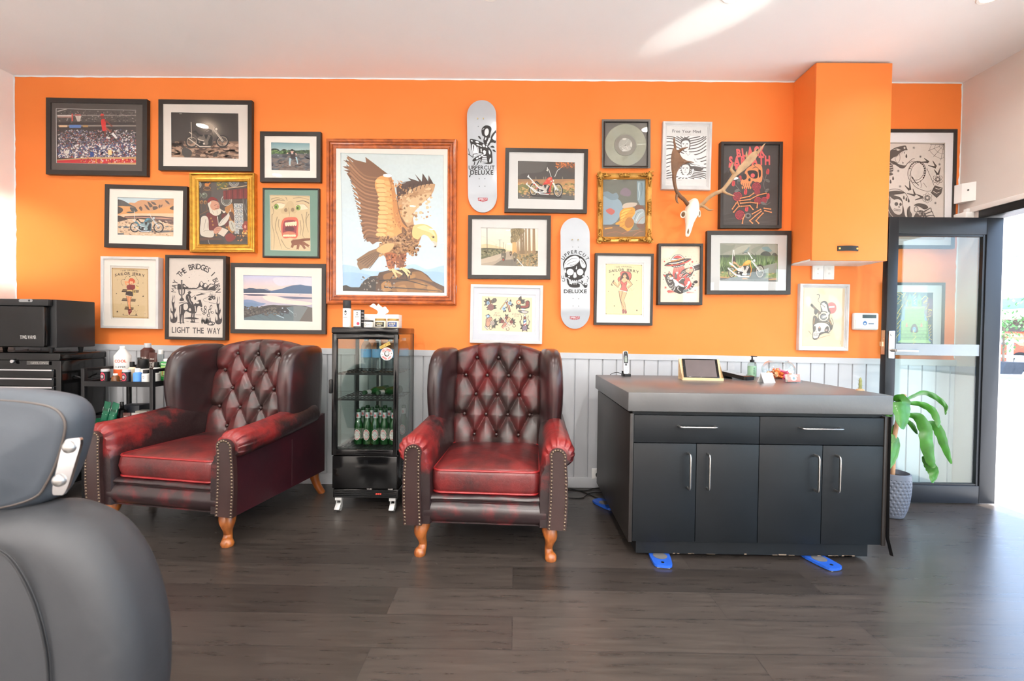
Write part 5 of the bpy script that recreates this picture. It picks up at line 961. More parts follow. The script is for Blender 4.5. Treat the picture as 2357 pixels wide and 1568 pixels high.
def d_ufo(A):
    A.rect((238, 214, 190), 180, 130, 1120, 1460); K = (70, 62, 60); R = (226, 82, 76); Wt = (240, 234, 226)
    A.poly((246, 224, 202), '210 160 700 160 400 400 210 460')
    for q, r in ((310, 1095), (980, 1160)), : pass
    for x, y, r in ((312, 1098, 40), (918, 520, 34), (288, 510, 24), (953, 818, 22), (980, 1160, 26)): A.star(R, x, y, r, 6, .42)
    for x, y, r in ((768, 400, 18), (858, 570, 22), (400, 438, 16), (915, 885, 22), (298, 762, 18), (262, 915, 20), (1015, 505, 12), (1018, 775, 12), (300, 662, 12), (825, 622, 10), (895, 408, 10), (345, 465, 9), (265, 990, 11), (1028, 1075, 11)): A.star(K, x, y, r, 4, .34)
    speck(A, 230, 380, 1040, 1150, 26, [K], 3, 6, 71)
    A.poly(R, '490 650 720 610 905 1010 880 1110 760 1140 480 1000 470 800')
    for i in range(12): A.line((244, 190, 168), [(495+22*i, 650-4*i), (485+26*i, 740+10*(i % 3))], 9, 2)
    for i in range(9): A.poly(R, [(345+24*i, 1180+6*abs(4-i)*0), (390+18*i, 1240-6*(i % 2)), (380+22*i, 1150)]); A.poly(R, [(780+24*i, 1215), (800+24*i, 1245-8*(i % 2)), (830+16*i, 1180)])
    A.line(K, '340 1180 420 1150', 8)
    A.blob(K, '430 500 450 440 500 380 570 352 650 360 720 410 745 450 700 490 560 520'); A.blob(Wt, '445 490 465 440 510 390 570 362 645 370 705 412 720 445 600 490'); A.blob(R, '480 440 520 395 580 375 640 385 690 420 640 430 580 450 520 445'); A.blob((100, 84, 80), '480 440 560 425 620 440 690 415 650 440 560 460')
    A.poly((236, 146, 84), '435 490 560 470 725 430 740 455 560 505 430 515'); 
    for x, y in ((470, 492), (520, 490), (580, 482), (655, 460), (690, 448)): A.star(K, x, y, 13, 5)
    A.blob(K, '285 600 340 550 430 515 560 502 740 448 860 442 895 460 840 510 740 560 600 600 450 615 330 615'); A.poly(Wt, '385 555 560 535 740 490 800 462 740 500 570 555 400 562'); A.blob(R, '300 600 440 590 600 570 760 520 885 460 840 510 740 552 600 590 450 606'); A.ell((240, 170, 80), 460, 577, 20, 8, -5); A.ell((240, 170, 80), 585, 552, 24, 8, -12); A.ell((240, 170, 80), 712, 522, 22, 8, -16)
    A.blob(K, '440 612 560 605 740 565 730 600 620 640 500 645'); A.poly(Wt, '490 622 600 618 715 580 705 605 610 632 505 638')
    for i in range(4): A.rect(K, 520+52*i, 612-12*i, 540+52*i, 640-12*i)
    A.poly(K, '920 600 1095 535 1095 690 965 725 930 660'); A.line(Wt, '935 605 1090 555', 20); A.line((120, 112, 110), '965 690 1090 640', 12); A.poly(Wt, '905 625 935 612 975 700 955 720 940 670')
    A.blob(K, '640 790 700 700 790 660 900 640 940 660 955 700 930 770 880 850 790 880 770 860 830 800 760 800 690 870 660 860 720 780'); A.blob((238, 180, 150), '780 690 880 650 930 670 935 710 900 760 830 770 770 740'); A.ell(R, 890, 655, 26, 24); A.ell(R, 865, 770, 18, 26); A.ell(Wt, 830, 690, 12, 12)
    for p in ('680 760 760 720', '670 800 770 750', '700 850 800 780', '790 870 880 820'): A.line(Wt, p, 9, 5)
    # cat
    A.blob(K, '300 880 320 800 350 790 400 770 460 800 490 850 520 920 600 980 760 1080 740 1140 820 1130 880 1080 920 1000 960 950 1010 935 1040 965 1020 1000 980 1010 940 1080 880 1150 760 1200 640 1240 520 1200 430 1130 350 1020'); A.poly(K, '305 880 248 798 330 815'); A.poly(R, '300 860 262 810 322 825'); A.poly(K, '370 790 390 715 440 790'); A.poly((226, 150, 140), '384 780 394 735 425 788')
    A.blob(Wt, '400 880 440 850 490 870 470 910 420 920'); A.blob((236, 160, 90), '390 830 430 820 440 850 410 870'); A.ell(Wt, 385, 850, 18, 20); A.ell(K, 388, 852, 8, 12); A.ell(R, 442, 858, 10, 9)
    A.blob(Wt, '480 900 560 940 620 1000 700 1040 740 1090 680 1080 600 1050 560 1080 520 1010'); A.line(K, '545 900 545 790 575 760', 64, 50); A.line((120, 110, 108), '548 880 548 800', 26); A.ell(Wt, 572, 770, 26, 30); A.ell(R, 572, 775, 12, 12); A.blob(K, '600 960 660 910 720 870 760 920 730 980 760 1060 700 1020 640 1000'); A.line(Wt, '610 960 690 890 740 910', 12, 6, 4); A.ell((236, 170, 160), 650, 830, 30, 30); A.ell(R, 650, 832, 14, 14)
    A.line(Wt, '760 1110 840 1000', 46, 40); A.ell(Wt, 840, 985, 36, 28, -50); A.line(K, '650 1130 740 1110 800 1060', 40, 14); 
    for p in ('370 930 400 980 450 960', '400 1060 450 1060 480 1010', '420 1110 470 1110 490 1060', '350 870 390 910 430 900'): A.line(Wt, p, 13, 6, 4)
    A.line(Wt, '530 1020 520 1120 480 1170', 20, 10, 4); A.line(Wt, '600 1080 590 1140 660 1200', 18, 10, 4)
    for p in ('830 1140 850 1170', '870 1085 905 1115', '905 1040 940 1060', '940 990 975 1010'): A.line(Wt, p, 14)
picture('framed_print', 'black framed print of a striped cat under a red flying saucer', 'print', (1500, 550, .10204),
        [(148, 95), (1155, 110), (1155, 1498), (150, 1478)], .045, 58, FBLACK, DEEP, d_ufo, frec=.014)
def d_yellow(A):
    A.rect((146, 146, 132), 400, 340, 1700, 1220)
    for p, c in (('440 400 640 420 760 400 700 500 560 560 440 600', (128, 132, 118)), ('700 540 860 440 1080 400 1040 480 900 560 760 600', (166, 164, 148)), ('940 560 1000 500 1060 440 1040 520 980 580', (118, 138, 136)), ('1320 470 1420 440 1540 470 1520 550 1420 540', (112, 138, 138)), ('1100 500 1300 420 1380 400 1250 520 1160 590', (130, 134, 120)), ('1440 400 1640 400 1640 560 1560 540', (156, 156, 142))): A.blob(c, p)
    A.rect((78, 98, 62), 400, 620, 1700, 980); A.blob((54, 62, 56), '1300 620 1340 560 1420 540 1500 580 1500 640'); A.blob((58, 66, 58), '1540 620 1580 575 1630 590 1650 640'); A.rect((66, 78, 64), 440, 625, 640, 670)
    grass(A, 430, 1650, 590, 960, 80, [(58, 80, 48), (104, 134, 80), (84, 112, 62), (134, 158, 102)], 26, 72); grass(A, 430, 1650, 760, 980, 60, [(50, 68, 44), (76, 100, 58)], 28, 73)
    A.rect((128, 142, 88), 400, 970, 1700, 1100); speck(A, 420, 980, 1640, 1100, 50, [(150, 160, 100), (104, 122, 74), (190, 160, 110)], 8, 24, 74, 2); A.poly((112, 110, 106), '420 1090 900 1100 1640 1120 1640 1210 420 1190'); A.poly((198, 156, 112), '900 1110 1180 1100 1200 1130 920 1135'); A.poly((190, 152, 116), '1460 1130 1640 1105 1640 1150 1480 1155'); A.poly((194, 150, 106), '440 1070 640 1100 620 1112 440 1104')
    A.blob((84, 84, 72), '1040 930 1200 900 1400 900 1400 1080 1200 1130 1000 1110'); A.poly((142, 144, 132), '1200 890 1650 780 1650 1000 1380 1000')
    chopper(A, (685, 985), (1282, 975), (76, 118), (98, 150), (74, 66, 60), (220, 210, 196), (232, 232, 228), (222, 146, 46), (52, 46, 42), [(.72, .46, .62, .66, .56, .70), (.62, .69, .40, .66)], (.02, .3, .03, .5, .06, .78), (206, 216, 216), (190, 150, 110), cyl=(220, 212, 204))
    A.line((232, 234, 232), '830 945 690 820 630 770', 28, 24); A.line((232, 234, 232), '870 1050 770 1045 600 890', 26, 24); A.line((228, 228, 222), '690 780 715 510', 10); A.line((228, 228, 222), '745 640 732 510', 10); A.blob((70, 54, 50), '705 780 712 660 740 640 770 760 760 800'); A.blob((206, 160, 116), '715 780 735 755 785 800 775 820')
    A.line((44, 46, 48), '915 585 970 572 1035 572', 18, 12); A.line((226, 230, 230), '1030 570 1130 700', 16); A.line((50, 52, 54), '1100 580 1190 660 1190 590', 10, 12, 4); A.blob((240, 176, 84), '965 800 990 750 1040 725 1085 740 1090 775 1050 795 1000 808')
picture('framed_photo', 'black framed photo of a yellow chopper by tall grass, left of the orange wall cabinet', 'picture', (1610, 520, .10843),
        [(158, 90), (1945, 118), (1945, 1470), (160, 1442)], .034, 84, FBLACK, PLAIN, d_yellow, [(432, 370), (1658, 388), (1657, 1190), (432, 1170)], (190, 190, 188))
def d_banjo(A):
    A.rect((222, 202, 168), 160, 470, 880, 1440); K = (82, 68, 64); B = (198, 148, 92)
    for p, c in (('430 520 520 520 540 600 460 590', (234, 200, 150)), ('230 680 280 620 320 700 280 800', (230, 216, 194)), ('600 620 700 640 780 760 820 920 700 1000 640 900', (230, 214, 192)), ('230 1050 320 1100 300 1240 230 1260', (238, 208, 164)), ('660 1080 760 1050 800 1200 720 1320', (228, 210, 184))): A.blob(c, p)
    A.ell((222, 106, 104), 640, 812, 78, 90); A.poly((244, 226, 220), '560 790 688 780 688 806 560 816')
    A.blob(K, '465 745 500 705 550 705 585 750 600 820 625 880 610 960 640 1040 660 1100 640 1160 600 1100 580 1040 440 1030 400 1060 350 1100 345 1000 360 935 400 940 430 980 450 900 475 860'); A.blob((244, 232, 210), '475 760 510 730 550 740 570 800 585 880 570 960 600 1040 560 1000 470 1020 440 990 470 900 500 850 480 800'); A.line(K, '470 755 500 765 540 800 510 790', 9, 5, 3); A.ell(K, 545, 740, 12, 9)
    A.line(K, '350 1080 365 950 400 950', 12, 8, 4); A.line(B, '360 1060 372 970', 10)
    A.ell(K, 515, 945, 92, 88); A.ell((238, 222, 192), 515, 945, 78, 74); A.ell(K, 515, 950, 54, 52); A.ell((150, 150, 154), 515, 952, 40, 38); A.line(K, '330 770 470 905', 34, 38); A.line((150, 110, 90), '345 790 465 900', 14); A.poly(K, '308 760 330 740 358 765 345 800 318 790'); A.line((244, 232, 210), '600 880 560 940 500 960', 34, 24); A.blob(K, '365 880 380 830 430 860 395 920')
    A.line(K, '410 605 440 600 450 640 430 680 435 710', 14, 5, 5); A.line(K, '460 735 440 712', 6)
    A.blob(K, '345 1100 380 1050 460 1030 560 1040 610 1080 630 1150 600 1200 540 1200 470 1220 430 1290 350 1300 340 1220 350 1180'); A.blob((244, 234, 216), '358 1110 390 1065 460 1045 555 1055 600 1095 615 1150 590 1185 520 1185 455 1205 425 1275 360 1285 352 1220 362 1180'); A.blob(K, '358 1110 385 1090 395 1140 370 1190 355 1160'); A.blob(K, '430 1130 450 1100 475 1130 465 1175 435 1175'); A.blob(K, '530 1150 570 1095 600 1120 590 1180 540 1190'); A.ell((210, 150, 130), 450, 1120, 12, 12); A.ell((190, 160, 150), 560, 1160, 18, 16); A.line(K, '385 1190 395 1165 410 1195', 8)
    for i in range(4): A.ring(K, 370+22*i, 1232-2*i, 13, 22, 5)
    A.line(K, '445 1240 540 1200 620 1220', 14, 4, 4); A.line(K, '280 1170 330 1235', 10, 3); A.line(K, '640 970 670 1050 650 1120', 10, 4, 4); A.line((206, 120, 70), '430 1290 560 1250 620 1240', 8, 3); A.line(K, '360 1310 420 1312', 10); A.line(B, '600 990 640 1080', 10)
picture('framed_print', 'white framed tan print of a frog playing banjo on a skull, under the wall cabinet', 'print', (1820, 590, .14674),
        [(150, 425), (935, 440), (908, 1490), (132, 1475)], .034, 68, FWHITE, STEP, d_banjo, frec=.012)
def d_snakes(A):
    A.rect((218, 206, 196), -500, 270, 1060, 1800); K = (84, 74, 68)
    for y in (330,): A.line(K, [(-440, y-20), (1005, y+10)], 7); A.line(K, [(1000, y), (995, 1760)], 7)
    P = (218, 206, 196)
    A.blob(K, '-60 760 0 640 60 560 140 480 200 430 270 390 350 370 420 360 440 400 450 430 400 440 330 480 290 520 240 540 200 580 260 600 320 640 400 660 440 650 400 700 340 700 280 660 230 650 225 760 60 800'); A.blob(P, '300 520 340 470 420 430 450 450 400 490 430 600 400 640 330 610 290 580'); A.ring(K, 300, 540, 40, 80, 6); A.line(P, '240 420 300 410 350 430', 9, 4, 4); A.ell(P, 310, 425, 26, 12); A.ell(P, 405, 395, 14, 16); A.line(P, '130 500 190 450', 8); A.line(P, '130 550 180 610 230 640', 8, 5, 4)
    for i in range(4): A.line(P, [(130, 640+34*i), (180, 660+34*i), (228, 650+34*i)], 8, 8, 4)
    for i in range(7): A.line(K, [(288+22*i, 500-12*i+abs(i-3)*3), (280+24*i, 540-16*i)], 5)
    A.ell(K, 140, 790, 95, 26); A.ell(P, 150, 795, 24, 9); A.line(K, '430 650 480 600 530 560 560 555', 12, 5, 4); A.line(K, '470 625 520 600 565 598', 9, 4, 4); A.poly(K, '395 460 405 490 412 462'); A.poly(K, '380 640 370 600 395 620')
    for x, y in ((120, 880), (195, 905), (232, 855), (432, 520), (395, 1145), (432, 1170), (467, 1190)): A.blob(K, [(x, y-34), (x+14, y), (x+8, y+26), (x-10, y+20), (x-12, y-4)])
    for x, y in ((545, 393), (645, 527), (310, 742), (338, 975), (870, 1225), (932, 643), (95, 440), (100, 958)):
        for a in range(0, 180, 45): q = math.radians(a); A.line(K, [(x-22*math.cos(q), y-22*math.sin(q)), (x+22*math.cos(q), y+22*math.sin(q))], 4)
    for p in ('1000 345 760 440', '1000 345 840 530', '1000 345 950 580', '1000 345 900 345', '1000 345 790 345'): A.line(K, p, 5)
    for f in (.3, .6, .9): A.line(K, [(1000-150*f*1.4, 350), (1000-240*f, 345+95*f), (1000-160*f, 345+185*f), (1000-50*f, 345+235*f), (1000, 345+200*f)], 4, 4, 4)
    # laurel, flowers
    for p in ('640 610 760 610', '700 550 770 610', '760 660 880 690', '830 590 880 680', '850 720 905 800', '945 690 910 800', '480 890 490 1030', '410 960 480 1030', '440 1080 560 1110', '530 1010 565 1110', '560 1180 680 1140', '580 1090 680 1140'): q = [float(t) for t in p.split()]; A.line(K, [(q[0], q[1]), ((q[0]+q[2])/2, (q[1]+q[3])/2), (q[2], q[3])], 8, 34)
    for x, y in ((905, 868), (748, 1148)):
        for a in range(0, 360, 60): q = math.radians(a+30); A.ring(K, x+52*math.cos(q), y+52*math.sin(q), 26, 26, 5)
        A.star(K, x, y, 54, 6, .5); A.star(P, x, y, 30, 6, .45)
    # hand mirror / handcuff hand
    A.ring(K, 590, 760, 135, 170, 7, 20); A.ring(K, 600, 750, 100, 140, 7, 20); 
    for a in range(-160, 40, 14): q = math.radians(a); A.ell(K, 595+118*math.cos(q), 755+150*math.sin(q), 13, 13)
    A.line(K, '480 800 520 920 600 1000 760 1050 830 1000 840 940 740 700', 6, 6, 5); A.line(K, '520 830 560 900 620 960', 16, 10, 4); A.line(K, '640 880 660 960 650 1000', 5); A.line(K, '690 920 740 990', 5)
    A.poly(K, '860 960 980 995 960 1080 890 1150 800 1070'); A.line(P, '870 1000 920 1020 960 1000', 8); A.line(P, '840 1050 890 1080 930 1060', 8); A.line(P, '850 960 800 1060', 14)
    # hooded skull
    A.ring(K, 260, 1200, 210, 190, 7, 0, 32, 180, 350); A.blob(K, '100 1100 180 1050 300 1040 420 1070 340 1090 260 1100 180 1130'); A.blob(K, '100 1090 150 1100 190 1150 200 1280 260 1380 330 1400 370 1360 380 1250 410 1400 430 1500 140 1500 110 1300'); A.blob(K, '180 1100 320 1130 370 1180 380 1260 340 1200 240 1170'); A.blob(P, '190 1230 240 1180 320 1170 370 1220 360 1290 340 1370 290 1380 230 1330 200 1290'); A.ell(K, 282, 1240, 28, 28); A.ell(K, 345, 1245, 18, 24); A.poly(K, '310 1290 325 1260 335 1295'); 
    for i in range(5): A.ring(K, 255+20*i, 1325+2*i, 12, 18, 5)
    A.line(P, '150 1300 200 1400 280 1470', 9, 5, 4); A.line(P, '130 1100 130 1260', 9); A.line(P, '165 1110 180 1180', 8)
    # scorpion
    A.blob(K, '445 1400 450 1310 490 1270 490 1340 520 1400 500 1460 460 1450'); A.blob(K, '545 1260 600 1230 680 1235 740 1260 760 1300 700 1320 650 1290 590 1270'); A.ring(K, 580, 1320, 34, 44, 9); A.blob(K, '560 1400 620 1340 680 1340 720 1380 740 1500 540 1500'); speck(A, 590, 1340, 710, 1480, 40, [P], 5, 11, 81)
    for i in range(4): A.line(K, [(690+10*i, 1360+36*i), (760+16*i, 1320+46*i), (800+26*i, 1300+60*i), (810+30*i, 1360+66*i)], 20, 6, 5)
    A.blob(K, '0 1000 40 980 60 1060 20 1120'); A.blob(K, '-300 700 -100 600 -60 900 -240 980'); A.blob(K, '-350 1100 -150 1050 -100 1400 -300 1450')
picture('framed_print', 'large framed black and white snake tattoo print above the glass door', 'print', (2020, 280, .15303),
        [(-520, 91), (1185, 130), (1180, 1925), (-525, 1885)], .026, 48, FBLACK, PLAIN, d_snakes, [(-420, 305), (1008, 325), (1000, 1780), (-425, 1745)], (228, 225, 226))
def d_tower(A):                                            # a plain green tower in a storm
    A.rect((70, 92, 112), 230, 240, 990, 1290); A.blob((130, 110, 140), '780 420 960 400 960 700 820 740'); A.poly((96, 150, 200), '300 1215 350 800 420 540 600 300 760 540 860 800 920 1215')
    G = (142, 190, 122); D = (84, 130, 98); L = (176, 214, 146)
    A.poly(G, '350 1200 365 830 430 800 440 560 800 560 810 800 875 830 890 1200'); A.rect(L, 430, 540, 815, 580)
    for x in (480, 660): A.rect(G, x+10, 410, x+90, 550); A.poly((120, 180, 150), [(x, 415), (x+50, 290), (x+100, 415)]); A.ell(D, x+50, 470, 20, 30)
    for y in range(620, 1200, 64):
        A.line(D, [(360, y), (880, y)], 7)
        for i in range(7): A.line(D, [(380+76*i+(38 if (y//64) % 2 else 0), y), (380+76*i+(38 if (y//64) % 2 else 0), y+64)], 5)
    for x in (470, 750): A.blob((214, 140, 120), [(x-20, 900), (x, 850), (x+20, 900), (x+18, 930), (x-18, 930)])
    A.blob((80, 60, 70), '550 1030 560 920 615 870 670 920 680 1030'); A.ell((96, 160, 206), 615, 980, 36, 50); A.poly(L, '300 1215 350 1180 880 1180 930 1225 920 1240 310 1225')
    Y = (238, 208, 104)
    for p in ('275 275 340 285 290 320 350 340 300 400 370 420 290 490 400 500 290 680 350 670 280 790 370 780 290 880 340 900 280 970 355 965 290 1020 340 1040 270 1130', '350 280 380 320 450 280 390 380 480 350 430 410 490 430 450 480 470 530', '650 280 590 330 650 340 600 400 660 390 600 440 640 460 600 490 650 500', '750 410 820 340 880 380 790 470 870 430 780 490 900 490 830 600', '870 590 950 620 930 590 870 650 930 660 880 700 930 720 840 740 890 780 860 810', '880 900 935 890 890 960 940 960 890 1010 940 1020 890 1060 940 1080 890 1130 950 1180', '612 980 590 1030 640 1050 590 1080 650 1120 580 1180 640 1210 590 1250'): A.line(Y, p, 15, 11)
picture('framed_print', 'black framed print of a green tower with yellow lightning, seen through the glass door', 'print', (2030, 640, .12121),
        [(80, 70), (1195, 100), (1190, 1485), (78, 1460)], .034, 50, FBLACK, PLAIN, d_tower, [(262, 265), (962, 283), (957, 1310), (262, 1300)], (200, 200, 200))
# ------------------------------------------------------------------ skateboard decks
DECK = mat('white_deck', (182, 187, 193), .28, var=.02, coat=.4); PLY = mat('deck_edge_ply', (214, 200, 180), .5)
BOLT = mat('bolt_dark', (60, 56, 50), .4, .8)
def skateboard(label, crop, corners, holes, draw, bolts, logo):
    x0, y0, k = crop; f = lambda p: (x0+p[0]*k, y0+p[1]*k); Y = -.05
    top, bot, lf, rt = [W(*f(p), Y) for p in corners]
    c = (top+bot)/2; H = (top-bot).length; Wd = (rt-lf).length; ax = (top-bot).normalized(); ang = math.atan2(ax.x, ax.z)
    o = thing('skateboard_deck', label, 'skateboard', (c.x, 0, c.z)); o.rotation_euler = (0, ang, 0); o['group'] = 'skateboard decks on the wall'
    inv = (Matrix.Translation((c.x, 0, c.z)) @ Matrix.Rotation(ang, 4, 'Y')).inverted()
    def kick(v):                                           # nose and tail bend back towards the wall
        a = abs(v)-H*.5*.62; return max(0, a)*.22*min(1, max(0, a)/.05)
    def surf(u, v): return Y+kick(v)+.0007*(u/(Wd/2))**2
    n = 40; ring = []
    out = rrect(Wd, H, Wd*.498, 14)
    # smooth popsicle outline, filled by strips
    mb = MB(); rows = 48; vs0 = []; vs1 = []
    def half(v):
        e = H/2-Wd*.56; a = abs(v)
        return Wd/2 if a <= e else Wd/2*math.sqrt(max(0, 1-((a-e)/(H/2-e))**2))
    nu = 12
    for j in range(rows+1):
        t = -math.cos(PI*j/rows); v = H/2*t; w = half(v)
        for i in range(nu+1):
            u = -w+2*w*i/nu; vs0.append((u, surf(u, v), v)); vs1.append((u, surf(u, v)+.011, v))
    q = nu+1; N = len(vs0); fs = []; fs2 = []
    for j in range(rows):
        for i in range(nu): a = j*q+i; fs.append((a, a+1, a+q+1, a+q)); fs2.append((N+a, N+a+q, N+a+q+1, N+a+1))
        for a, b in ((j*q, (j+1)*q), (j*q+nu, (j+1)*q+nu)): fs2.append((a, b, N+b, N+a))
    mb.v = vs0+vs1; mb.f = fs+fs2; mb.m = [0]*len(fs)+[1]*len(fs2); mb.sm = [True]*len(mb.f)
    mb.build('deck', [DECK, PLY], o)
    A = Art(x0, y0, k); draw(A)
    def fn(x, y, h):
        p = inv @ W(x, y, Y); return (p.x, surf(p.x, p.z)-.0013-h, p.z)
    A.build('graphic', fn, o); A = Art(x0, y0, k); logo(A); A.build('logo', fn, o)
    for p in holes: q = inv @ W(*f(p), Y); MB().cyl((q.x, surf(q.x, q.z)-.0016, q.z), (q.x, surf(q.x, q.z)+.002, q.z), .0026, 8).build('truck_hole', BOLT, o)
    for p in bolts: q = inv @ W(*f(p), Y); MB().cyl((q.x, surf(q.x, q.z)-.014, q.z-.004), (q.x, surf(q.x, q.z)+.004, q.z), .0042, 10).build('mounting_screw', mat('brass_screw', (170, 150, 110), .35, .9), o)
    return o
def d_logo1(A):
    Wt = (228, 231, 234); A.poly((176, 38, 50), '222 1340 347 1340 345 1376 288 1390 224 1376'); A.text(Wt, 'UPPERCUT', 228, 1344, 113, 26, .02, .05); A.text(Wt, 'DELUXE', 268, 1374, 38, 9, 0, .05)
def d_logo2(A):
    Wt = (228, 231, 234); A.poly((176, 38, 50), '183 1358 313 1358 311 1394 248 1404 185 1394'); A.text(Wt, 'UPPERCUT', 189, 1362, 118, 26, .02, .05); A.text(Wt, 'DELUXE', 228, 1392, 38, 8, 0, .05)
def d_board1(A):
    K = (38, 35, 35); Wt = (228, 231, 234)
    A.text(K, 'UPPERCUT', 105, 930, 335, 52, .015, .08); A.text(K, 'DELUXE', 125, 990, 298, 58, .03, .09)
    # scissors handles
    A.blob(K, '270 480 290 435 330 413 380 425 400 460 385 520 380 560 360 600 330 660 300 640 295 600 305 560 280 540'); A.ell(Wt, 337, 500, 27, 48, 8); A.line(Wt, '285 470 305 450', 7); A.line(Wt, '330 570 318 600', 14); A.blob(K, '380 600 400 540 440 490 456 482 456 630 420 635 390 640 370 670 345 680'); A.blob(Wt, '410 580 430 540 456 512 456 604 430 600'); A.line(Wt, '345 640 372 575', 11); A.line(Wt, '362 640 388 580', 8)
    for p in ('225 552 250 556 268 595 240 580', '385 690 415 675 440 700 410 700', '412 728 440 730 455 758 425 748'): A.blob(K, p)
    # snake head
    A.blob(K, '120 600 140 588 200 600 260 625 330 665 380 710 405 760 412 850 408 900 360 912 290 900 255 890 255 850 170 880 155 860 200 820 280 780 220 760 205 700 170 680 130 650'); A.blob(Wt, '150 660 200 680 225 760 200 800 150 810 165 760 150 720'); A.ell(Wt, 215, 628, 24, 12, 15); A.ell(Wt, 145, 612, 14, 8, 30); A.ell(Wt, 300, 675, 14, 20, -30); A.ell(Wt, 335, 690, 10, 14, -30); A.ell(Wt, 225, 665, 22, 8, 25); A.ell(Wt, 262, 680, 18, 7, 20)
    A.line(Wt, '222 690 230 740 228 770', 12, 8, 3); A.line(Wt, '265 715 268 760', 16, 10); A.blob(Wt, '285 750 310 735 330 755 310 780'); A.blob(Wt, '365 730 385 760 380 790 365 770'); A.ell(Wt, 383, 860, 10, 30, 10)
    for i in range(4): A.ell(Wt, 215+32*i, 840-20*i, 17, 11, -30); A.line(Wt, [(285-6*i, 815+24*i), (335+4*i, 818+22*i)], 14)
    A.line(K, '140 650 140 735', 18, 4); A.line(K, '168 670 170 745', 16, 4); A.line(K, '160 830 165 785 220 780', 10, 10); A.line(K, '95 780 155 822 160 790', 9, 10); A.line(K, '118 790 100 710', 9, 5); A.line(K, '185 880 175 925', 12); A.line(K, '245 860 210 925', 12); A.poly(K, '170 980 185 960 190 975 172 1000'); A.poly(K, '108 1065 135 1050 120 1088')
skateboard('white skateboard deck with a snake and scissors graphic, left of the red chopper photo', (1060, 215, .17857),
           [(268, 56), (285, 1520), (88, 800), (462, 800)], [(228, 426), (241, 1102), (314, 1101), (243, 1199), (316, 1198)], d_board1, [(222, 325), (295, 325)], d_logo1)
def d_board2(A):
    K = (38, 35, 35); Wt = (228, 231, 234)
    A.arc_text(K, 'UPPERCUT', 248, 700, 188, 46, -64, 66, .015, 190, wid=1.0); A.text(K, 'DELUXE', 102, 1005, 300, 50, .02, .1)
    A.blob(K, '90 690 110 620 170 565 240 550 310 565 370 610 402 680 395 740 375 790 372 830 340 860 290 880 200 880 150 850 120 840 115 780'); A.blob(Wt, '105 720 120 640 190 580 260 565 305 600 290 650 220 700 140 715'); A.blob(Wt, '312 600 350 620 385 680 380 720 345 720 318 670')
    for p in ('150 640 210 600 280 595', '140 680 200 650 270 630', '180 690 240 680 280 650', '190 610 230 595', '330 620 350 680', '345 630 375 690', '120 670 140 645'): A.line(K, p, 7, 3, 3)
    A.ell(Wt, 185, 778, 46, 42, -10); A.ell(Wt, 315, 778, 42, 42, 10); A.blob(Wt, '235 790 245 780 258 790 268 840 240 860 226 840'); A.line(Wt, '265 740 270 700', 16, 5); A.blob(Wt, '115 730 130 760 125 790 112 770'); A.ell(Wt, 170, 838, 12, 8); A.ell(Wt, 355, 830, 12, 10)
    for x in (205, 232, 258, 285): A.line(K, [(x, 850), (x-2, 895)], 20, 10)
    A.blob(K, '138 870 155 865 170 900 182 935 240 918 300 930 312 955 300 978 230 982 180 970 150 930'); 
    for x in (205, 235, 262): A.line(Wt, [(x, 925), (x, 940)], 8)
    A.line(K, '270 908 320 915 350 945 372 965', 8, 12, 4); A.blob(K, '360 940 375 925 408 935 405 975 380 985 362 970'); A.ell(Wt, 388, 940, 16, 8, 10); A.poly(K, '328 880 345 900 355 882 350 920 335 918')
    A.line(K, '405 832 432 860 405 880 415 890 402 912', 7, 5); A.text(K, 'U', 70, 822, 32, 44, .0); A.ring(K, 98, 880, 20, 24, 7, 0, 24, -120, 160)
skateboard('white skateboard deck with a black skull and pipe graphic, right of the palm road photo', (1280, 490, .17544),
           [(250, 50), (255, 1522), (62, 800), (445, 800)], [(218, 448), (293, 450), (222, 1125), (296, 1128), (222, 1224), (296, 1225)], d_board2, [(212, 350), (288, 350)], d_logo2)
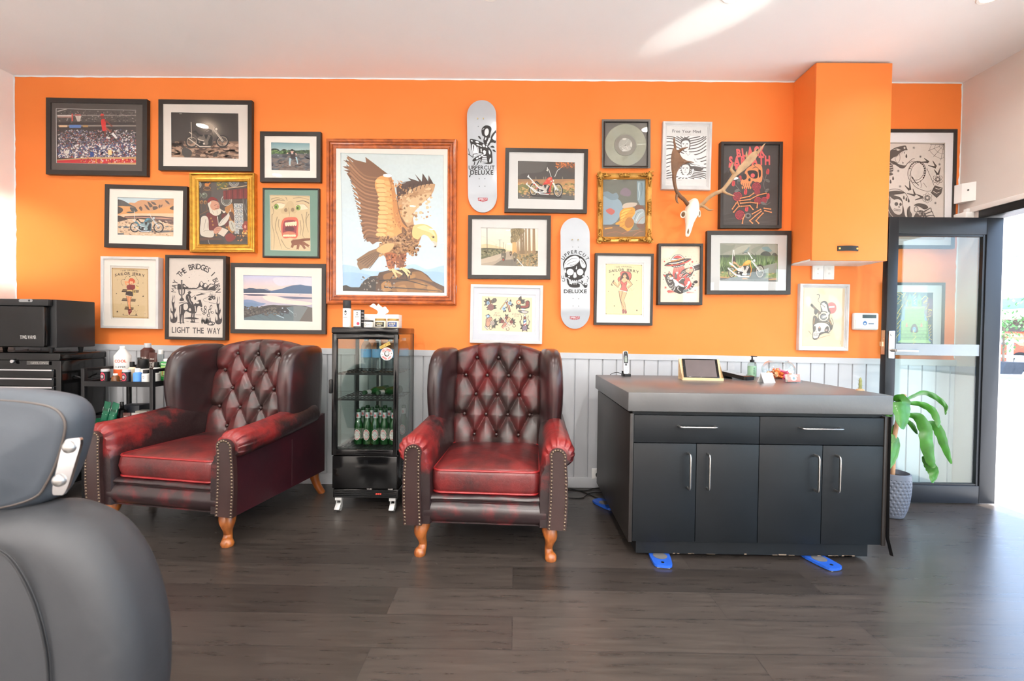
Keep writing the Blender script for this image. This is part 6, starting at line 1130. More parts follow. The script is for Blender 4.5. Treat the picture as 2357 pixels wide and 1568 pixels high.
# ================================================================== the two wing chairs
def leather(name, dark, red, off, g=(0, 0, 0), scale=5.0, amp=1.6, rough=.36, crease=.25, coat=.18):
    m = bpy.data.materials.new(name); m.use_nodes = True; nt = m.node_tree; b = nt.nodes['Principled BSDF']; L = nt.links.new
    tc = nt.nodes.new('ShaderNodeTexCoord')
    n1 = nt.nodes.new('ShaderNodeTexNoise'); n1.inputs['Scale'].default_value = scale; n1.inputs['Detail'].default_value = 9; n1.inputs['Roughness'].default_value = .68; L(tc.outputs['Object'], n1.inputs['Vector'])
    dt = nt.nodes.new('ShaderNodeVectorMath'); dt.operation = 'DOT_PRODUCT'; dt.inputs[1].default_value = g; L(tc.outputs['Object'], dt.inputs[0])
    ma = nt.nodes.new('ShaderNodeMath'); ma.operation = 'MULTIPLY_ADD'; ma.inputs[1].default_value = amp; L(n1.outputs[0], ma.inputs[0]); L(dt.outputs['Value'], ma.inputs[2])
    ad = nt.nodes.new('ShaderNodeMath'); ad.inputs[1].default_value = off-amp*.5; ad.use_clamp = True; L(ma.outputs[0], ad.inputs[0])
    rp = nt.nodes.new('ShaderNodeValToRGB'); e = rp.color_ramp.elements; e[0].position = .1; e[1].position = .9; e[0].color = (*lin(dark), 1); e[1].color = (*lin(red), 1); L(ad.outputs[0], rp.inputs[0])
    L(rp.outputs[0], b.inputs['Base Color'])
    dv = nt.nodes.new('ShaderNodeVectorMath'); dv.operation = 'MULTIPLY_ADD'; dv.inputs[1].default_value = (.16, .16, .16); L(n1.outputs['Color'], dv.inputs[0]); L(tc.outputs['Object'], dv.inputs[2])
    vo = nt.nodes.new('ShaderNodeTexVoronoi'); vo.feature = 'DISTANCE_TO_EDGE'; vo.inputs['Scale'].default_value = 34; L(dv.outputs[0], vo.inputs['Vector'])
    cr = nt.nodes.new('ShaderNodeMapRange'); cr.inputs[2].default_value = .06; L(vo.outputs[0], cr.inputs[0])
    n2 = nt.nodes.new('ShaderNodeTexNoise'); n2.inputs['Scale'].default_value = 14; n2.inputs['Detail'].default_value = 6; L(tc.outputs['Object'], n2.inputs['Vector'])
    mm = nt.nodes.new('ShaderNodeMath'); mm.operation = 'MULTIPLY_ADD'; mm.inputs[1].default_value = .07*crease; L(cr.outputs[0], mm.inputs[0]); L(n2.outputs[0], mm.inputs[2])
    bp = nt.nodes.new('ShaderNodeBump'); bp.inputs['Strength'].default_value = min(.5, crease+.1); bp.inputs['Distance'].default_value = .006; L(mm.outputs[0], bp.inputs['Height']); L(bp.outputs[0], b.inputs['Normal'])
    b.inputs['Roughness'].default_value = rough; b.inputs['Coat Weight'].default_value = coat; b.inputs['Coat Roughness'].default_value = .2
    return m
DK, RD = (34, 19, 20), (122, 27, 27)
L_BACK = leather('oxblood_back_leather', (44, 30, 28), (100, 24, 26), .27, (0, 0, 0), 4.2, 2.8)
L_WING = leather('oxblood_wing_leather', (40, 25, 26), (88, 25, 26), .15, (0, 0, 0), 3.2, 1.6, .3, .1)
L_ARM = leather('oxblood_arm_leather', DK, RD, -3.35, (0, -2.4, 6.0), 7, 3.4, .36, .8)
L_SEAT = leather('oxblood_seat_leather', (42, 17, 18), (106, 28, 28), .40, (0, -.6, 0), 6, 2.6, .38, 1.0)
L_RAIL = leather('oxblood_rail_leather', (34, 19, 21), (116, 22, 28), .12, (0, 0, 0), 6.5, 2.6, .32, .15)
L_FACE = leather('oxblood_facing_leather', (42, 26, 26), (66, 42, 37), .3, (0, 0, 0), 3, 1.0, .34, .1)
L_SIDE = leather('oxblood_side_leather', (40, 19, 25), (70, 22, 28), .3, (0, 0, 0), 3, 1.2, .28, .08)
PIPE = mat('red_piping', (134, 30, 32), .35, var=.2, scale=20); NAIL = mat('brass_nail', (110, 94, 80), .35, .8, var=.2)
LEGW = wood_mat('honey_wood', (120, 62, 24), (168, 96, 42), .28, (9, 9, 2), 4)
t = thing('wing_armchair', 'smaller oxblood leather wing armchair with tufted back, between drinks fridge and black counter', 'armchair', (-.122, -.665, 0), math.radians(-2.7), 'oxblood wing armchairs')
CH = t
LH = .172
def leg_mb(s, front):
    mb = MB(); x = s*.318; y = -.375 if front else .37
    if front: pts = [(x, y, LH+.01), (x, y-.002, .150), (x+s*.006, y-.012, .118), (x+s*.002, y-.004, .082), (x-s*.002, y+.004, .052), (x+s*.001, y-.004, .030), (x+s*.008, y-.014, .014), (x+s*.008, y-.014, 0)]; r = [.037, .038, .034, .023, .0195, .023, .030, .027]
    else: pts = [(x, y, LH+.01), (x, y+.004, .12), (x+s*.01, y+.018, .06), (x+s*.03, y+.04, 0)]; r = [.032, .027, .023, .022]
    k = 5; q = smooth_path([(*p, rr) for p, rr in zip(pts, r)], k); return mb.tube([a[:3] for a in q], [a[3] for a in q], 14)
for s in (-1, 1):
    for fr in (1, 0): leg_mb(s, fr).build('leg', LEGW, t)
# base
mb = MB(); mb.box((-.345, -.40, LH), (.345, .36, .29), bev=.02); mb.build('seat_base', L_SIDE, t)
mb = MB()
def rail(u, v):
    x = -.30+.60*u; a = v*PI; return (x, -.402-.028*math.sin(a)**.7, LH+.004+.106*v+.003*pnoise(Vector((x*9, v*3, 1))))
mb.grid(rail, 30, 10); mb.box((-.30, -.405, LH), (.30, -.38, .282)); mb.build('front_rail', L_RAIL, t)
mb = MB()
def lip(u, v):
    x = -.285+.57*u; a = -PI/2+v*PI; return (x, -.385-.035*math.cos(a), .298+.020*math.sin(a)+.004*pnoise(Vector((x*12, 0, v*2))))
mb.grid(lip, 30, 8); mb.box((-.285, -.385, .28), (.285, .1, .317)); mb.build('seat_lip', L_RAIL, t)
# cushion
def cushion():
    prof = [(.22, .318), (.06, .318), (.012, .32), (.003, .332), (0, .345), (-.004, .38), (0, .415), (.003, .428), (.012, .437), (.03, .444), (.06, .452), (.1, .460), (.16, .466), (.24, .469)]
    rg = []
    for ins, z in prof:
        w, d = .545-2*ins, .585-2*ins
        if d < .04 or w < .03: w, d = .06, .10
        q = rrect(w, d, max(.01, .05-ins*.3), 7, 0, -.115)
        rg.append([Vector((x+.004*pnoise(Vector((x*14, y*14, z*30))), y+(.006*pnoise(Vector((x*10, z*40, 2))) if y < -.3 else 0), z+.006*pnoise(Vector((x*9, y*9, 5)))*(1 if z > .44 else .2))) for x, y in q])
    return MB().rings(rg)
c = cushion().build('seat_cushion', L_SEAT, t)
for z in (.324, .433):
    q = rrect(.532, .572, .046, 8, 0, -.115); MB().tube([(x, y, z) for x, y in q], .0058, 8, closed=True).build('piping', PIPE, c)
# arms
def arm(s):
    prof = [(.262, LH+.002), (.262, .29), (.264, .40), (.272, .48), (.288, .545), (.315, .585), (.352, .603), (.392, .598), (.422, .576), (.436, .54), (.432, .502), (.412, .478), (.392, .468), (.386, .44), (.384, .32), (.380, LH+.002)]
    prof = smooth_path(prof[:13], 6)+prof[13:]
    rg = []; ys = [-.428, -.424, -.412, -.39, -.35, -.3, -.24, -.16, -.08, 0, .08, .16, .22, .26]
    for y in ys:
        t_ = (y+.40)/.62; up = max(0, t_)**1.6*.055; ring = []
        f = 1.0 if y > -.39 else (1-((-.39-y)/.038)**2*.26)
        for i, (x, z) in enumerate(prof):
            zc, xc = .50, .352
            if z > .44: xx, zz = xc+(x-xc)*f, zc+(z-zc)*f
            else: xx, zz = xc+(x-xc)*(1-(1-f)*.35), z
            if z > .44: zz += up*(1 if x < .40 else .8)
            if z > .30: xx -= .02*max(0, t_)*(1 if x > .35 else .3)
            n = .0038*math.sin(i*1.25+2*pnoise(Vector((i*.2, 0, 0))))*max(0, 1-(y+.428)/.12) if z > .45 else 0
            n += .0025*math.sin(y*70+z*30)*max(0, min(1, (y-.02)/.1))*(1 if z > .5 else 0)
            ring.append(Vector((s*(xx+n*(1 if x > .352 else -1)), y, zz+n)))
        rg.append(ring)
    return MB().rings(rg)
for s in (-1, 1):
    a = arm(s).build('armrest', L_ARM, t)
    # outer side panel with a seam
    mb = MB(); mb.prism([(-.415, LH), (.36, LH), (.36, .56), (.10, .515), (-.415, .47)], s*.376, s*.392, lambda u, v, h: (h, u, v)); mb.tube([(s*.393, .02, LH+.01), (s*.393, .02, .46)], .002, 6); mb.build('side_panel', L_SIDE, t)
    q = [(.352-.046, LH), (.352-.046, .30), (.352-.044, .42), (.352-.040, .50)]+[(.352+.042*math.cos(g), .527+.040*math.sin(g)) for g in [math.radians(180-18*i) for i in range(11)]]+[(.352+.040, .50), (.352+.042, .42), (.352+.044, .30), (.352+.044, LH)]
    q = [(x+.008*math.sin((z-LH)/.38*PI), z) for x, z in q]
    f_ = MB().prism([(s*x, z) for x, z in q], -.446, -.420, lambda u, v, h: (u, h, v)).build('arm_facing', L_FACE, t)
    mb = MB(); path = q[:1]+q[1:-1]+q[-1:]
    L_ = [0]
    for a0, b0 in zip(path, path[1:]): L_.append(L_[-1]+math.dist(a0, b0))
    n = int(L_[-1]/.0165)
    for i in range(n+1):
        d = .006+(L_[-1]-.012)*i/n; j = max(k for k in range(len(L_)) if L_[k] <= d); j = min(j, len(path)-2); u = (d-L_[j])/(L_[j+1]-L_[j])
        x, z = path[j][0]+(path[j+1][0]-path[j][0])*u, path[j][1]+(path[j+1][1]-path[j][1])*u
        cx_, cz_ = .352, min(z, .527); v_ = Vector((cx_-x, cz_-z)); v_.normalize(); x += v_.x*.009; z += v_.y*.009
        mb.sph((s*x, -.447, z), (.0062, .0045, .0062), 8, 5)
    mb.build('nailhead_trim', NAIL, f_)
    # wing
    rg = []
    for z, fw, th, top in ((.50, .02, 1, 0), (.56, .01, 1, 0), (.62, .0, 1, 0), (.70, -.012, 1, 0), (.78, -.02, 1, 0), (.86, -.018, 1, 0), (.92, -.008, 1, 0), (.965, .015, .97, 0), (.995, .05, .9, 0), (1.012, .09, .72, 0), (1.018, .14, .42, 0)):
        o_ = .012*math.sin((z-.55)/.45*PI)
        pts = [(.262, .33), (.268, .20), (.282, .10+.3*max(0, fw)), (.300, fw+.035), (.318, fw+.004), (.343, fw-.010), (.368+o_, fw), (.386+o_, fw+.03), (.392+o_, fw+.09+.02), (.388, .26), (.372, .35), (.30, .375)]
        cx_, cy_ = .33, .23
        rg.append([Vector((s*(cx_+(x-cx_)*th), cy_+(y-cy_)*(th if th < 1 else 1)+.05*(z-.55), z)) for x, y in smooth_loop(pts, 3)])
    MB().rings(rg).build('wing', L_WING, t)
# tufted back
rows = [(.957, 3), (.845, 4), (.727, 3), (.605, 4), (.483, 3)]; dxb = .137; BT = []
for z, n in rows: BT.append([((i-(n-1)/2)*dxb, z) for i in range(n)])
seg = []
for r0, r1 in zip(BT, BT[1:]):
    for a in r0:
        for b in r1:
            if abs(a[0]-b[0]) < dxb*.6: seg.append((a, b))
for x, z in BT[0]: seg.append(((x, z), (x, 1.08)))
for x, z in BT[4]: seg.append(((x, z), (x+.1*x, .38)))
for j in (1, 3):
    for x in (BT[j][0], BT[j][-1]): seg.append((x, (x[0]*1.5, x[1])))
def dseg(p, a, b):
    ax, az = b[0]-a[0], b[1]-a[1]; t_ = max(0, min(1, ((p[0]-a[0])*ax+(p[1]-a[1])*az)/(ax*ax+az*az))); return math.hypot(p[0]-a[0]-ax*t_, p[1]-a[1]-az*t_)
def back_y(z): return .175+.20*(z-.42)
def tuft(x, z):
    d = min(dseg((x, z), a, b) for a, b in seg); db = min(math.hypot(x-q[0], z-q[1]) for r in BT for q in r)
    return .034*(1-math.exp(-(d/.026)**1.1))-.016*math.exp(-(db/.017)**2)
mb = MB(); NU, NV = 150, 160
def bsurf(u, v):
    x = -.283+.566*u; top = 1.052-.058*(x/.283)**2
    if v < .8:
        z = .36+(top-.05-.36)*v/.8; e = min(1, (.283-abs(x))/.03); return (x, back_y(z)-tuft(x, z)*(.4+.6*max(0, e)**.5)+.02*(abs(x)/.283)**4, z)
    if v < .93:
        a = (v-.8)/.13*PI*.5; e = min(1, (.283-abs(x))/.03); y0 = back_y(top-.05)-tuft(x, top-.05)*(.4+.6*max(0, e)**.5)+.02*(abs(x)/.283)**4; return (x, y0+.07*(1-math.cos(a)), top-.05+.05*math.sin(a))
    w_ = (v-.93)/.07; return (x, back_y(top)+.03+.10*w_, top-.004*w_*w_-.06*max(0, w_-.7))
mb.grid(bsurf, NU, NV)
mb.grid(lambda u, v: (-.283+.566*u, .385+.0*v+.05*(v), LH+(.99-LH)*v), 6, 4)
bk = mb.build('backrest', L_BACK, t)
MB().box((-.36, .34, LH), (.36, .40, .56), bev=.02).build('back_panel', L_SIDE, t)
for r in BT:
    for x, z in r: MB().sph((x, back_y(z)-.004+.004, z), (.0105, .008, .0105), 10, 6).build('button', L_FACE, bk)
c2 = dup(t, (-1.777, -.530, 0), math.radians(-9.5), 'wider oxblood leather wing armchair with tufted back, left of the drinks fridge')
c2.scale = (1.13, 1, 1)
# ================================================================== drinks fridge
FX0, FX1, FY0, FY1, FT = -1.118, -.714, -.53, -.105, 1.139
fr = thing('drinks_fridge', 'tall black glass-sided drinks fridge on castors between the two armchairs', 'fridge', ((FX0+FX1)/2, (FY0+FY1)/2, 0))
ox, oy = (FX0+FX1)/2, (FY0+FY1)/2
def fb(mb, a, b, **k): return mb.box((a[0]-ox, a[1]-oy, a[2]), (b[0]-ox, b[1]-oy, b[2]), **k)
mb = MB(); fb(mb, (FX0, FY0+.02, .145), (FX1, FY1, .372), bev=.004); fb(mb, (FX0, FY0+.02, .086), (FX1, FY1, .14), bev=.004); mb.build('base_cabinet', BLACKG, fr)
mb = MB()
for i in range(4): fb(mb, (FX0+.01, FY0+.014, .092+.012*i), (FX1-.01, FY0+.022, .098+.012*i))
for i in range(9): fb(mb, (FX1-.002, FY0+.09, .17+.018*i), (FX1+.003, FY1-.05, .179+.018*i))
mb.build('vent_grille', BLACKP, fr)
fb(MB(), (FX0+.002, FY0, .15), (FX1-.002, FY0+.022, .35), bev=.005).build('front_panel', BLACKG, fr)
fb(MB(), (FX0-.003, FY0-.012, FT-.04), (FX1+.003, FY1, FT), bev=.008).build('lid', BLACKG, fr)
mb = MB()
for x in (FX0, FX1-.02): fb(mb, (x, FY1-.022, .37), (x+.02, FY1, FT-.03))
fb(mb, (FX0, FY1-.02, .37), (FX1, FY1, .385))
fb(mb, (FX0+.15, FY1-.03, .37), (FX0+.165, FY1-.016, FT-.04))
mb.build('corner_posts', BLACKP, fr)
fb(MB(), (FX0+.17, FY1-.04, .40), (FX0+.182, FY1-.02, FT-.07)).build('shelf_rail', STEEL, fr)
FG = pane_mat('fridge_glass', (240, 246, 244), 1.1)
for a, b in (((FX1-.005, FY0+.03, .375), (FX1-.001, FY1-.02, FT-.04)), ((FX0+.001, FY0+.03, .375), (FX0+.005, FY1-.02, FT-.04)), ((FX0+.02, FY1-.010, .385), (FX1-.02, FY1-.006, FT-.04))): fb(MB(), a, b).build('glass_side', FG, fr)
dr = MB(); D0, D1 = FY0-.008, FY0+.02
fb(dr, (FX0, D0, .355), (FX0+.03, D1, FT-.04), bev=.004); fb(dr, (FX1-.028, D0, .355), (FX1, D1, FT-.04), bev=.004); fb(dr, (FX0, D0+.001, FT-.072), (FX1, D1, FT-.04), bev=.004); fb(dr, (FX0, D0+.001, .355), (FX1, D1, .392), bev=.004)
dr = dr.build('door', BLACKG, fr)
fb(MB(), (FX0+.028, FY0+.004, .39), (FX1-.026, FY0+.008, FT-.07)).build('door_glass', FG, dr)
fb(MB(), (FX0-.014, D0-.012, .735), (FX0+.006, D1+.0, .82), bev=.006).build('door_handle', BLACKP, dr)
A = Art(); A.ell((232, 226, 220), 490, 550, 60, 60, 0, 40); A.arc_text((196, 40, 44), 'CRY BABY', 490, 550, 44, 24, -60, 60, .02, wid=.9); A.arc_text((196, 40, 44), 'BARBER SHOP', 490, 550, 44, 19, 240, 120, .02, wid=.9, flip=True)
A.ell((60, 56, 58), 490, 548, 25, 27); A.ell((226, 220, 214), 492, 545, 17, 20); A.ell((60, 56, 58), 486, 540, 4, 3); A.ell((60, 56, 58), 500, 540, 4, 3); A.line((60, 56, 58), '482 556 492 560 502 554', 3); A.star((60, 56, 58), 446, 555, 7); A.star((60, 56, 58), 535, 545, 7)
fp = lambda x, y, h: W(770+x*.2455, 680+y*.2455, FY0+.003)-Vector((ox, oy, 0))-Vector((0, h, 0))
A.build('round_sticker', fp, dr)
A = Art(); A.poly((212, 176, 84), '420 482 515 432 526 460 432 504'); A.text((70, 52, 36), 'HARD BITTERS', 428, 482, 98, 18, .02, .1, -27); A.build('tape_sticker', fp, dr)
for nm, z, n in (('wire_shelf', .855, 15), ('wire_shelf', .695, 15)):
    mb = MB(); y0, y1 = FY0+.045, FY1-.03
    for i in range(n): x = FX0+.02+(FX1-FX0-.04)*i/(n-1); mb.cyl((x-ox, y0-oy, z), (x-ox, y1-oy, z), .0022, 6)
    for y in (y0, (y0+y1)/2, y1): mb.cyl((FX0+.012-ox, y-oy, z-.002), (FX1-.012-ox, y-oy, z-.002), .0035, 6)
    for y in (y0+.07, y0+.14, y0+.24): mb.cyl((FX0+.012-ox, y-oy, z-.001), (FX1-.012-ox, y-oy, z-.001), .002, 6)
    fb(mb, (FX0+.01, y0-.006, z-.010), (FX1-.01, y0+.0, z+.002)); mb.build(nm, BLACKP, fr)
mb = MB(); fb(mb, (FX0+.01, FY0+.03, .386), (FX1-.01, FY1-.02, .392))
for i in range(14): x = FX0+.03+.0255*i; fb(mb, (x, FY0+.05, .392), (x+.006, FY1-.04, .395))
mb.build('floor_tray', BLACKP, fr)
A = Art(); A.rect((250, 60, 50), 0, 0, 10, 4); LED = mat('red_led', (255, 60, 50), .4, var=0, emit=(255, 50, 40), es=3)
mb = MB()
for i in range(3): fb(mb, (FX1-.135+.012*i, FY0+.010, .112), (FX1-.128+.012*i, FY0+.016, .117))
mb.build('temperature_display', LED, fr)
for x in (-.19, -.06): fb(MB(), (FX1+x, FY0+.006, .142), (FX1+x+.03, FY0+.024, .152), bev=.001).build('hinge_clip', STEEL, fr)
CAST = mat('castor_grey', (196, 196, 194), .35, .2)
for x, y in ((FX0+.035, FY0+.035), (FX1-.035, FY0+.035), (FX0+.035, FY1-.05), (FX1-.035, FY1-.05)):
    c = Vector((x-ox, y-oy, 0)); mb = MB(); mb.cyl(c+Vector((-.011, 0, .024)), c+Vector((.011, 0, .024)), .024, 18); fb(mb, (x-.02, y-.02, .07), (x+.02, y+.02, .086)); fb(mb, (x-.016, y-.012, .02), (x-.012, y+.014, .075)); fb(mb, (x+.012, y-.012, .02), (x+.016, y+.014, .075))
    mb.box((-.016, -.045, -.004), (.016, .0, .004), bev=.003, M=Matrix.Translation(c+Vector((0, -.012, .05))) @ Matrix.Rotation(.7, 4, 'X')); mb.build('castor', CAST, fr)
# ---- labels wrapped on round things
def wrap(A, name, parent, c, r, w, z0, z1, ph=-PI/2, mw=100.0, mh=100.0):
    """art in a box mw x mh wrapped round a cylinder (centre c, radius r) facing -y"""
    def fn(x, y, h):
        a = ph+(x/mw-.5)*w/r; R = r+.0004+h; return (c[0]+R*math.cos(a), c[1]+R*math.sin(a), z1+(z0-z1)*y/mh)
    return A.build(name, fn, parent)
def band(A, c, y0=0, y1=100, n=14):
    for i in range(n): A.rect(c, 100*i/n, y0, 100*(i+1)/n, y1)
# ---- bottles in the fridge
BEERG = mat('green_bottle_glass', (20, 62, 26), .08, var=.1, coat=.5); FOIL = mat('silver_foil', (200, 200, 204), .3, .6)
bottle = thing('beer_bottle', '', 'bottle', (0, 0, 0), 0, 'beer bottles on the bottom of the fridge')
MB().lathe([(.018, 0), (.026, .003), (.0273, .01), (.0273, .115), (.025, .132), (.0175, .15), (.0145, .165), (.0135, .215), (.0145, .217)], n=20).build('bottle_body', BEERG, bottle)
MB().lathe([(.0148, .168), (.0140, .205)], n=18, cap=False).build('neck_foil', FOIL, bottle)
MB().lathe([(.0138, .212), (.0142, .217), (.0130, .224), (.004, .226)], n=18).build('cap', mat('bottle_cap_green', (40, 70, 46), .4, .5), bottle)
A = Art(); A.sell((226, 222, 220), 50, 50, 48, 50); A.sell((178, 40, 48), 50, 50, 44, 46); A.sell((186, 182, 180), 50, 50, 33, 36); A.ell((178, 40, 48), 50, 16, 14, 12); band(A, (30, 28, 30), 42, 60, 8); A.text((236, 232, 230), "BECK'S", 10, 45, 80, 12, .02, .08)
wrap(A, 'bottle_label', bottle, (0, 0), .0273, .044, .030, .098)
A = Art(); A.text((190, 36, 44), 'B', 28, 35, 44, 50, .04); A.rect((230, 230, 230), 10, 88, 90, 98); wrap(A, 'neck_label', bottle, (0, 0), .0147, .026, .17, .203)
first = True; nb = 0
POS = [(825.5, -.41, 'front row'), (845.8, -.41, ''), (864.4, -.41, ''), (885.3, -.41, ''), (905.6, -.41, ''), (836, -.335, ''), (856, -.335, ''), (876, -.335, ''), (896, -.335, ''), (846, -.265, ''), (868, -.265, ''), (886, -.265, ''), (929, -.24, '')]
BL = ['green beer bottle, leftmost of the front row on the fridge floor', 'green beer bottle, second from left of the front row in the fridge', 'green beer bottle, middle of the front row in the fridge', 'green beer bottle, fourth from left of the front row in the fridge', 'green beer bottle beside the right door bar, end of the front row', 'green beer bottle, leftmost of the second row in the fridge', 'green beer bottle, second from left of the second row in the fridge', 'green beer bottle, third from left of the second row in the fridge', 'green beer bottle, right end of the second row in the fridge', 'green beer bottle, leftmost of the back row in the fridge', 'green beer bottle, middle of the back row in the fridge', 'green beer bottle, right end of the back row in the fridge', 'green beer bottle seen through the right glass side of the fridge']
for (px, y, _), lb in zip(POS, BL):
    x = W(px, 1000, y).x; b = bottle if first else dup(bottle, (x, y, .396)); b.location = (x, y, .396); b.rotation_euler = (0, 0, .1*(nb % 3-1)); b['label'] = lb; first = False; nb += 1
for px, lb in ((834, 'left beer bottle lying on the middle shelf of the fridge'), (865, 'right beer bottle lying on the middle shelf of the fridge')):
    x = W(px, 905, -.44).x; b = dup(bottle, (0, 0, 0), 0, lb); b.location = (x+.105, -.25, .698+.031); b.rotation_euler = (PI/2, 0, -.42); b['group'] = 'beer bottles lying on the fridge shelf'
PET = pane_mat('water_bottle_plastic', (232, 241, 246), 1.3); WCAP = mat('clear_white_cap', (222, 230, 236), .3)
wb = thing('water_bottle', '', 'bottle', (0, 0, 0), 0, 'water bottles on the top shelf of the fridge')
pr = [(.024, 0), (.032, .004)]
for i in range(5): pr += [(.033, .012+.014*i), (.0305, .019+.014*i)]
pr += [(.033, .085), (.033, .150), (.031, .165), (.020, .188), (.0125, .194), (.0125, .20)]
MB().lathe(pr, n=20).build('bottle_body', PET, wb); MB().lathe([(.014, .197), (.0145, .200), (.0145, .212), (.013, .214)], n=16).build('cap', WCAP, wb)
A = Art(); band(A, (120, 170, 214), 0, 100, 16); A.poly((206, 222, 236), '0 60 14 50 25 62 40 48 52 60 66 46 80 62 90 52 100 60 100 74 80 70 60 76 40 70 20 76 0 72'); A.poly((70, 110, 168), '0 74 30 70 60 78 100 74 100 90 0 90'); A.rect((206, 60, 60), 44, 12, 56, 26)
wrap(A, 'bottle_label', wb, (0, 0), .0332, .10, .092, .145)
first = True
for px, y, lb in ((843, -.40, 'water bottle, left of the three by the fridge door'), (869, -.40, 'water bottle, middle of the three by the fridge door'), (898, -.40, 'water bottle behind the round sticker on the fridge door'), (929, -.20, 'water bottle seen through the right glass side of the fridge')):
    b = wb if first else dup(wb, (0, 0, 0)); b.location = (W(px, 840, y).x, y, .858); b['label'] = lb; first = False
# ---- things standing on the fridge
def jarlike(name, label, cat, px, y, z, r, h, body, cap, hc, art=None, aw=None, neck=.0, caplabel=None, group=None, rc=None, shoulder=.0):
    o = thing(name, label, cat, (W(px, 760, y).x, y, z), 0, group); rc = rc or r*.96; hb = h-hc
    p = [(r*.9, 0), (r, .002), (r, hb-shoulder)]+([(rc, hb)] if shoulder else [(r*.97, hb)])
    MB().lathe(p, n=22).build('body', body, o); MB().lathe([(rc*.98, hb), (rc, hb+.001), (rc, h-.0015), (rc*.9, h)], n=22).build('cap', cap, o)
    if art: wrap(art, 'label', o, (0, 0), r, aw or r*2.0, .004, hb-shoulder-.002)
    return o
WHB = mat('white_can', (228, 226, 222), .35, var=.03); DKC = mat('charcoal_cap', (40, 40, 42), .4); GLDC = mat('gold_lid', (196, 158, 92), .3, .7); CREAM = mat('cream_jar', (226, 218, 200), .3)
K = (40, 40, 42)
A = Art(); A.ring(K, 50, 22, 20, 13, 4); A.ell(K, 50, 17, 14, 5); A.text(K, 'SALT SPRAY', 20, 46, 60, 6, .02, .1); A.text((120, 120, 120), 'NET 250', 30, 62, 40, 4, 0, .1)
jarlike('spray_can', 'tall white spray can with charcoal cap on the left of the fridge top', 'spray can', 798.5, -.40, FT, .026, .172, WHB, DKC, .052, A, .04)
o = thing('product_box', 'small white and black product carton on the fridge top', 'box', (W(826, 745, -.40).x, -.40, FT), -.25); MB().box((-.026, -.02, 0), (.026, .02, .112), bev=.001).build('carton', WHB, o)
A = Art(); A.rect((236, 232, 228), 0, 0, 100, 100); A.rect(K, 0, 94, 100, 100); A.rect(K, 0, 0, 100, 4); A.ring(K, 50, 22, 14, 9, 4); A.text(K, 'SLICK', 26, 36, 48, 7, .02, .1); A.ell((206, 70, 96), 64, 78, 20, 9)
A.build('front_label', lambda x, y, h: (-.026+.052*x/100, -.0203-h, .112-.112*y/100), o)
A = Art(); A.rect(K, 0, 0, 100, 100)
for i in range(4): A.rect((190, 186, 184), 20, 15+18*i, 80, 20+18*i)
A.build('side_label', lambda x, y, h: (.0263+h, -.02+.04*x/100, .112-.112*y/100), o)
o = thing('tissue_box', 'white tissue box with a tissue standing up, on the fridge top', 'tissue box', (W(880, 750, -.28).x, -.27, FT), .04); MB().box((-.115, -.055, 0), (.115, .055, .088), bev=.002).build('carton', WHITEP, o)
mb = MB()
def tis(u, v): a = u*2-1; return (-.02+.05*a*(.5+.6*v)+.02*math.sin(v*4), .012*math.sin(a*5+v*3)*(.5+v), .086+.07*v*(1-.35*a*(1 if a > 0 else -.2))+.008*math.sin(a*9)*v)
mb.grid(tis, 24, 10); mb.grid(lambda u, v: tuple(p+q for p, q in zip(tis(u, v), (0, .0012, 0))), 24, 10); mb.build('tissue', mat('tissue_paper', (244, 242, 238), .8, var=.01), o)
def lay(c, t):
    A = Art(); band(A, c, 15, 95, 12); A.text((224, 208, 160), t, 16, 28, 68, 30, .04, .06); A.text((230, 226, 216), 'POMADE', 28, 68, 44, 14, .02, .1); return A
A = Art(); A.ring(K, 22, 50, 12, 34, 4); A.text(K, 'CLAY', 40, 40, 46, 26, .02, .1)
jarlike('hair_product_jar', 'small white jar with black lid on the fridge top', 'jar', 849, -.43, FT, .030, .046, WHB, DKC, .010, A, .05)
jarlike('hair_product_jar', 'cream jar with gold lid and black label on the fridge top', 'jar', 876, -.43, FT, .036, .058, CREAM, GLDC, .014, lay((34, 32, 32), 'LAYRITE'), .062)
jarlike('hair_product_jar', 'cream jar with gold lid and blue label on the fridge top', 'jar', 905, -.43, FT, .037, .058, CREAM, GLDC, .014, lay((52, 82, 140), 'LAYRITE'), .064)
# ================================================================== reception counter
CNAVY = mat('dark_navy_laminate', (14, 18, 22), .46, var=.22, scale=5, bump=.05, bscale=120, spec=.35); CEDGE = mat('chipped_edge', (126, 110, 94), .7)
CDARK = mat('dark_end_panel', (38, 34, 32), .42, var=.2, scale=4)
CONCR = mat('grey_concrete', (86, 86, 87), .34, var=.14, scale=3.5, bump=.08, bscale=70, spec=.6); ZT = .837
o = thing('reception_counter', 'black reception cabinet with four doors and two drawers under the concrete top', 'counter', (1.2, -.62, 0))
def cb(mb, a, b, **k): return mb.box((a[0]-1.2, a[1]+.62, a[2]), (b[0]-1.2, b[1]+.62, b[2]), **k)
mb = MB(); cb(mb, (.582, -1.045, .10), (1.81, -.20, .742)); mb.build('carcass', CNAVY, o)
for x in (.566, 1.806): cb(MB(), (x, -1.068, .095), (x+.018, -.19, .73), bev=.001).build('end_panel', CDARK, o)
mb = MB(); cb(mb, (.617, -1.02, .018), (1.775, -.25, .10)); mb.build('plinth', CNAVY, o)
mb = MB(); rnd = random.Random(4)
for i in range(16): x = rnd.uniform(.63, 1.75); cb(mb, (x, -1.0215, .018), (x+rnd.uniform(.008, .05), -1.0195, .018+rnd.uniform(.001, .006)))
mb.build('chipped_plinth_edge', CEDGE, o)
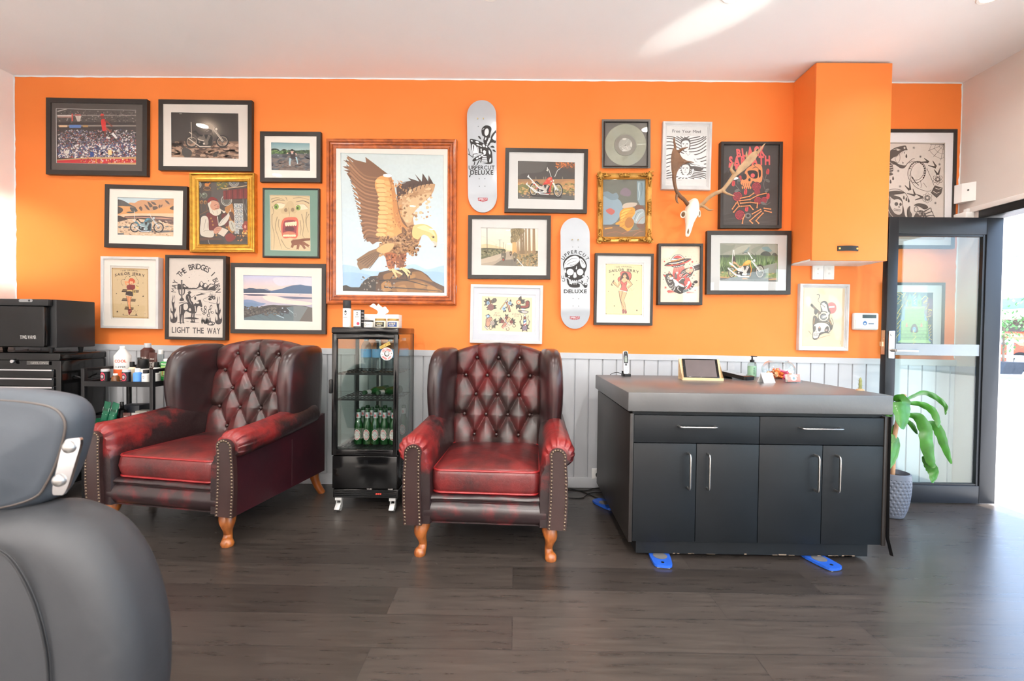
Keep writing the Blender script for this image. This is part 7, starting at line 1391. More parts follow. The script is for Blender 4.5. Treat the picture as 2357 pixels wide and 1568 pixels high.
def bow(mb, a, b, out, r=.0055):
    a, b = Vector(a), Vector(b); d = (b-a).normalized(); n = Vector((0, -out, 0)); c = d*.012
    mb.tube([a, a+n*.7, a+n*.93+c*.3, a+n+c, b+n-c, b+n*.93-c*.3, b+n*.7, b], [(r*.8, r*1.25)]*8, 8, up=(0, 0, 1) if abs(d.z) < .5 else (1, 0, 0))
XS = [.585, .894, 1.2, 1.51, 1.805]
for x0, x1, hx0, hx1 in ((XS[0], XS[2], .803, .980), (XS[2], XS[4], 1.394, 1.586)):
    d = cb(MB(), (x0+.0015, -1.065, .588), (x1-.0015, -1.045, .722), bev=.001).build('drawer', CNAVY, o); mb = MB(); bow(mb, (hx0-1.2, -1.065+.62, .672), (hx1-1.2, -1.065+.62, .672), .034); mb.build('handle', STEEL, d)
for i, hx in enumerate((.853, .946, 1.472, 1.573)):
    d = cb(MB(), (XS[i]+.0015, -1.065, .098), (XS[i+1]-.0015, -1.045, .584), bev=.001).build('door', CNAVY, o); mb = MB(); bow(mb, (hx-1.2, -1.065+.62, .366), (hx-1.2, -1.065+.62, .537), .034); mb.build('handle', STEEL, d)
pts = [(1.826, -1.07, .73), (1.827, -1.07, .4), (1.829, -1.072, .14), (1.842, -1.085, .055)]
mb = MB(); mb.tube([(p[0]-1.2, p[1]+.62, p[2]) for p in pts], [(.012, .0012)]*4, 6, up=(0, 1, 0)); mb.build('loose_edge_strip', BLACKP, o)
s = thing('countertop', 'thick grey concrete countertop on the reception cabinet', 'countertop', (1.19, -.635, .743))
MB().box((-.641, -.455, 0), (.637, .455, ZT-.743), bev=.006).build('concrete_slab', CONCR, s)
BLUE = mat('blue_mover_plastic', (34, 82, 176), .35)
for px, py, rz, lb in ((1527, 1304, -.12, 'blue furniture mover under the left front of the counter'), (1915, 1310, .3, 'blue furniture mover under the right front of the counter'), (1404, 1172, .5, 'blue furniture mover under the left rear of the counter')):
    p = FL(px, py); m = thing('furniture_mover', lb, 'furniture mover', (p.x, p.y+.02, 0), rz, 'blue furniture movers')
    MB().prism(smooth_loop([(-.042, .12), (-.046, 0), (-.03, -.04), (.03, -.04), (.046, 0), (.042, .12)], 3), .004, .016).build('base', BLUE, m)
    MB().lathe([(.033, .0155), (.034, .017), (.001, .0172)], c=(0, .052, 0), n=24).build('pad', mat('grey_pad', (96, 94, 94), .7), m)
    MB().lathe([(.008, .0155), (.008, .0166), (.001, .0166)], c=(0, -.012, 0), n=16).build('pull_hole', BLACKP, m); MB().box((-.03, -.036, 0), (.03, -.02, .006)).build('foot', CAST, m)
# ---- on the counter
def onc(px, py): return FL(px, py, ZT)
p = onc(1441, 866); o = thing('phone_cradle', 'black charging cradle holding the cordless phone on the counter', 'phone cradle', p, .1)
MB().prism(rrect(.052, .062, .014), 0, .016, smooth=False).prism(rrect(.046, .03, .012, 6, 0, .018), .016, .034).build('cradle', BLACKP, o); MB().tube(smooth_path([(-.024, .01, .012), (-.05, .03, .022), (-.075, .05, .014), (-.09, .06, .003)]), .0018, 6).build('cable', BLACKP, o)
o = thing('cordless_phone', 'silver and black cordless phone standing in its cradle at the counter edge', 'phone', p+Vector((0, .006, .012)), .1); T = Matrix.Rotation(-.14, 4, 'X')
SIL = mat('silver_plastic', (202, 203, 206), .35, .2)
MB().prism(rrect(.034, .155, .012, 6, 0, .0775), -.009, .009, lambda u, v, h: T @ Vector((u, h, v))).build('handset', SIL, o)
A = Art(); A.poly((30, 30, 32), [(x, 100-y) for x, y in rrect(92, 62, 26, 5, 50, 67)]); A.rect((150, 158, 146), 24, 27, 76, 48); A.rect((200, 200, 200), 30, 21, 70, 24); A.ell((120, 120, 122), 50, 9, 10, 2.4)
for i in range(3):
    for j in range(3): A.ell((206, 206, 210) if (i, j) != (1, 1) else (70, 70, 72), 25+25*i, 54+4.5*j, 9, 1.9)
for i in range(3):
    for j in range(4): A.ell((150, 150, 156) if (i, j) != (1, 3) else (90, 96, 150), 25+25*i, 72+6.4*j, 8, 1.8)
A.build('keypad', lambda x, y, h: T @ Vector(((x-50)/100*.034, -.0093-h, .155*(1-y/100))), o)
p = onc(1618, 876); PLYW = wood_mat('pale_plywood', (206, 172, 128), (226, 196, 154), .45, (2, 14, 14), 3)
o = thing('tablet_stand', 'pale bent plywood tablet stand on the counter', 'tablet stand', p+Vector((0, .01, 0)), -.06); w = .124
sec = [(-.014, 0), (.0, 0), (.014, .004), (.035, .05), (.065, .125), (.072, .128), (.078, .122), (.078, 0), (.073, 0), (.073, .118), (.068, .121), (.041, .048), (.016, .011), (.002, .007), (-.008, .007), (-.010, .013), (-.010, .016), (-.014, .016)]
MB().prism(sec, -w, w, lambda u, v, h: (h-.35*max(0, v-.0)*.0, u, v)).build('stand', PLYW, o)
o2 = thing('tablet', 'black tablet with dark screen leaning in the plywood stand', 'tablet', p+Vector((0, .01, 0)), -.06); T = Matrix.Translation((0, .008, .012)) @ Matrix.Rotation(-.43, 4, 'X')
MB().box((-.108, -.004, 0), (.108, .004, .128), bev=.003, M=T).build('body', BLACKG, o2); MB().box((-.092, -.0046, .008), (.092, -.0039, .120), M=T).build('screen', mat('grey_screen', (98, 88, 88), .15), o2)
p = onc(1706, 874); o = thing('payment_terminal', 'black card payment terminal with orange reflecting screen on the counter', 'payment terminal', p+Vector((-.005, .06, 0)), .5); T = Matrix.Rotation(.12, 4, 'X')
MB().prism(rrect(.10, .20, .018), .004, .026, lambda u, v, h: T @ Vector((u, v, h+.008))).build('body', BLACKP, o); MB().prism(rrect(.09, .16, .006), .026, .0275, lambda u, v, h: T @ Vector((u, v+.008, h+.008))).build('screen', mat('terminal_screen', (60, 50, 46), .06, spec=1.0, coat=1), o); MB().box((-.04, .05, 0), (.04, .085, .022), bev=.006).build('rear_foot', BLACKP, o)
p = onc(1734, 868); o = thing('soap_bottle', 'clear pump bottle of pale green soap on the counter', 'soap bottle', p+Vector((0, .02, 0)))
MB().lathe([(.026, 0), (.029, .003), (.029, .082), (.024, .094), (.013, .10)], n=24).build('bottle', pane_mat('soap_plastic', (232, 240, 236), 1.0), o); MB().lathe([(.024, .003), (.0275, .004), (.0275, .073), (.001, .074)], n=22).build('soap', mat('green_soap', (172, 206, 178), .2, var=.03), o)
MB().lathe([(.014, .099), (.0145, .100), (.0145, .114), (.006, .117), (.0045, .135), (.009, .137), (.009, .142), (.001, .143)], n=16).tube([(0, 0, .139), (-.012, -.006, .140), (.026, -.012, .1385)], [.0045, .0045, .0035], 8).build('pump', BLACKP, o)
A = Art(); 
for i in range(4): A.rect((90, 120, 100), 44, 20+18*i, 56, 32+18*i)
wrap(A, 'label', o, (0, 0), .0292, .05, .01, .075)
p = onc(1797, 872); o = thing('glass_bowl', 'round glass fish bowl of orange wrapped sweets on the counter', 'glass bowl', p+Vector((0, .03, 0)))
pr = [(.045, 0), (.06, .003), (.086, .02), (.098, .048), (.096, .075), (.078, .102), (.058, .113), (.062, .118)]; MB().lathe(smooth_path(pr, 3), n=36, cap=False).lathe([(.001, .001), (.045, .001)], n=36, cap=False).build('bowl', pane_mat('bowl_glass', (246, 249, 249), 2.0), o)
CND = [mat('sweet_orange', (232, 116, 40), .3), mat('sweet_red', (206, 52, 60), .3), mat('sweet_pink', (224, 90, 130), .3), mat('sweet_cream', (240, 200, 150), .3)]; rnd = random.Random(12)
sw = []
for k in range(4):
    q = thing('wrapped_sweet', 'twist wrapped sweet in the glass bowl', 'sweet', (0, 0, 0), 0, 'wrapped sweets in the glass bowl'); mb = MB(); mb.sph((0, 0, 0), (.012, .008, .008), 10, 6)
    for s_ in (-1, 1): mb.lathe([(.002, 0), (.004, .004), (.010, .013)], n=8, cap=False, M=Matrix.Translation((s_*.010, 0, 0)) @ Matrix.Rotation(s_*PI/2, 4, 'Y'))
    mb.build('wrapper', CND[k], q); sw.append(q)
cen = o.location.copy()
for i in range(34):
    a = i*2.4; l = 0 if i < 16 else (1 if i < 28 else 2); r = (.062, .068, .045)[l]*math.sqrt(((i*7) % 16+.6)/16); q = sw[i % 4] if i < 4 else dup(sw[rnd.choice((0, 0, 0, 1, 2, 3, 3))], (0, 0, 0))
    q.location = (cen.x+r*math.cos(a), cen.y+r*math.sin(a), ZT+.013+.017*l); q.rotation_euler = (rnd.uniform(-.6, .6), rnd.uniform(-.7, .7), rnd.uniform(0, 6))
PAPER = mat('white_card', (240, 238, 236), .6, var=.01)
p = onc(1768, 881); o = thing('tent_card', 'folded white tent card in front of the glass bowl', 'card', p+Vector((0, .02, 0)), .28)
MB().prism([(-.026, 0), (0, .058), (.026, 0), (.0245, 0), (0, .0555), (-.0245, 0)], -.042, .042, lambda u, v, h: (h, u, v)).build('card', PAPER, o)
A = Art(); A.rect((140, 136, 136), 20, 24, 80, 27); A.rect((140, 136, 136), 32, 31, 66, 34); A.text((90, 86, 86), 'FREE WI-FI', 20, 48, 60, 9, .01, .15); A.rect((150, 146, 146), 15, 70, 85, 73); A.rect((150, 146, 146), 22, 77, 78, 80)
A.build('printed_text', lambda x, y, h: (-.042+.084*x/100, -.026*y/100-.0006-h, .058*(1-y/100)+.0003), o)
p = onc(1829, 882); o = thing('card_holder', 'clear acrylic holder of business cards at the front of the glass bowl', 'card holder', p+Vector((0, .018, 0)), .06)
ACR = pane_mat('acrylic', (246, 248, 248), 1.5); MB().box((-.045, -.02, 0), (.045, .02, .003)).box((-.045, -.02, .003), (.045, -.017, .018)).box((-.045, .012, .003), (.045, .015, .04)).box((-.045, -.02, .003), (-.043, .015, .02)).box((.043, -.02, .003), (.045, .015, .02)).build('holder', ACR, o)
o = thing('business_cards', 'stack of pink business cards in the acrylic holder', 'cards', p+Vector((0, .018, .004)), .06)
T = Matrix.Rotation(-.2, 4, 'X'); mb = MB(); mb.box((-.04, -.012, 0), (.04, .006, .046), M=T); mb.build('card_stack', PAPER, o)
A = Art(); A.rect((226, 140, 130), 0, 0, 100, 100); A.ell((240, 226, 220), 50, 52, 22, 36); A.ell((120, 150, 160), 50, 54, 10, 18); A.arc_text((240, 230, 226), 'CRY BABY', 50, 52, 30, 18, -60, 60, .02, 44)
A.build('card_front', lambda x, y, h: T @ Vector((-.04+.08*x/100, -.0125-h, .046*(1-y/100))), o)
p = FL(2000, 900, ZT); o = thing('cactus_cutting', 'small dry cactus cutting at the right edge of the countertop', 'cactus', (p.x-.03, p.y+.02, ZT))
mb = MB(); mb.lathe([(.006, 0), (.008, .01), (.0065, .02), (.008, .03), (.0065, .04), (.0075, .05), (.005, .062), (.001, .068)], n=10); 
for i in range(18): a = i*2.4; z = .008+.003*i; mb.cyl((.006*math.cos(a), .006*math.sin(a), z), (.012*math.cos(a), .012*math.sin(a), z+.003), .0006, 4)
mb.build('stem', mat('dry_green', (128, 132, 84), .7, var=.25, scale=60), o); MB().lathe([(.02, 0), (.016, .006), (.005, .009)], n=10).build('dry_base', mat('dry_bark', (176, 140, 104), .8), o)
# ---- wall socket and cables
q = W(1372, 1089, 0); o = thing('power_socket', 'double power socket on the wainscot left of the counter', 'power socket', (q.x+.02, -.014, q.z)); MB().box((-.055, -.008, -.038), (.055, .002, .038), bev=.003).build('plate', WHITEPL, o); MB().box((-.035, -.011, .018), (-.024, -.007, .028)).build('switch', WHITEPL, o)
for dx, lb in ((-.012, 'left black plug in the power socket'), (.032, 'right black plug in the power socket')):
    o = thing('power_plug', lb, 'plug', (q.x+.02+dx, -.022, q.z-.006)); MB().lathe([(.016, 0), (.017, .012), (.010, .028), (.005, .032)], n=16, M=Matrix.Rotation(PI/2, 4, 'X')).build('plug', BLACKP, o)
    MB().tube(smooth_path([(0, -.028, 0), (.02, -.045, -.02), (.04, -.05, -.06), (.07, -.05, -.1)] if dx < 0 else [(0, -.028, 0), (.03, -.045, -.04), (.05, -.05, -.1)]), .003, 6).build('cord', BLACKP, o)
def fcable(label, pts, r=.0035): return tag(MB().tube(smooth_path([tuple(FL(x, y))[:2]+(z,) for x, y, z in pts], 6), r, 6).build('power_cable', BLACKP), label, 'cable')
fcable('black cable running over the baseboard towards the counter', [(1300, 1128, .004), (1345, 1131, .004), (1370, 1126, .006), (1395, 1125, .008)]); fcable('black cable crossing the floor to the blue mover', [(1300, 1124, .004), (1340, 1133, .004), (1375, 1148, .004), (1404, 1158, .004)]); fcable('looped black cable on the floor nearest the right armchair', [(1300, 1147, .004), (1338, 1148, .004), (1358, 1138, .008), (1390, 1136, .004)])
# ================================================================== tool chest, towel warmer, trolley, barber chair
o = thing('tool_chest', 'tall glossy black tool chest with chrome drawer rails in the left corner', 'tool chest', (-3.255, -.27, 0)); cx_, cy_ = -3.255, -.27
def tb(mb, a, b, **k): return mb.box((a[0]-cx_, a[1]-cy_, a[2]), (b[0]-cx_, b[1]-cy_, b[2]), **k)
CX0, CX1, CF, CBK = -3.60, -2.895, -.435, -.10
mb = MB(); tb(mb, (CX0, CF+.012, .52), (CX1, CBK, .905), bev=.006); mb.build('upper_cabinet', BLACKG, o)
tb(MB(), (CX0-.003, CF+.004, .905), (CX1+.004, CBK, .952), bev=.008).build('lid', BLACKG, o)
mb = MB(); tb(mb, (CX0-.01, CF-.01, .10), (CX1+.02, CBK, .515), bev=.006); mb.build('lower_cabinet', BLACKG, o)
for i, (z0, z1) in enumerate(((.797, .850), (.742, .794), (.687, .739), (.62, .684))):
    d = tb(MB(), (CX0+.03, CF, z0), (CX1-.035, CF+.014, z1), bev=.003).build('drawer', BLACKG, o); mb = MB(); mb.tube([(CX0+.03-cx_, CF-.004-cy_, z1-.006), (CX1-.04-cx_, CF-.004-cy_, z1-.006)], [(.006, .004)]*2, 8); mb.build('pull_rail', CHROME, d)
for i in range(3): d = tb(MB(), (CX0+.02, CF-.022, .12+.13*i), (CX1-.01, CF-.008, .24+.13*i), bev=.004).build('drawer', BLACKG, o)
p = W(31, 832, CF-.0)-Vector((cx_, cy_, 0)); MB().lathe([(.013, 0), (.013, .008), (.010, .012), (.001, .013)], n=18, M=Matrix.Translation(p) @ Matrix.Rotation(PI/2, 4, 'X')).build('lock', CHROME, o)
A = Art(62, 831, .5); A.rect((70, 68, 66), 0, 0, 103, 18); A.text((150, 148, 144), 'GEELONG', 18, 4, 80, 10, .02, .1); A.build('name_badge', lambda x, y, h: W(x, y, CF+.002)-Vector((cx_, cy_+.0015+h, 0)), o)
mb = MB(); mb.tube(smooth_path([(CX1+.0-cx_, -.33-cy_, .80), (CX1+.03-cx_, -.33-cy_, .79), (CX1+.035-cx_, -.30-cy_, .775), (CX1+.035-cx_, -.2-cy_, .775), (CX1+.03-cx_, -.17-cy_, .79), (CX1-cx_, -.17-cy_, .80)], 4), .005, 8); mb.build('side_handle', BLACKM, o)
for x, y in ((CX0+.05, CF+.05), (CX1-.04, CF+.03), (CX1-.04, CBK-.05), (CX0+.05, CBK-.05)): MB().cyl((x-.018-cx_, y-cy_, .05), (x+.018-cx_, y-cy_, .05), .05, 18).build('castor', BLACKP, o)
WB = mat('warmer_black', (30, 31, 33), .45, var=.1)
o = thing('towel_warmer', 'black towel warmer cabinet standing on the tool chest', 'towel warmer', (-3.27, -.285, .952)); cx_, cy_ = -3.27, -.285
FY = -.42; mb = MB(); tb(mb, (-3.60, FY+.03, .985), (-2.955, -.12, 1.296), bev=.006); mb.build('body', WB, o)
d = tb(MB(), (-3.60, FY-.012, .99), (-2.99, FY+.028, 1.25), bev=.012).build('door', BLACKG, o); tb(MB(), (-3.60, FY-.002, 1.252), (-2.975, FY+.03, 1.295), bev=.005).build('top_band', WB, o)
A = Art(43, 686, 1); A.poly((150, 150, 150), [(x+16, y+6) for x, y in rrect(32, 7, 3.5, 5)]); A.ell((40, 40, 42), 24, 6, 2.5, 2.5); A.build('control_badge', lambda x, y, h: W(x, y, FY-.0025)-Vector((cx_, cy_+h, 0)), o)
A = Art(46, 772, 1); A.text((176, 174, 172), 'TOWEL WARMER', 0, 0, 37, 8, .03, .06); A.build('lettering', lambda x, y, h: W(x, y, FY-.0135)-Vector((cx_, cy_+h, 0))-Vector((0, 0, .952)), o)
bpy.data.objects['control_badge'].location.z -= .952
for x in (-3.55, -3.02):
    for y in (FY+.06, -.16): MB().cyl((x-cx_, y-cy_, 0), (x-cx_, y-cy_, .036), .011, 12, r2=.017).build('foot', BLACKP, o)
for ob in o.children:
    if ob.name.split('.')[0] in ('body', 'door', 'top_band'): ob.location.z = -.952
# ---- trolley
TX0, TX1, TY0, TY1, TZ = -2.715, -2.262, -.478, -.125, .770
o = thing('rolling_cart', 'black metal rolling cart of hair products left of the wide armchair', 'cart', ((TX0+TX1)/2, (TY0+TY1)/2, 0)); cx_, cy_ = (TX0+TX1)/2, (TY0+TY1)/2
for x in (TX0, TX1-.022):
    for y in (TY0, TY1-.022): tb(MB(), (x, y, .05), (x+.022, y+.022, .862 if True else 0), bev=.002).build('post', BLACKM, o); MB().cyl((x+.0-cx_, y+.011-cy_, .025), (x+.022-cx_, y+.011-cy_, .025), .025, 16).build('castor', BLACKP, o)
for z in (TZ, .475):
    mb = MB(); tb(mb, (TX0+.01, TY0+.01, z-.004), (TX1-.01, TY1-.01, z)); tb(mb, (TX0+.02, TY0, z-.02), (TX1-.02, TY0+.012, z+.012)); tb(mb, (TX0+.02, TY1-.012, z-.02), (TX1-.02, TY1, z+.012)); tb(mb, (TX0, TY0+.02, z-.02), (TX0+.012, TY1-.02, z+.012)); tb(mb, (TX1-.012, TY0+.02, z-.02), (TX1, TY1-.02, z+.012)); mb.build('shelf_tray', BLACKM, o)
for x in (TX0, TX1-.022): tb(MB(), (x, TY0+.02, .844), (x+.022, TY1-.02, .862), bev=.002).build('side_rail', BLACKM, o)
tb(MB(), (TX0+.02, TY1-.018, .844), (TX1-.02, TY1, .862), bev=.002).build('back_rail', BLACKM, o)
def P1(px, y): return px
ORB = mat('orange_band', (226, 92, 30), .35); BRN = mat('brown_plastic', (66, 30, 24), .35); BLK = BLACKP; BLU = mat('blue_bottle', (84, 144, 214), .4); AMB = mat('amber_glass', (104, 62, 30), .15); CRM = mat('cream_bottle', (214, 196, 168), .4); GRN = mat('bright_green_plastic', (22, 140, 54), .35); DGR = mat('dark_green_tube', (20, 92, 66), .35); GRY = mat('grey_tube', (150, 148, 144), .4); CLR = pane_mat('clear_bottle', (236, 240, 240), 1.2)
A = Art(); A.rect((220, 80, 40), 0, 18, 30, 30); A.text((226, 84, 36), 'COOL', 38, 14, 60, 12, .04, .04); A.text((60, 60, 62), 'CLIPPER', 40, 42, 55, 8, .01, .06); band(A, (222, 92, 34), 56, 100, 12); A.rect((222, 92, 34), 0, 30, 22, 60)
jarlike('clipper_spray', 'large white and orange clipper spray can on the cart', 'spray can', 282, -.25, TZ, .047, .225, WHB, WHITEPL, .02, A, .11, rc=.016, shoulder=.045)
def blk(t, c=(206, 202, 198), top=(214, 60, 84)):
    A = Art(); A.sell(top, 50, 45, 44, 42); A.sell((60, 58, 62), 50, 48, 36, 30); A.sell((176, 172, 176), 46, 46, 24, 14); A.ell((40, 40, 44), 52, 52, 16, 10); A.rect((214, 50, 84), 8, 70, 92, 86); return A
jarlike('powder_bottle', 'black bottle with pink round label and silver cap, front left of the cart', 'bottle', 242, -.42, TZ, .0235, .085, BLK, SIL, .016, blk(1), .034); jarlike('powder_bottle', 'black bottle with pink round label and silver cap, front middle of the cart', 'bottle', 291, -.435, TZ, .0235, .085, BLK, SIL, .016, blk(1), .034)
A = Art(); A.rect((206, 194, 174), 5, 20, 95, 95); A.ring((90, 70, 50), 50, 55, 22, 28, 5); jarlike('oil_bottle', 'tiny amber glass bottle with white cap at the front of the cart', 'bottle', 265.5, -.425, TZ, .0215, .058, AMB, WHITEPL, .012, A, .036, rc=.012, shoulder=.012)
jarlike('pump_bottle', 'cream bottle with black pump cap behind the blue bottle', 'bottle', 304, -.37, TZ, .024, .13, CRM, BLK, .034, None, rc=.013, shoulder=.012)
jarlike('talc_bottle', 'blue bottle with white top at the front of the cart', 'bottle', 316.5, -.435, TZ, .0235, .093, BLU, WHITEPL, .024, None, rc=.014, shoulder=.006)
def sm(): A = Art(); A.rect((222, 218, 212), 2, 4, 98, 98); A.ring(K, 50, 32, 14, 16, 4); A.rect((150, 148, 146), 18, 64, 82, 68); A.rect((150, 148, 146), 18, 76, 70, 80); return A
jarlike('tonic_bottle', 'white bottle with black cap left of the cart post', 'bottle', 336, -.435, TZ, .0225, .084, WHB, DKC, .022, sm(), .038, rc=.016, shoulder=.004); jarlike('tonic_bottle', 'white bottle with black cap right of the cart post', 'bottle', 358.5, -.39, TZ, .0225, .084, WHB, DKC, .022, sm(), .038, rc=.016, shoulder=.004)
jarlike('cream_bottle', 'slim white bottle with black top beside the green bottles', 'bottle', 361, -.30, TZ, .021, .125, WHB, BLK, .036, None, rc=.014, shoulder=.006)
A = Art(); A.text(K, '81', 22, 30, 50, 40, .04, .05); jarlike('wide_spray_can', 'wide white can with large black cap in the middle of the cart', 'spray can', 330, -.33, TZ, .031, .145, WHB, BLK, .062, A, .05)
def crew(): A = Art(); A.text((222, 214, 206), 'AMERICAN', 25, 22, 50, 7, .0, .1); A.text((232, 226, 218), 'CREW', 20, 36, 60, 26, .02, .05); A.rect((190, 180, 172), 25, 70, 75, 73); return A
jarlike('shampoo_bottle', 'large brown shampoo bottle with clear cap at the back of the cart', 'bottle', 340, -.19, TZ, .040, .245, BRN, SIL, .03, crew(), .075, rc=.02, shoulder=.018)
jarlike('spray_bottle', 'black spray bottle behind the wide black capped can', 'bottle', 321, -.25, TZ, .024, .15, BLK, BLK, .04, None, rc=.012, shoulder=.03); jarlike('small_clear_bottle', 'small clear bottle with white cap at the back of the cart', 'bottle', 370, -.17, TZ, .018, .20, CLR, WHITEPL, .03, None, rc=.015)
def squeeze(name, label, px, y, z, w, h, m, art, cap=BLK, rz=0, tilt=0):
    o = thing(name, label, 'tube', (W(px, 800, y).x, y, z), rz); T = Matrix.Rotation(tilt, 4, 'Y'); rg = []
    for t_ in [i/8 for i in range(9)]: rg.append([T @ Vector((w/2*math.cos(a), w/2*math.sin(a)*max(.05, (1-t_)**.7)*.8, .02+(h-.02)*t_)) for a in [2*PI*k/20 for k in range(20)]])
    MB().rings(rg).build('tube_body', m, o); MB().lathe([(w*.42, 0), (w*.44, .001), (w*.44, .02), (w*.4, .021)], n=18, M=T).build('cap', cap, o)
    if art: art.build('label', lambda x, y, q: T @ Vector((-w/2+w*x/100, -(w/2*.8*max(.05, (y/100)**.7))*math.sqrt(max(0, 1-(x/50-1)**2))-.0012-q, .02+(h-.02)*(1-y/100))), o)
    return o
squeeze('gel_tube', 'tall brown gel tube standing at the back of the cart', 352, -.27, TZ, .056, .185, BRN, crew())
def green_bottle(label, px, y):
    o = thing('talc_bottle', label, 'bottle', (W(px, 840, y).x, y, TZ), .35, 'green talc bottles'); MB().box((-.036, -.021, 0), (.036, .021, .128), bev=.006).build('body', GRN, o); MB().lathe([(.022, .127), (.023, .128), (.023, .143), (.02, .144)], n=20).build('cap', WHITEPL, o); MB().box((.0, -.004, .143), (.016, .004, .150), bev=.001).build('nozzle', BLACKP, o)
    A = Art(); A.rect((150, 196, 110), 6, 22, 70, 78); A.text((230, 236, 220), 'PINAUD', 10, 8, 56, 9, .03, .08); A.blob((30, 30, 34), '48 30 56 30 60 44 64 60 56 62 54 76 48 76 47 60 42 44'); A.ell((220, 190, 160), 52, 28, 4, 4); A.line((190, 50, 44), '16 70 20 50 24 34', 5, 4); A.rect((90, 60, 40), 14, 72, 60, 76); A.rect((70, 170, 90), 10, 86, 80, 89)
    A.build('label', lambda x, y, h: (-.036+.072*x/100, -.0213-h, .126*(1-y/100)), o)
green_bottle('green talc bottle with white cap, left one on the cart', 386, -.26); green_bottle('green talc bottle with white cap, right one by the armchair wing', 414, -.17)
# lower shelf
LZ = .476
o = thing('soap_bowl', 'dark green plastic bowl on the lower shelf of the cart', 'bowl', (W(246, 960, -.36).x, -.38, LZ)); MB().lathe([(.045, 0), (.058, .004), (.068, .045), (.074, .05), (.070, .051), (.060, .01), (.001, .007)], n=28, cap=False).build('bowl', mat('dark_green_plastic', (20, 84, 56), .35), o)
def pror(): A = Art(); A.rect((222, 222, 218), 6, 30, 94, 48); A.text((40, 44, 40), 'PRORASO', 14, 33, 72, 11, .02, .06); A.rect((180, 210, 190), 20, 60, 80, 63); return A
for px, y, ti, lb in ((262, -.385, .28, 'green cream tube leaning in the bowl, front one'), (247, -.36, .2, 'green cream tube leaning in the bowl, rear one')): q = squeeze('cream_tube', lb, px-8, y, LZ+.014, .05, .15, DGR, pror(), mat('green_cap', (16, 74, 52), .4), -.1, ti)
jarlike('pump_bottle', 'black pump bottle right of the green tubes on the lower shelf', 'bottle', 280, -.33, LZ, .025, .155, BLK, BLK, .04, None, rc=.011, shoulder=.012); squeeze('hair_tube', 'brown hair product tube on the lower shelf', 291, -.44, LZ, .05, .105, BRN, crew()); squeeze('hair_tube', 'grey hair product tube on the lower shelf', 311, -.44, LZ, .05, .105, GRY, crew(), GRY)
o = thing('dark_box', 'dark blue carton at the back of the lower shelf', 'box', (W(311, 930, -.24).x, -.24, LZ), .1); MB().box((-.06, -.05, 0), (.06, .05, .125), bev=.002).build('carton', mat('dark_blue_card', (24, 28, 38), .5), o)
o = thing('grey_box', 'grey product carton behind the cart post on the lower shelf', 'box', (W(332, 940, -.33).x, -.33, LZ), .1); MB().box((-.036, -.03, 0), (.036, .03, .102), bev=.002).build('carton', mat('grey_card', (138, 134, 124), .6), o); A = crew(); A.build('label', lambda x, y, h: (-.036+.072*x/100, -.0303-h, .1*(1-y/100)), o)
jarlike('black_jar', 'black jar beside the grey tube on the lower shelf', 'jar', 329, -.42, LZ, .026, .07, BLK, BLK, .02)
for i in range(3): o = thing('product_tin', ('lowest', 'middle', 'topmost')[i]+' of three stacked tins on the lower shelf', 'tin', (W(365, 940, -.30).x+.004*i, -.29, LZ+.034*i), 0, 'stacked tins on the lower shelf'); MB().lathe([(.05, 0), (.051, .002), (.051, .020)], n=28).build('tin', BLACKP, o); MB().lathe([(.052, .019), (.053, .021), (.053, .031), (.05, .0335), (.001, .0335)], n=28).build('lid', SIL, o)
for i in range(4): o = thing('white_lid', ('lowest', 'second from the bottom', 'third from the bottom', 'topmost')[i]+' of four stacked white lids by the chair wing', 'lid', (W(396, 940, -.22).x, -.2, LZ+.05+.012*i), 0, 'stacked white lids on the lower shelf'); MB().lathe([(.042, 0), (.045, .002), (.045, .009), (.041, .0115), (.001, .0115)], n=28).build('lid', WHITEPL, o)
o = thing('storage_box', 'dark box under the white lids on the lower shelf', 'box', (W(396, 940, -.22).x, -.2, LZ)); MB().box((-.05, -.05, 0), (.05, .05, .05), bev=.002).build('carton', BLACKP, o)
# ---- barber chair in the foreground
BL1 = leather('grey_barber_vinyl', (34, 36, 40), (50, 51, 54), .5, (0, 0, 0), 3, .8, .58, .12, 0)
def BW(px, py, y): return W(px, py, y)
o = thing('barber_chair', 'dark grey vinyl barber chair with headrest in the left foreground', 'barber chair', (-1.25, -2.42, 0)); org = Vector((-1.25, -2.42, 0))
def pillow(out, y0, y1, R, n=7):
    """rounded cushion: star-shaped outline (world x, z) between y0 and y1 with rim radius R"""
    xs = [p[0] for p in out]; zs = [p[1] for p in out]; cx0, cz0 = (min(xs)+max(xs))/2, (min(zs)+max(zs))/2; hw, hh = (max(xs)-min(xs))/2, (max(zs)-min(zs))/2; rg = []
    def ring(ins, y): return [Vector((cx0+(p[0]-cx0)*(1-ins/hw), y, cz0+(p[1]-cz0)*(1-ins/hh)))-org for p in out]
    rg.append(ring(R+.55*(min(hw, hh)-R), y0-.016)); rg.append(ring(R+.2*(min(hw, hh)-R), y0-.009))
    for k in range(n+1): a = PI/2*k/n; rg.append(ring(R*(1-math.sin(a)), y0+R*(1-math.cos(a))))
    for k in range(n+1): a = PI/2*k/n; rg.append(ring(R*(1-math.cos(a)), y1-R+R*math.sin(a)))
    rg.append(ring(R+.2*(min(hw, hh)-R), y1+.006))
    c0 = ring(min(hw, hh)*.97, y0-.02); return MB().rings([c0]+rg)
YB0, YB1 = -2.50, -2.34
px = [(60, 1160), (150, 1150), (215, 1165), (272, 1198), (318, 1258), (350, 1330), (370, 1410), (378, 1490), (374, 1600), (350, 1740), (300, 1900)]
out = [(BW(x, y, YB1-.06).x, BW(x, y, YB1-.06).z) for x, y in px]; xm = -1.24
out = smooth_path(out, 4); out = out+[(2*xm-x, z) for x, z in reversed(out)]
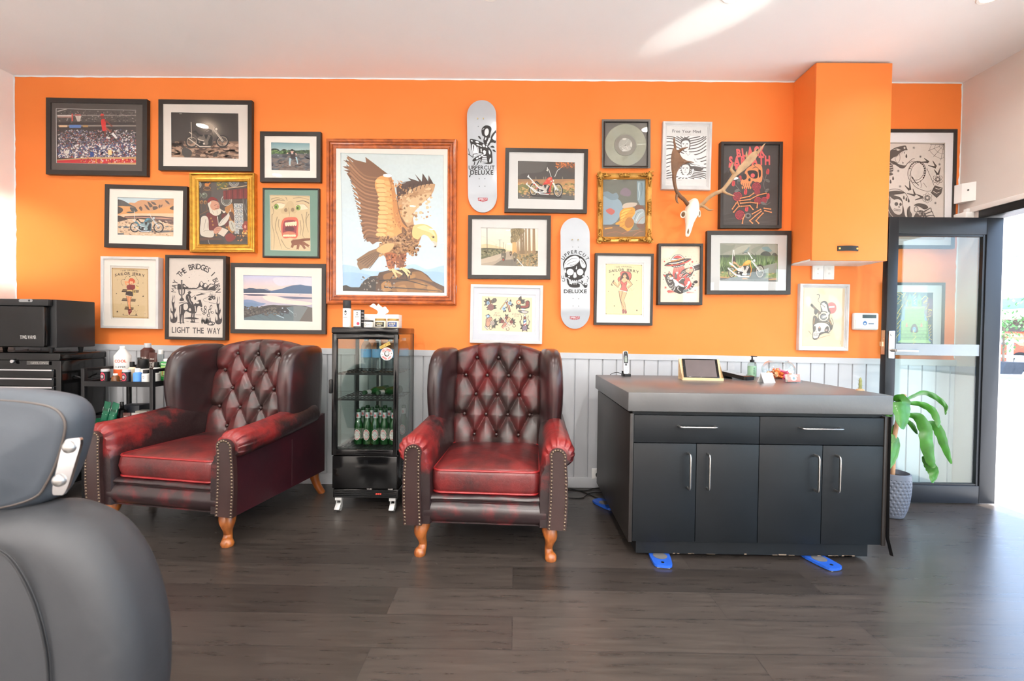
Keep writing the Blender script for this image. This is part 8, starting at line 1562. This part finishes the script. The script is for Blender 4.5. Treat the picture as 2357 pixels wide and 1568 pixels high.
pillow(out, YB0, YB1, .06).build('backrest', BL1, o)
mb = MB(); sp = smooth_path([tuple(BW(x, y, YB0-.010)-org) for x, y in ((-40, 1250), (20, 1285), (70, 1370), (100, 1470), (112, 1570), (110, 1700))], 6); mb.tube(sp, .0022, 8); mb.tube([(p[0]+.007, p[1]-.001, p[2]) for p in sp], .0013, 6)
mb.build('backrest_seam', mat('dark_seam', (26, 27, 30), .5), o)
YH0, YH1 = -2.44, -2.36
px = [(-100, 890), (60, 893), (150, 903), (192, 918), (210, 948), (208, 985), (192, 1050), (166, 1110), (140, 1142), (60, 1168), (-100, 1190)]
ho = [(BW(x, y, YH1-.03).x, BW(x, y, YH1-.03).z) for x, y in px]; xl = BW(-520, 900, YH1).x
ho = smooth_path(ho, 3); zt, zb = ho[0][1], ho[-1][1]; ho = ho+[(xl+.05, zb+.01), (xl, zb+.06), (xl-.01, (zt+zb)/2), (xl, zt-.06), (xl+.05, zt-.005)]
hd = pillow(ho, YH0, YH1, .035).build('headrest', leather('blue_grey_barber_vinyl', (46, 52, 60), (62, 68, 76), .5, (0, 0, 0), 3, .8, .58, .1, 0), o)
hs = [Vector(((p[0]-(min(q[0] for q in ho)+max(q[0] for q in ho))/2), 0, p[1]-(zt+zb)/2)) for p in ho[:len(ho)-5]]; hc_ = Vector(((min(q[0] for q in ho)+max(q[0] for q in ho))/2, YH0+.006, (zt+zb)/2))-org
MB().tube([hc_+Vector((v.x*.972, 0, v.z*.86)) for v in hs], .0022, 8).build('headrest_piping', mat('brown_piping', (74, 66, 62), .45), hd)
b4 = [BW(x, y, YH0-.022)-org for x, y in ((146, 1012), (190, 1007), (150, 1140), (116, 1140))]
q = []
for u, v in rrect(1, 1, .22, 5): u, v = u+.5, v+.5; a_ = b4[0]*(1-u)+b4[1]*u; b_ = b4[3]*(1-u)+b4[2]*u; p = b_*(1-v)+a_*v; q.append((p.x, p.z))
br = MB().prism(q, b4[0].y, b4[0].y+.006, lambda u, v, h: (u, h, v)).build('headrest_bracket', CHROME, o)
for x, y in ((157, 1030), (134, 1107)): MB().sph(BW(x, y, YH0-.024)-org, (.0115, .006, .0115), 14, 8).build('bolt', STEEL, br)
mb = MB(); mb.box((-.40, .14, .38), (.06, .42, .50), bev=.05); mb.build('seat', BL1, o); mb = MB(); mb.lathe([(.30, 0), (.31, .02), (.28, .04), (.06, .06), (.05, .42)], c=(-.17, .2, 0), n=32); mb.build('pedestal', CHROME, o)
# ================================================================== other things on the wall
Y0 = -.248; xa, xb, za, zb_ = 1.962, 2.452, 1.622, 2.925
o = thing('wall_cabinet', 'tall orange wall cabinet with a leather pull hanging from the ceiling', 'cabinet', ((xa+xb)/2, 0, za)); ox, oz = (xa+xb)/2, za
MB().box((xa-ox, Y0+.022, .012), (xb-ox, -.001, zb_-oz)).build('carcass', ORANGE, o); MB().box((xa+.002-ox, Y0+.024, 0), (xb-.002-ox, -.001, .012)).build('underside', WHITEP, o)
d = MB().box((xa-.003-ox, Y0, 0), (xb+.003-ox, Y0+.018, zb_-oz-.006), bev=.0015).build('door', ORANGE, o)
LTH = mat('black_leather_strap', (24, 22, 22), .45, bump=.1); h0, h1 = W(1927, 572, Y0), W(1975, 573, Y0); hc = (h0+h1)/2-Vector((ox, 0, oz)); w = (h1-h0).x/2
hp = smooth_path([(-w, 0), (-w*.85, -.003), (-w*.4, -.014), (0, -.017), (w*.4, -.014), (w*.85, -.003), (w, 0)], 4)
MB().prism([(x, y) for x, y in hp]+[(x, y+.0035) for x, y in reversed(hp)], -.0165, .0165, lambda u, v, h: (hc.x+u, Y0-.0035+v, hc.z+h)).build('leather_pull', LTH, d)
for s in (-1, 1): MB().lathe([(.0075, 0), (.007, .004), (.001, .006)], n=14, M=Matrix.Translation((hc.x+s*w*.84, Y0-.006, hc.z)) @ Matrix.Rotation(PI/2, 4, 'X')).build('brass_stud', mat('brass', (196, 160, 92), .3, .9), d)
for (x0, x1), lb in (((1870, 1894.5), 'left white double light switch under the wall cabinet'), ((1896, 1919), 'right white double light switch under the wall cabinet')):
    a, b = W(x0, 607, -.01), W(x1, 644, -.01); o = thing('light_switch', lb, 'light switch', ((a.x+b.x)/2, 0, (a.z+b.z)/2)); w, h = (b.x-a.x)/2, (a.z-b.z)/2
    MB().box((-w, -.016, -h), (w, 0, h), bev=.004).build('plate', WHITEPL, o)
    for z in (.018, -.014): MB().sph((0, -.016, z), (.009, .006, .007), 14, 8).build('rocker', WHITEPL, o)
    MB().box((-w*.72, -.0175, -h*.68), (w*.72, -.015, h*.66), bev=.001).build('inner_plate', WHITEPL, o)
a, b = W(1966, 720, -.03), W(2022, 760, -.03); o = thing('alarm_keypad', 'white alarm keypad with dark display beside the door latch', 'alarm keypad', ((a.x+b.x)/2, 0, (a.z+b.z)/2)); w, h = (b.x-a.x)/2, (a.z-b.z)/2
MB().box((-w, -.034, -h), (w, 0, h), bev=.012, seg=4).build('housing', WHITEPL, o); MB().box((-w*.35, -.036, h*.38), (w*.75, -.033, h*.78)).build('display', mat('lcd_dark', (62, 74, 78), .2), o); MB().box((-w*.9, -.0385, -h*.85), (w*.9, -.033, h*.2), bev=.002).build('flap', WHITEPL, o)
A = Art(); A.ell((70, 120, 180), 40, 40, 9, 24); A.ell((230, 234, 238), 40, 46, 5, 10); A.rect((120, 130, 150), 56, 40, 80, 50); A.build('logo', lambda x, y, q: (-w*.9+1.8*w*x/100, -.0388-q, h*.2-1.05*h*y/100), o)
a = XP(2222, 445, XR-.02); o = thing('motion_sensor', 'white motion sensor in the right corner above the door', 'motion sensor', (XR-.002, -.07, a.z))
MB().prism([(-.062, .052), (-.052, -.002), (.0, -.05), (.0, .052)], -.064, .064, lambda u, v, q: (u, v, q)).build('housing', WHITEPL, o); MB().sph((-.032, -.027, .012), (.005, .005, .005), 10, 6).build('lens', BLACKP, o)
a = XP(2226, 496, XR-.02); o = thing('door_closer_bracket', 'small white bracket under the motion sensor', 'bracket', (XR-.002, -.085, a.z-.002)); MB().box((-.06, -.03, -.026), (0, .065, .02), bev=.004).box((-.05, -.028, .02), (-.03, .0, .042), bev=.003).build('bracket', WHITEPL, o)
# ---- deer skull with antlers
BONE = mat('bleached_bone', (232, 222, 206), .5, var=.06, scale=25, bump=.15, bscale=60, sss=.1); SOCK = mat('bone_hollow', (120, 92, 66), .8)
def antler_mat(n, c0, c1):
    return mat(n, tuple((a+b)/2 for a, b in zip(c0, c1)), .5, var=.22, scale=22, bump=.2, bscale=90)
c = W(1590, 500, -.10); o = thing('deer_skull', 'bleached deer skull with palmate antlers hung on the orange wall', 'skull', (c.x, 0, c.z)); org = Vector((c.x, 0, c.z))
def S(x, y, d): return W(1350+x*.2121, 250+y*.2121, -d)-org
def sec(cxy, w, dep, d, tw=0.0, n=18, sq=.8):
    """ring: centre pixel, half width, half depth (m), distance from wall"""
    p = S(*cxy, d); r = []
    for k in range(n):
        a = 2*PI*k/n; cx_, sx_ = math.cos(a), math.sin(a); r.append(p+Vector((w*math.copysign(abs(cx_)**sq, cx_), -dep*math.copysign(abs(sx_)**sq, sx_), .0)))
    return r
rg = [sec((1160, 985), .012, .03, .055), sec((1158, 1000), .028, .04, .07), sec((1152, 1035), .038, .045, .09), sec((1148, 1075), .043, .05, .105), sec((1142, 1120), .046, .05, .12), sec((1138, 1155), .044, .045, .135), sec((1128, 1200), .034, .038, .15), sec((1118, 1250), .025, .03, .165), sec((1110, 1300), .020, .024, .178), sec((1102, 1345), .017, .018, .188), sec((1094, 1375), .013, .012, .194), sec((1091, 1388), .006, .006, .196)]
MB().rings(rg).build('cranium', BONE, o)
for s, (x, y) in ((-1, (1052, 1150)), (1, (1222, 1140))):
    p = S(x, y, .13); M = Matrix.Translation(p) @ Matrix.Rotation(s*.9, 4, 'Z'); mb = MB(); mb.tube([M @ Vector((.019*math.cos(a), 0, .021*math.sin(a))) for a in [2*PI*k/20 for k in range(20)]], .0055, 8, closed=True); mb.build('orbit_rim', BONE, o); MB().sph((0, 0, 0), (.017, .006, .019), 14, 8, M=M).build('eye_socket', SOCK, o)
for s in (-1, 1):
    mb = MB(); mb.tube([S(1112+s*16, 1290, .205), S(1104+s*20, 1335, .208), S(1096+s*15, 1375, .206), S(1092+s*5, 1390, .204)], [.006, .0055, .005, .003], 8); mb.build('nose_bone', BONE, o)
MB().sph(S(1102, 1338, .203), (.007, .004, .022), 10, 8).build('nose_cavity', SOCK, o)
for s in (-1, 1): MB().sph(S(1135+s*35, 1215, .168), (.004, .004, .012), 8, 6).build('face_groove', SOCK, o)
def horn(name, m, main, tines, palm):
    mb = MB(); q = smooth_path(main, 6); mb.tube([S(a, b, d) for a, b, d, r in q], [(r*k, r) if False else r for a, b, d, r in q for k in (1,)], 12)
    for t_ in tines: q = smooth_path(t_, 5); mb.tube([S(a, b, d) for a, b, d, r in q], [r for a, b, d, r in q], 10)
    if palm:                                                # the flat blade
        pts, d0, d1, th = palm; lo = smooth_loop(pts, 4); cx_ = sum(p[0] for p in lo)/len(lo); cy_ = sum(p[1] for p in lo)/len(lo); rgs = []
        ymin = min(p[1] for p in lo); ymax = max(p[1] for p in lo)
        dd = lambda x, y: d0+(d1-d0)*(ymax-y)/(ymax-ymin)
        for f, t_ in ((.97, -.2), (1.0, 0), (.97, .2), (.86, .5), (.5, .9), (.05, 1.0)): rgs.append([S(cx_+(x-cx_)*f, cy_+(y-cy_)*f, dd(cx_+(x-cx_)*f, cy_+(y-cy_)*f)+th*t_) for x, y in lo])
        rgs.insert(0, [S(cx_+(x-cx_)*.05, cy_+(y-cy_)*.05, dd(cx_, cy_)-th) for x, y in lo]); rgs.insert(1, [S(cx_+(x-cx_)*.6, cy_+(y-cy_)*.6, dd(cx_, cy_+(y-cy_)*.6)-th*.8) for x, y in lo]); mb.rings(rgs)
    mb.build(name, m, o)['label'] = 'brown antler' if name == 'antler' else name
AD = antler_mat('antler_dark', (92, 62, 42), (130, 94, 66)); AL = antler_mat('antler_light', (140, 104, 72), (206, 176, 136))
horn('antler', AD, [(1118, 1062, .10, .017), (1098, 1040, .11, .014), (1060, 990, .135, .0125), (1010, 945, .16, .0135), (975, 890, .175, .011), (955, 810, .185, .0115), (950, 740, .19, .013), (955, 670, .195, .014)], [[(1110, 1068, .11, .012), (1125, 1095, .135, .009), (1142, 1105, .15, .007), (1162, 1094, .165, .002)], [(985, 920, .165, .010), (976, 970, .17, .008), (982, 1010, .18, .006), (1000, 1030, .19, .002)], [(950, 480, .20, .012), (962, 420, .205, .008), (952, 360, .205, .006), (951, 315, .205, .003)], [(1000, 470, .21, .011), (1040, 440, .225, .008), (1105, 418, .235, .002)], [(1060, 590, .23, .012), (1110, 580, .24, .006), (1165, 584, .245, .002)]],
     ([(950, 760), (925, 690), (918, 600), (920, 510), (938, 440), (958, 430), (985, 452), (1005, 468), (1018, 500), (1045, 540), (1085, 562), (1110, 575), (1060, 596), (1015, 640), (985, 690), (968, 750)], .19, .215, .009))
horn('antler', AL, [(1228, 1055, .10, .017), (1262, 1035, .115, .013), (1320, 975, .14, .0125), (1390, 925, .16, .013), (1470, 890, .175, .013), (1520, 835, .185, .0125), (1570, 770, .195, .014), (1620, 700, .20, .016)], [[(1245, 1048, .11, .012), (1290, 1072, .13, .009), (1330, 1100, .15, .007), (1378, 1098, .17, .002)], [(1480, 888, .18, .012), (1510, 915, .19, .008), (1560, 935, .205, .006), (1605, 948, .215, .002)], [(1595, 700, .205, .012), (1570, 660, .215, .009), (1580, 620, .225, .006), (1600, 582, .235, .002)], [(1740, 530, .225, .008), (1735, 490, .235, .005), (1740, 465, .24, .002)], [(1850, 490, .235, .009), (1895, 430, .245, .007), (1940, 378, .25, .002)], [(1820, 480, .235, .006), (1850, 432, .245, .002)]],
     ([(1560, 780), (1600, 730), (1640, 640), (1680, 600), (1740, 530), (1790, 480), (1840, 460), (1862, 480), (1840, 540), (1790, 600), (1730, 655), (1670, 700), (1610, 745)], .19, .24, .008))
# ================================================================== potted plant by the door
PY = -.449; pc = FL(2052, 1188); o = thing('potted_plant', 'dracaena with drooping green leaves in a dimpled grey pot by the glass door', 'potted plant', (pc.x, pc.y, 0)); org = Vector((pc.x, pc.y, 0))
mb = MB(); rows, cols = 56, 84; prof = smooth_path([(.050, 0), (.062, .012), (.080, .07), (.091, .15), (.094, .22), (.090, .275)], 10); 
def pot(u, v):
    i = min(len(prof)-1.001, v*(len(prof)-1)); k = int(i); f = i-k; r = prof[k][0]+(prof[k+1][0]-prof[k][0])*f; z = prof[k][1]+(prof[k+1][1]-prof[k][1])*f
    rw = z/.0215; a = u*2*PI; g = (a/(2*PI)*24+(.5 if int(rw) % 2 else 0)) % 1; e = rw % 1; d = math.hypot((g-.5)*1.5, (e-.5))
    if .02 < z < .245: r -= .0055*max(0, 1-(d/.42)**2)
    return (r*math.cos(a), r*math.sin(a), z)
mb.grid(pot, 192, 110); mb.lathe([(.090, .275), (.082, .279), (.080, .25)], n=48, cap=False); mb.lathe([(.0499, 0), (.001, .0)], n=24, cap=False)
mb.build('pot', mat('grey_glazed_pot', (92, 98, 110), .45, var=.1), o); MB().lathe([(.001, .252), (.081, .250)], n=32, cap=False).build('soil', mat('potting_soil', (44, 36, 30), .9, var=.3, scale=80), o)
mb = MB(); st = [FL(2052, 1188)+Vector((0, 0, .25)), W(2060, 1000, PY), W(2072, 935, PY), W(2081, 908, PY)]; mb.tube([p-org for p in st], [.012, .012, .012, .013], 10); mb.build('cane', mat('tan_cane', (178, 138, 104), .7, var=.2, scale=50), o)
LEAF = mat('green_leaf', (50, 112, 28), .36, var=.3, scale=14, coat=.15)
def leafm(pts, wid, y0, y1, curl=.25):
    q = smooth_path(pts, 7); n = len(q); vs = []; fs = []
    P = [W(x, y, y0+(y1-y0)*i/(n-1))-org for i, (x, y) in enumerate(q)]
    for i, p in enumerate(P):
        t = i/(n-1); tg = (P[min(i+1, n-1)]-P[max(i-1, 0)]).normalized(); sd = tg.cross(Vector((.25, 1, .35))).normalized(); nm = sd.cross(tg); w = wid*(math.sin(PI*min(1, t*.93+.05))**.75)*(1+.06*math.sin(t*40))
        for s in (-1, -.5, 0, .5, 1): vs.append(p+sd*(w*s)+nm*(curl*w*abs(s)*abs(s)+.002*math.sin(t*34+s*3)))
    for i in range(n-1):
        for j in range(4): fs.append((i*5+j, i*5+j+1, i*5+j+6, i*5+j+5))
    m = MB(); m.add(vs, fs, 0, True); vs2 = [v+Vector((0, .0012, 0)) for v in vs]; m.add(vs2, [tuple(reversed(f)) for f in fs], 0, True); m.build('leaf', LEAF, o, fix=False)
for pts, w, a, b in (([(2062, 925), (2075, 924), (2078, 950), (2077, 988)], .052, -.46, -.56), ([(2078, 930), (2100, 914), (2130, 905), (2160, 919), (2178, 938), (2176, 955)], .016, -.45, -.40), ([(2082, 930), (2115, 930), (2145, 944), (2158, 968), (2160, 985)], .020, -.45, -.5), ([(2090, 956), (2115, 962), (2132, 990), (2134, 1018), (2142, 1060), (2150, 1078)], .036, -.47, -.52), ([(2126, 1050), (2140, 1070), (2150, 1090), (2146, 1112)], .030, -.48, -.50), ([(2128, 974), (2150, 978), (2164, 996), (2176, 1030), (2190, 1068)], .026, -.44, -.47), ([(2088, 968), (2100, 980), (2112, 1000)], .014, -.45, -.42), ([(2054, 1000), (2060, 1020), (2056, 1050), (2048, 1078)], .034, -.45, -.5), ([(2050, 960), (2036, 935), (2030, 920)], .03, -.44, -.38), ([(2064, 975), (2056, 990), (2048, 1015)], .012, -.44, -.44)): leafm(pts, w, a, b)
# ================================================================== seen through the doorway
def SX(px, py, x): return XP(px, py, x)
mb = MB(); mb.box((19, -14, 0), (24, 30, 4.3)); o = mb.build('street_building', mat('white_render', (232, 230, 226), .7, var=.03)); tag(o, 'white shopfront building across the street seen through the doorway', 'building')
A_ = o; bl = mat('blue_fascia', (104, 132, 160), .6, var=.08); dkg = mat('dark_shopfront', (96, 96, 98), .5)
z0, z1 = SX(2320, 712, 18.6).z, SX(2320, 688, 18.6).z
MB().box((18.5, -14, z0), (19.02, 30, z1)).build('blue_fascia', bl, o); MB().box((17.6, -14, z0-.42), (19.02, 30, z0-.06)).build('awning', WHITEP, o); MB().box((18.9, -14, z0-.95), (19.02, 30, z0-.42)).build('shade_panel', mat('grey_shutter', (120, 116, 112), .6), o)
for y in range(-2, 30, 3): MB().box((18.93, y, .25), (19.02, y+2.3, z0-1.0)).build('shop_window', dkg, o)
MB().box((18.4, -14, 4.2), (24, 30, 4.45)).build('roof', mat('grey_roof', (150, 150, 152), .7), o)
a = SX(2308, 866, 14.6); o = tag(MB().prism([(-.24, 0), (.24, 0), (.38, .36), (-.38, .36)], -.3, .3, lambda u, v, h: (14.6+h, a.y+u, .05+v)).build('street_planter', mat('slate_planter', (58, 64, 72), .7, var=.1)), 'dark tapered street planter box seen through the doorway', 'planter')
rnd = random.Random(3); mb = MB()
for i in range(420):
    p = Vector((14.6+rnd.gauss(0, .35), a.y+rnd.gauss(0, .42), 1.5+rnd.gauss(0, .35))); d = Vector((rnd.uniform(-1, 1), rnd.uniform(-1, 1), rnd.uniform(-1, 1))).normalized()*.075; e = d.cross(Vector((0, 0, 1))).normalized()*.035; mb.add([p-d, p+e, p+d, p-e], [(0, 1, 2, 3)])
o = thing('street_tree', 'small green tree growing in the street planter', 'tree', (0, 0, 0)); mb.build('foliage', mat('street_leaf', (96, 138, 84), .6, var=.3), o, fix=False); MB().tube([(14.6, a.y, .41), (14.62, a.y+.03, 1.5)], [.03, .02], 8).build('trunk', mat('grey_bark', (96, 84, 72), .8), o)
o = thing('parked_car', 'orange red car parked across the street', 'car', (17.0, SX(2312, 830, 17).y, .05)); RED = mat('orange_car_paint', (226, 66, 30), .25, coat=.6)
prof = [(-2.0, .25), (-2.05, .55), (-1.9, .72), (-1.2, .82), (-.6, 1.22), (.5, 1.25), (1.2, .86), (1.95, .74), (2.05, .5), (2.0, .25)]; MB().prism(smooth_path(prof, 3), -.8, .8, lambda u, v, h: (h, u, v)).build('car_body', RED, o)
MB().prism([(-1.1, .84), (-.58, 1.17), (.45, 1.2), (1.05, .86)], -.81, .81, lambda u, v, h: (h, u, v)).build('car_window', dkg, o)
for y in (-1.25, 1.25): MB().cyl((-.83, y, .31), (.83, y, .31), .31, 24).build('wheel', BLACKP, o); MB().cyl((-.84, y, .31), (-.82, y, .31), .17, 20).build('hub_cap', SIL, o)
o = thing('street_railing', 'white post and rail fence along the far kerb', 'railing', (0, 0, 0))
for i in range(16): MB().box((15.4, -3+2.0*i, .05), (15.5, -2.9+2.0*i, 1.1)).build('post', WHITEP, o)
for z in (.98, .5): MB().box((15.42, -3, z), (15.48, 28, z+.08)).build('rail', WHITEP, o)
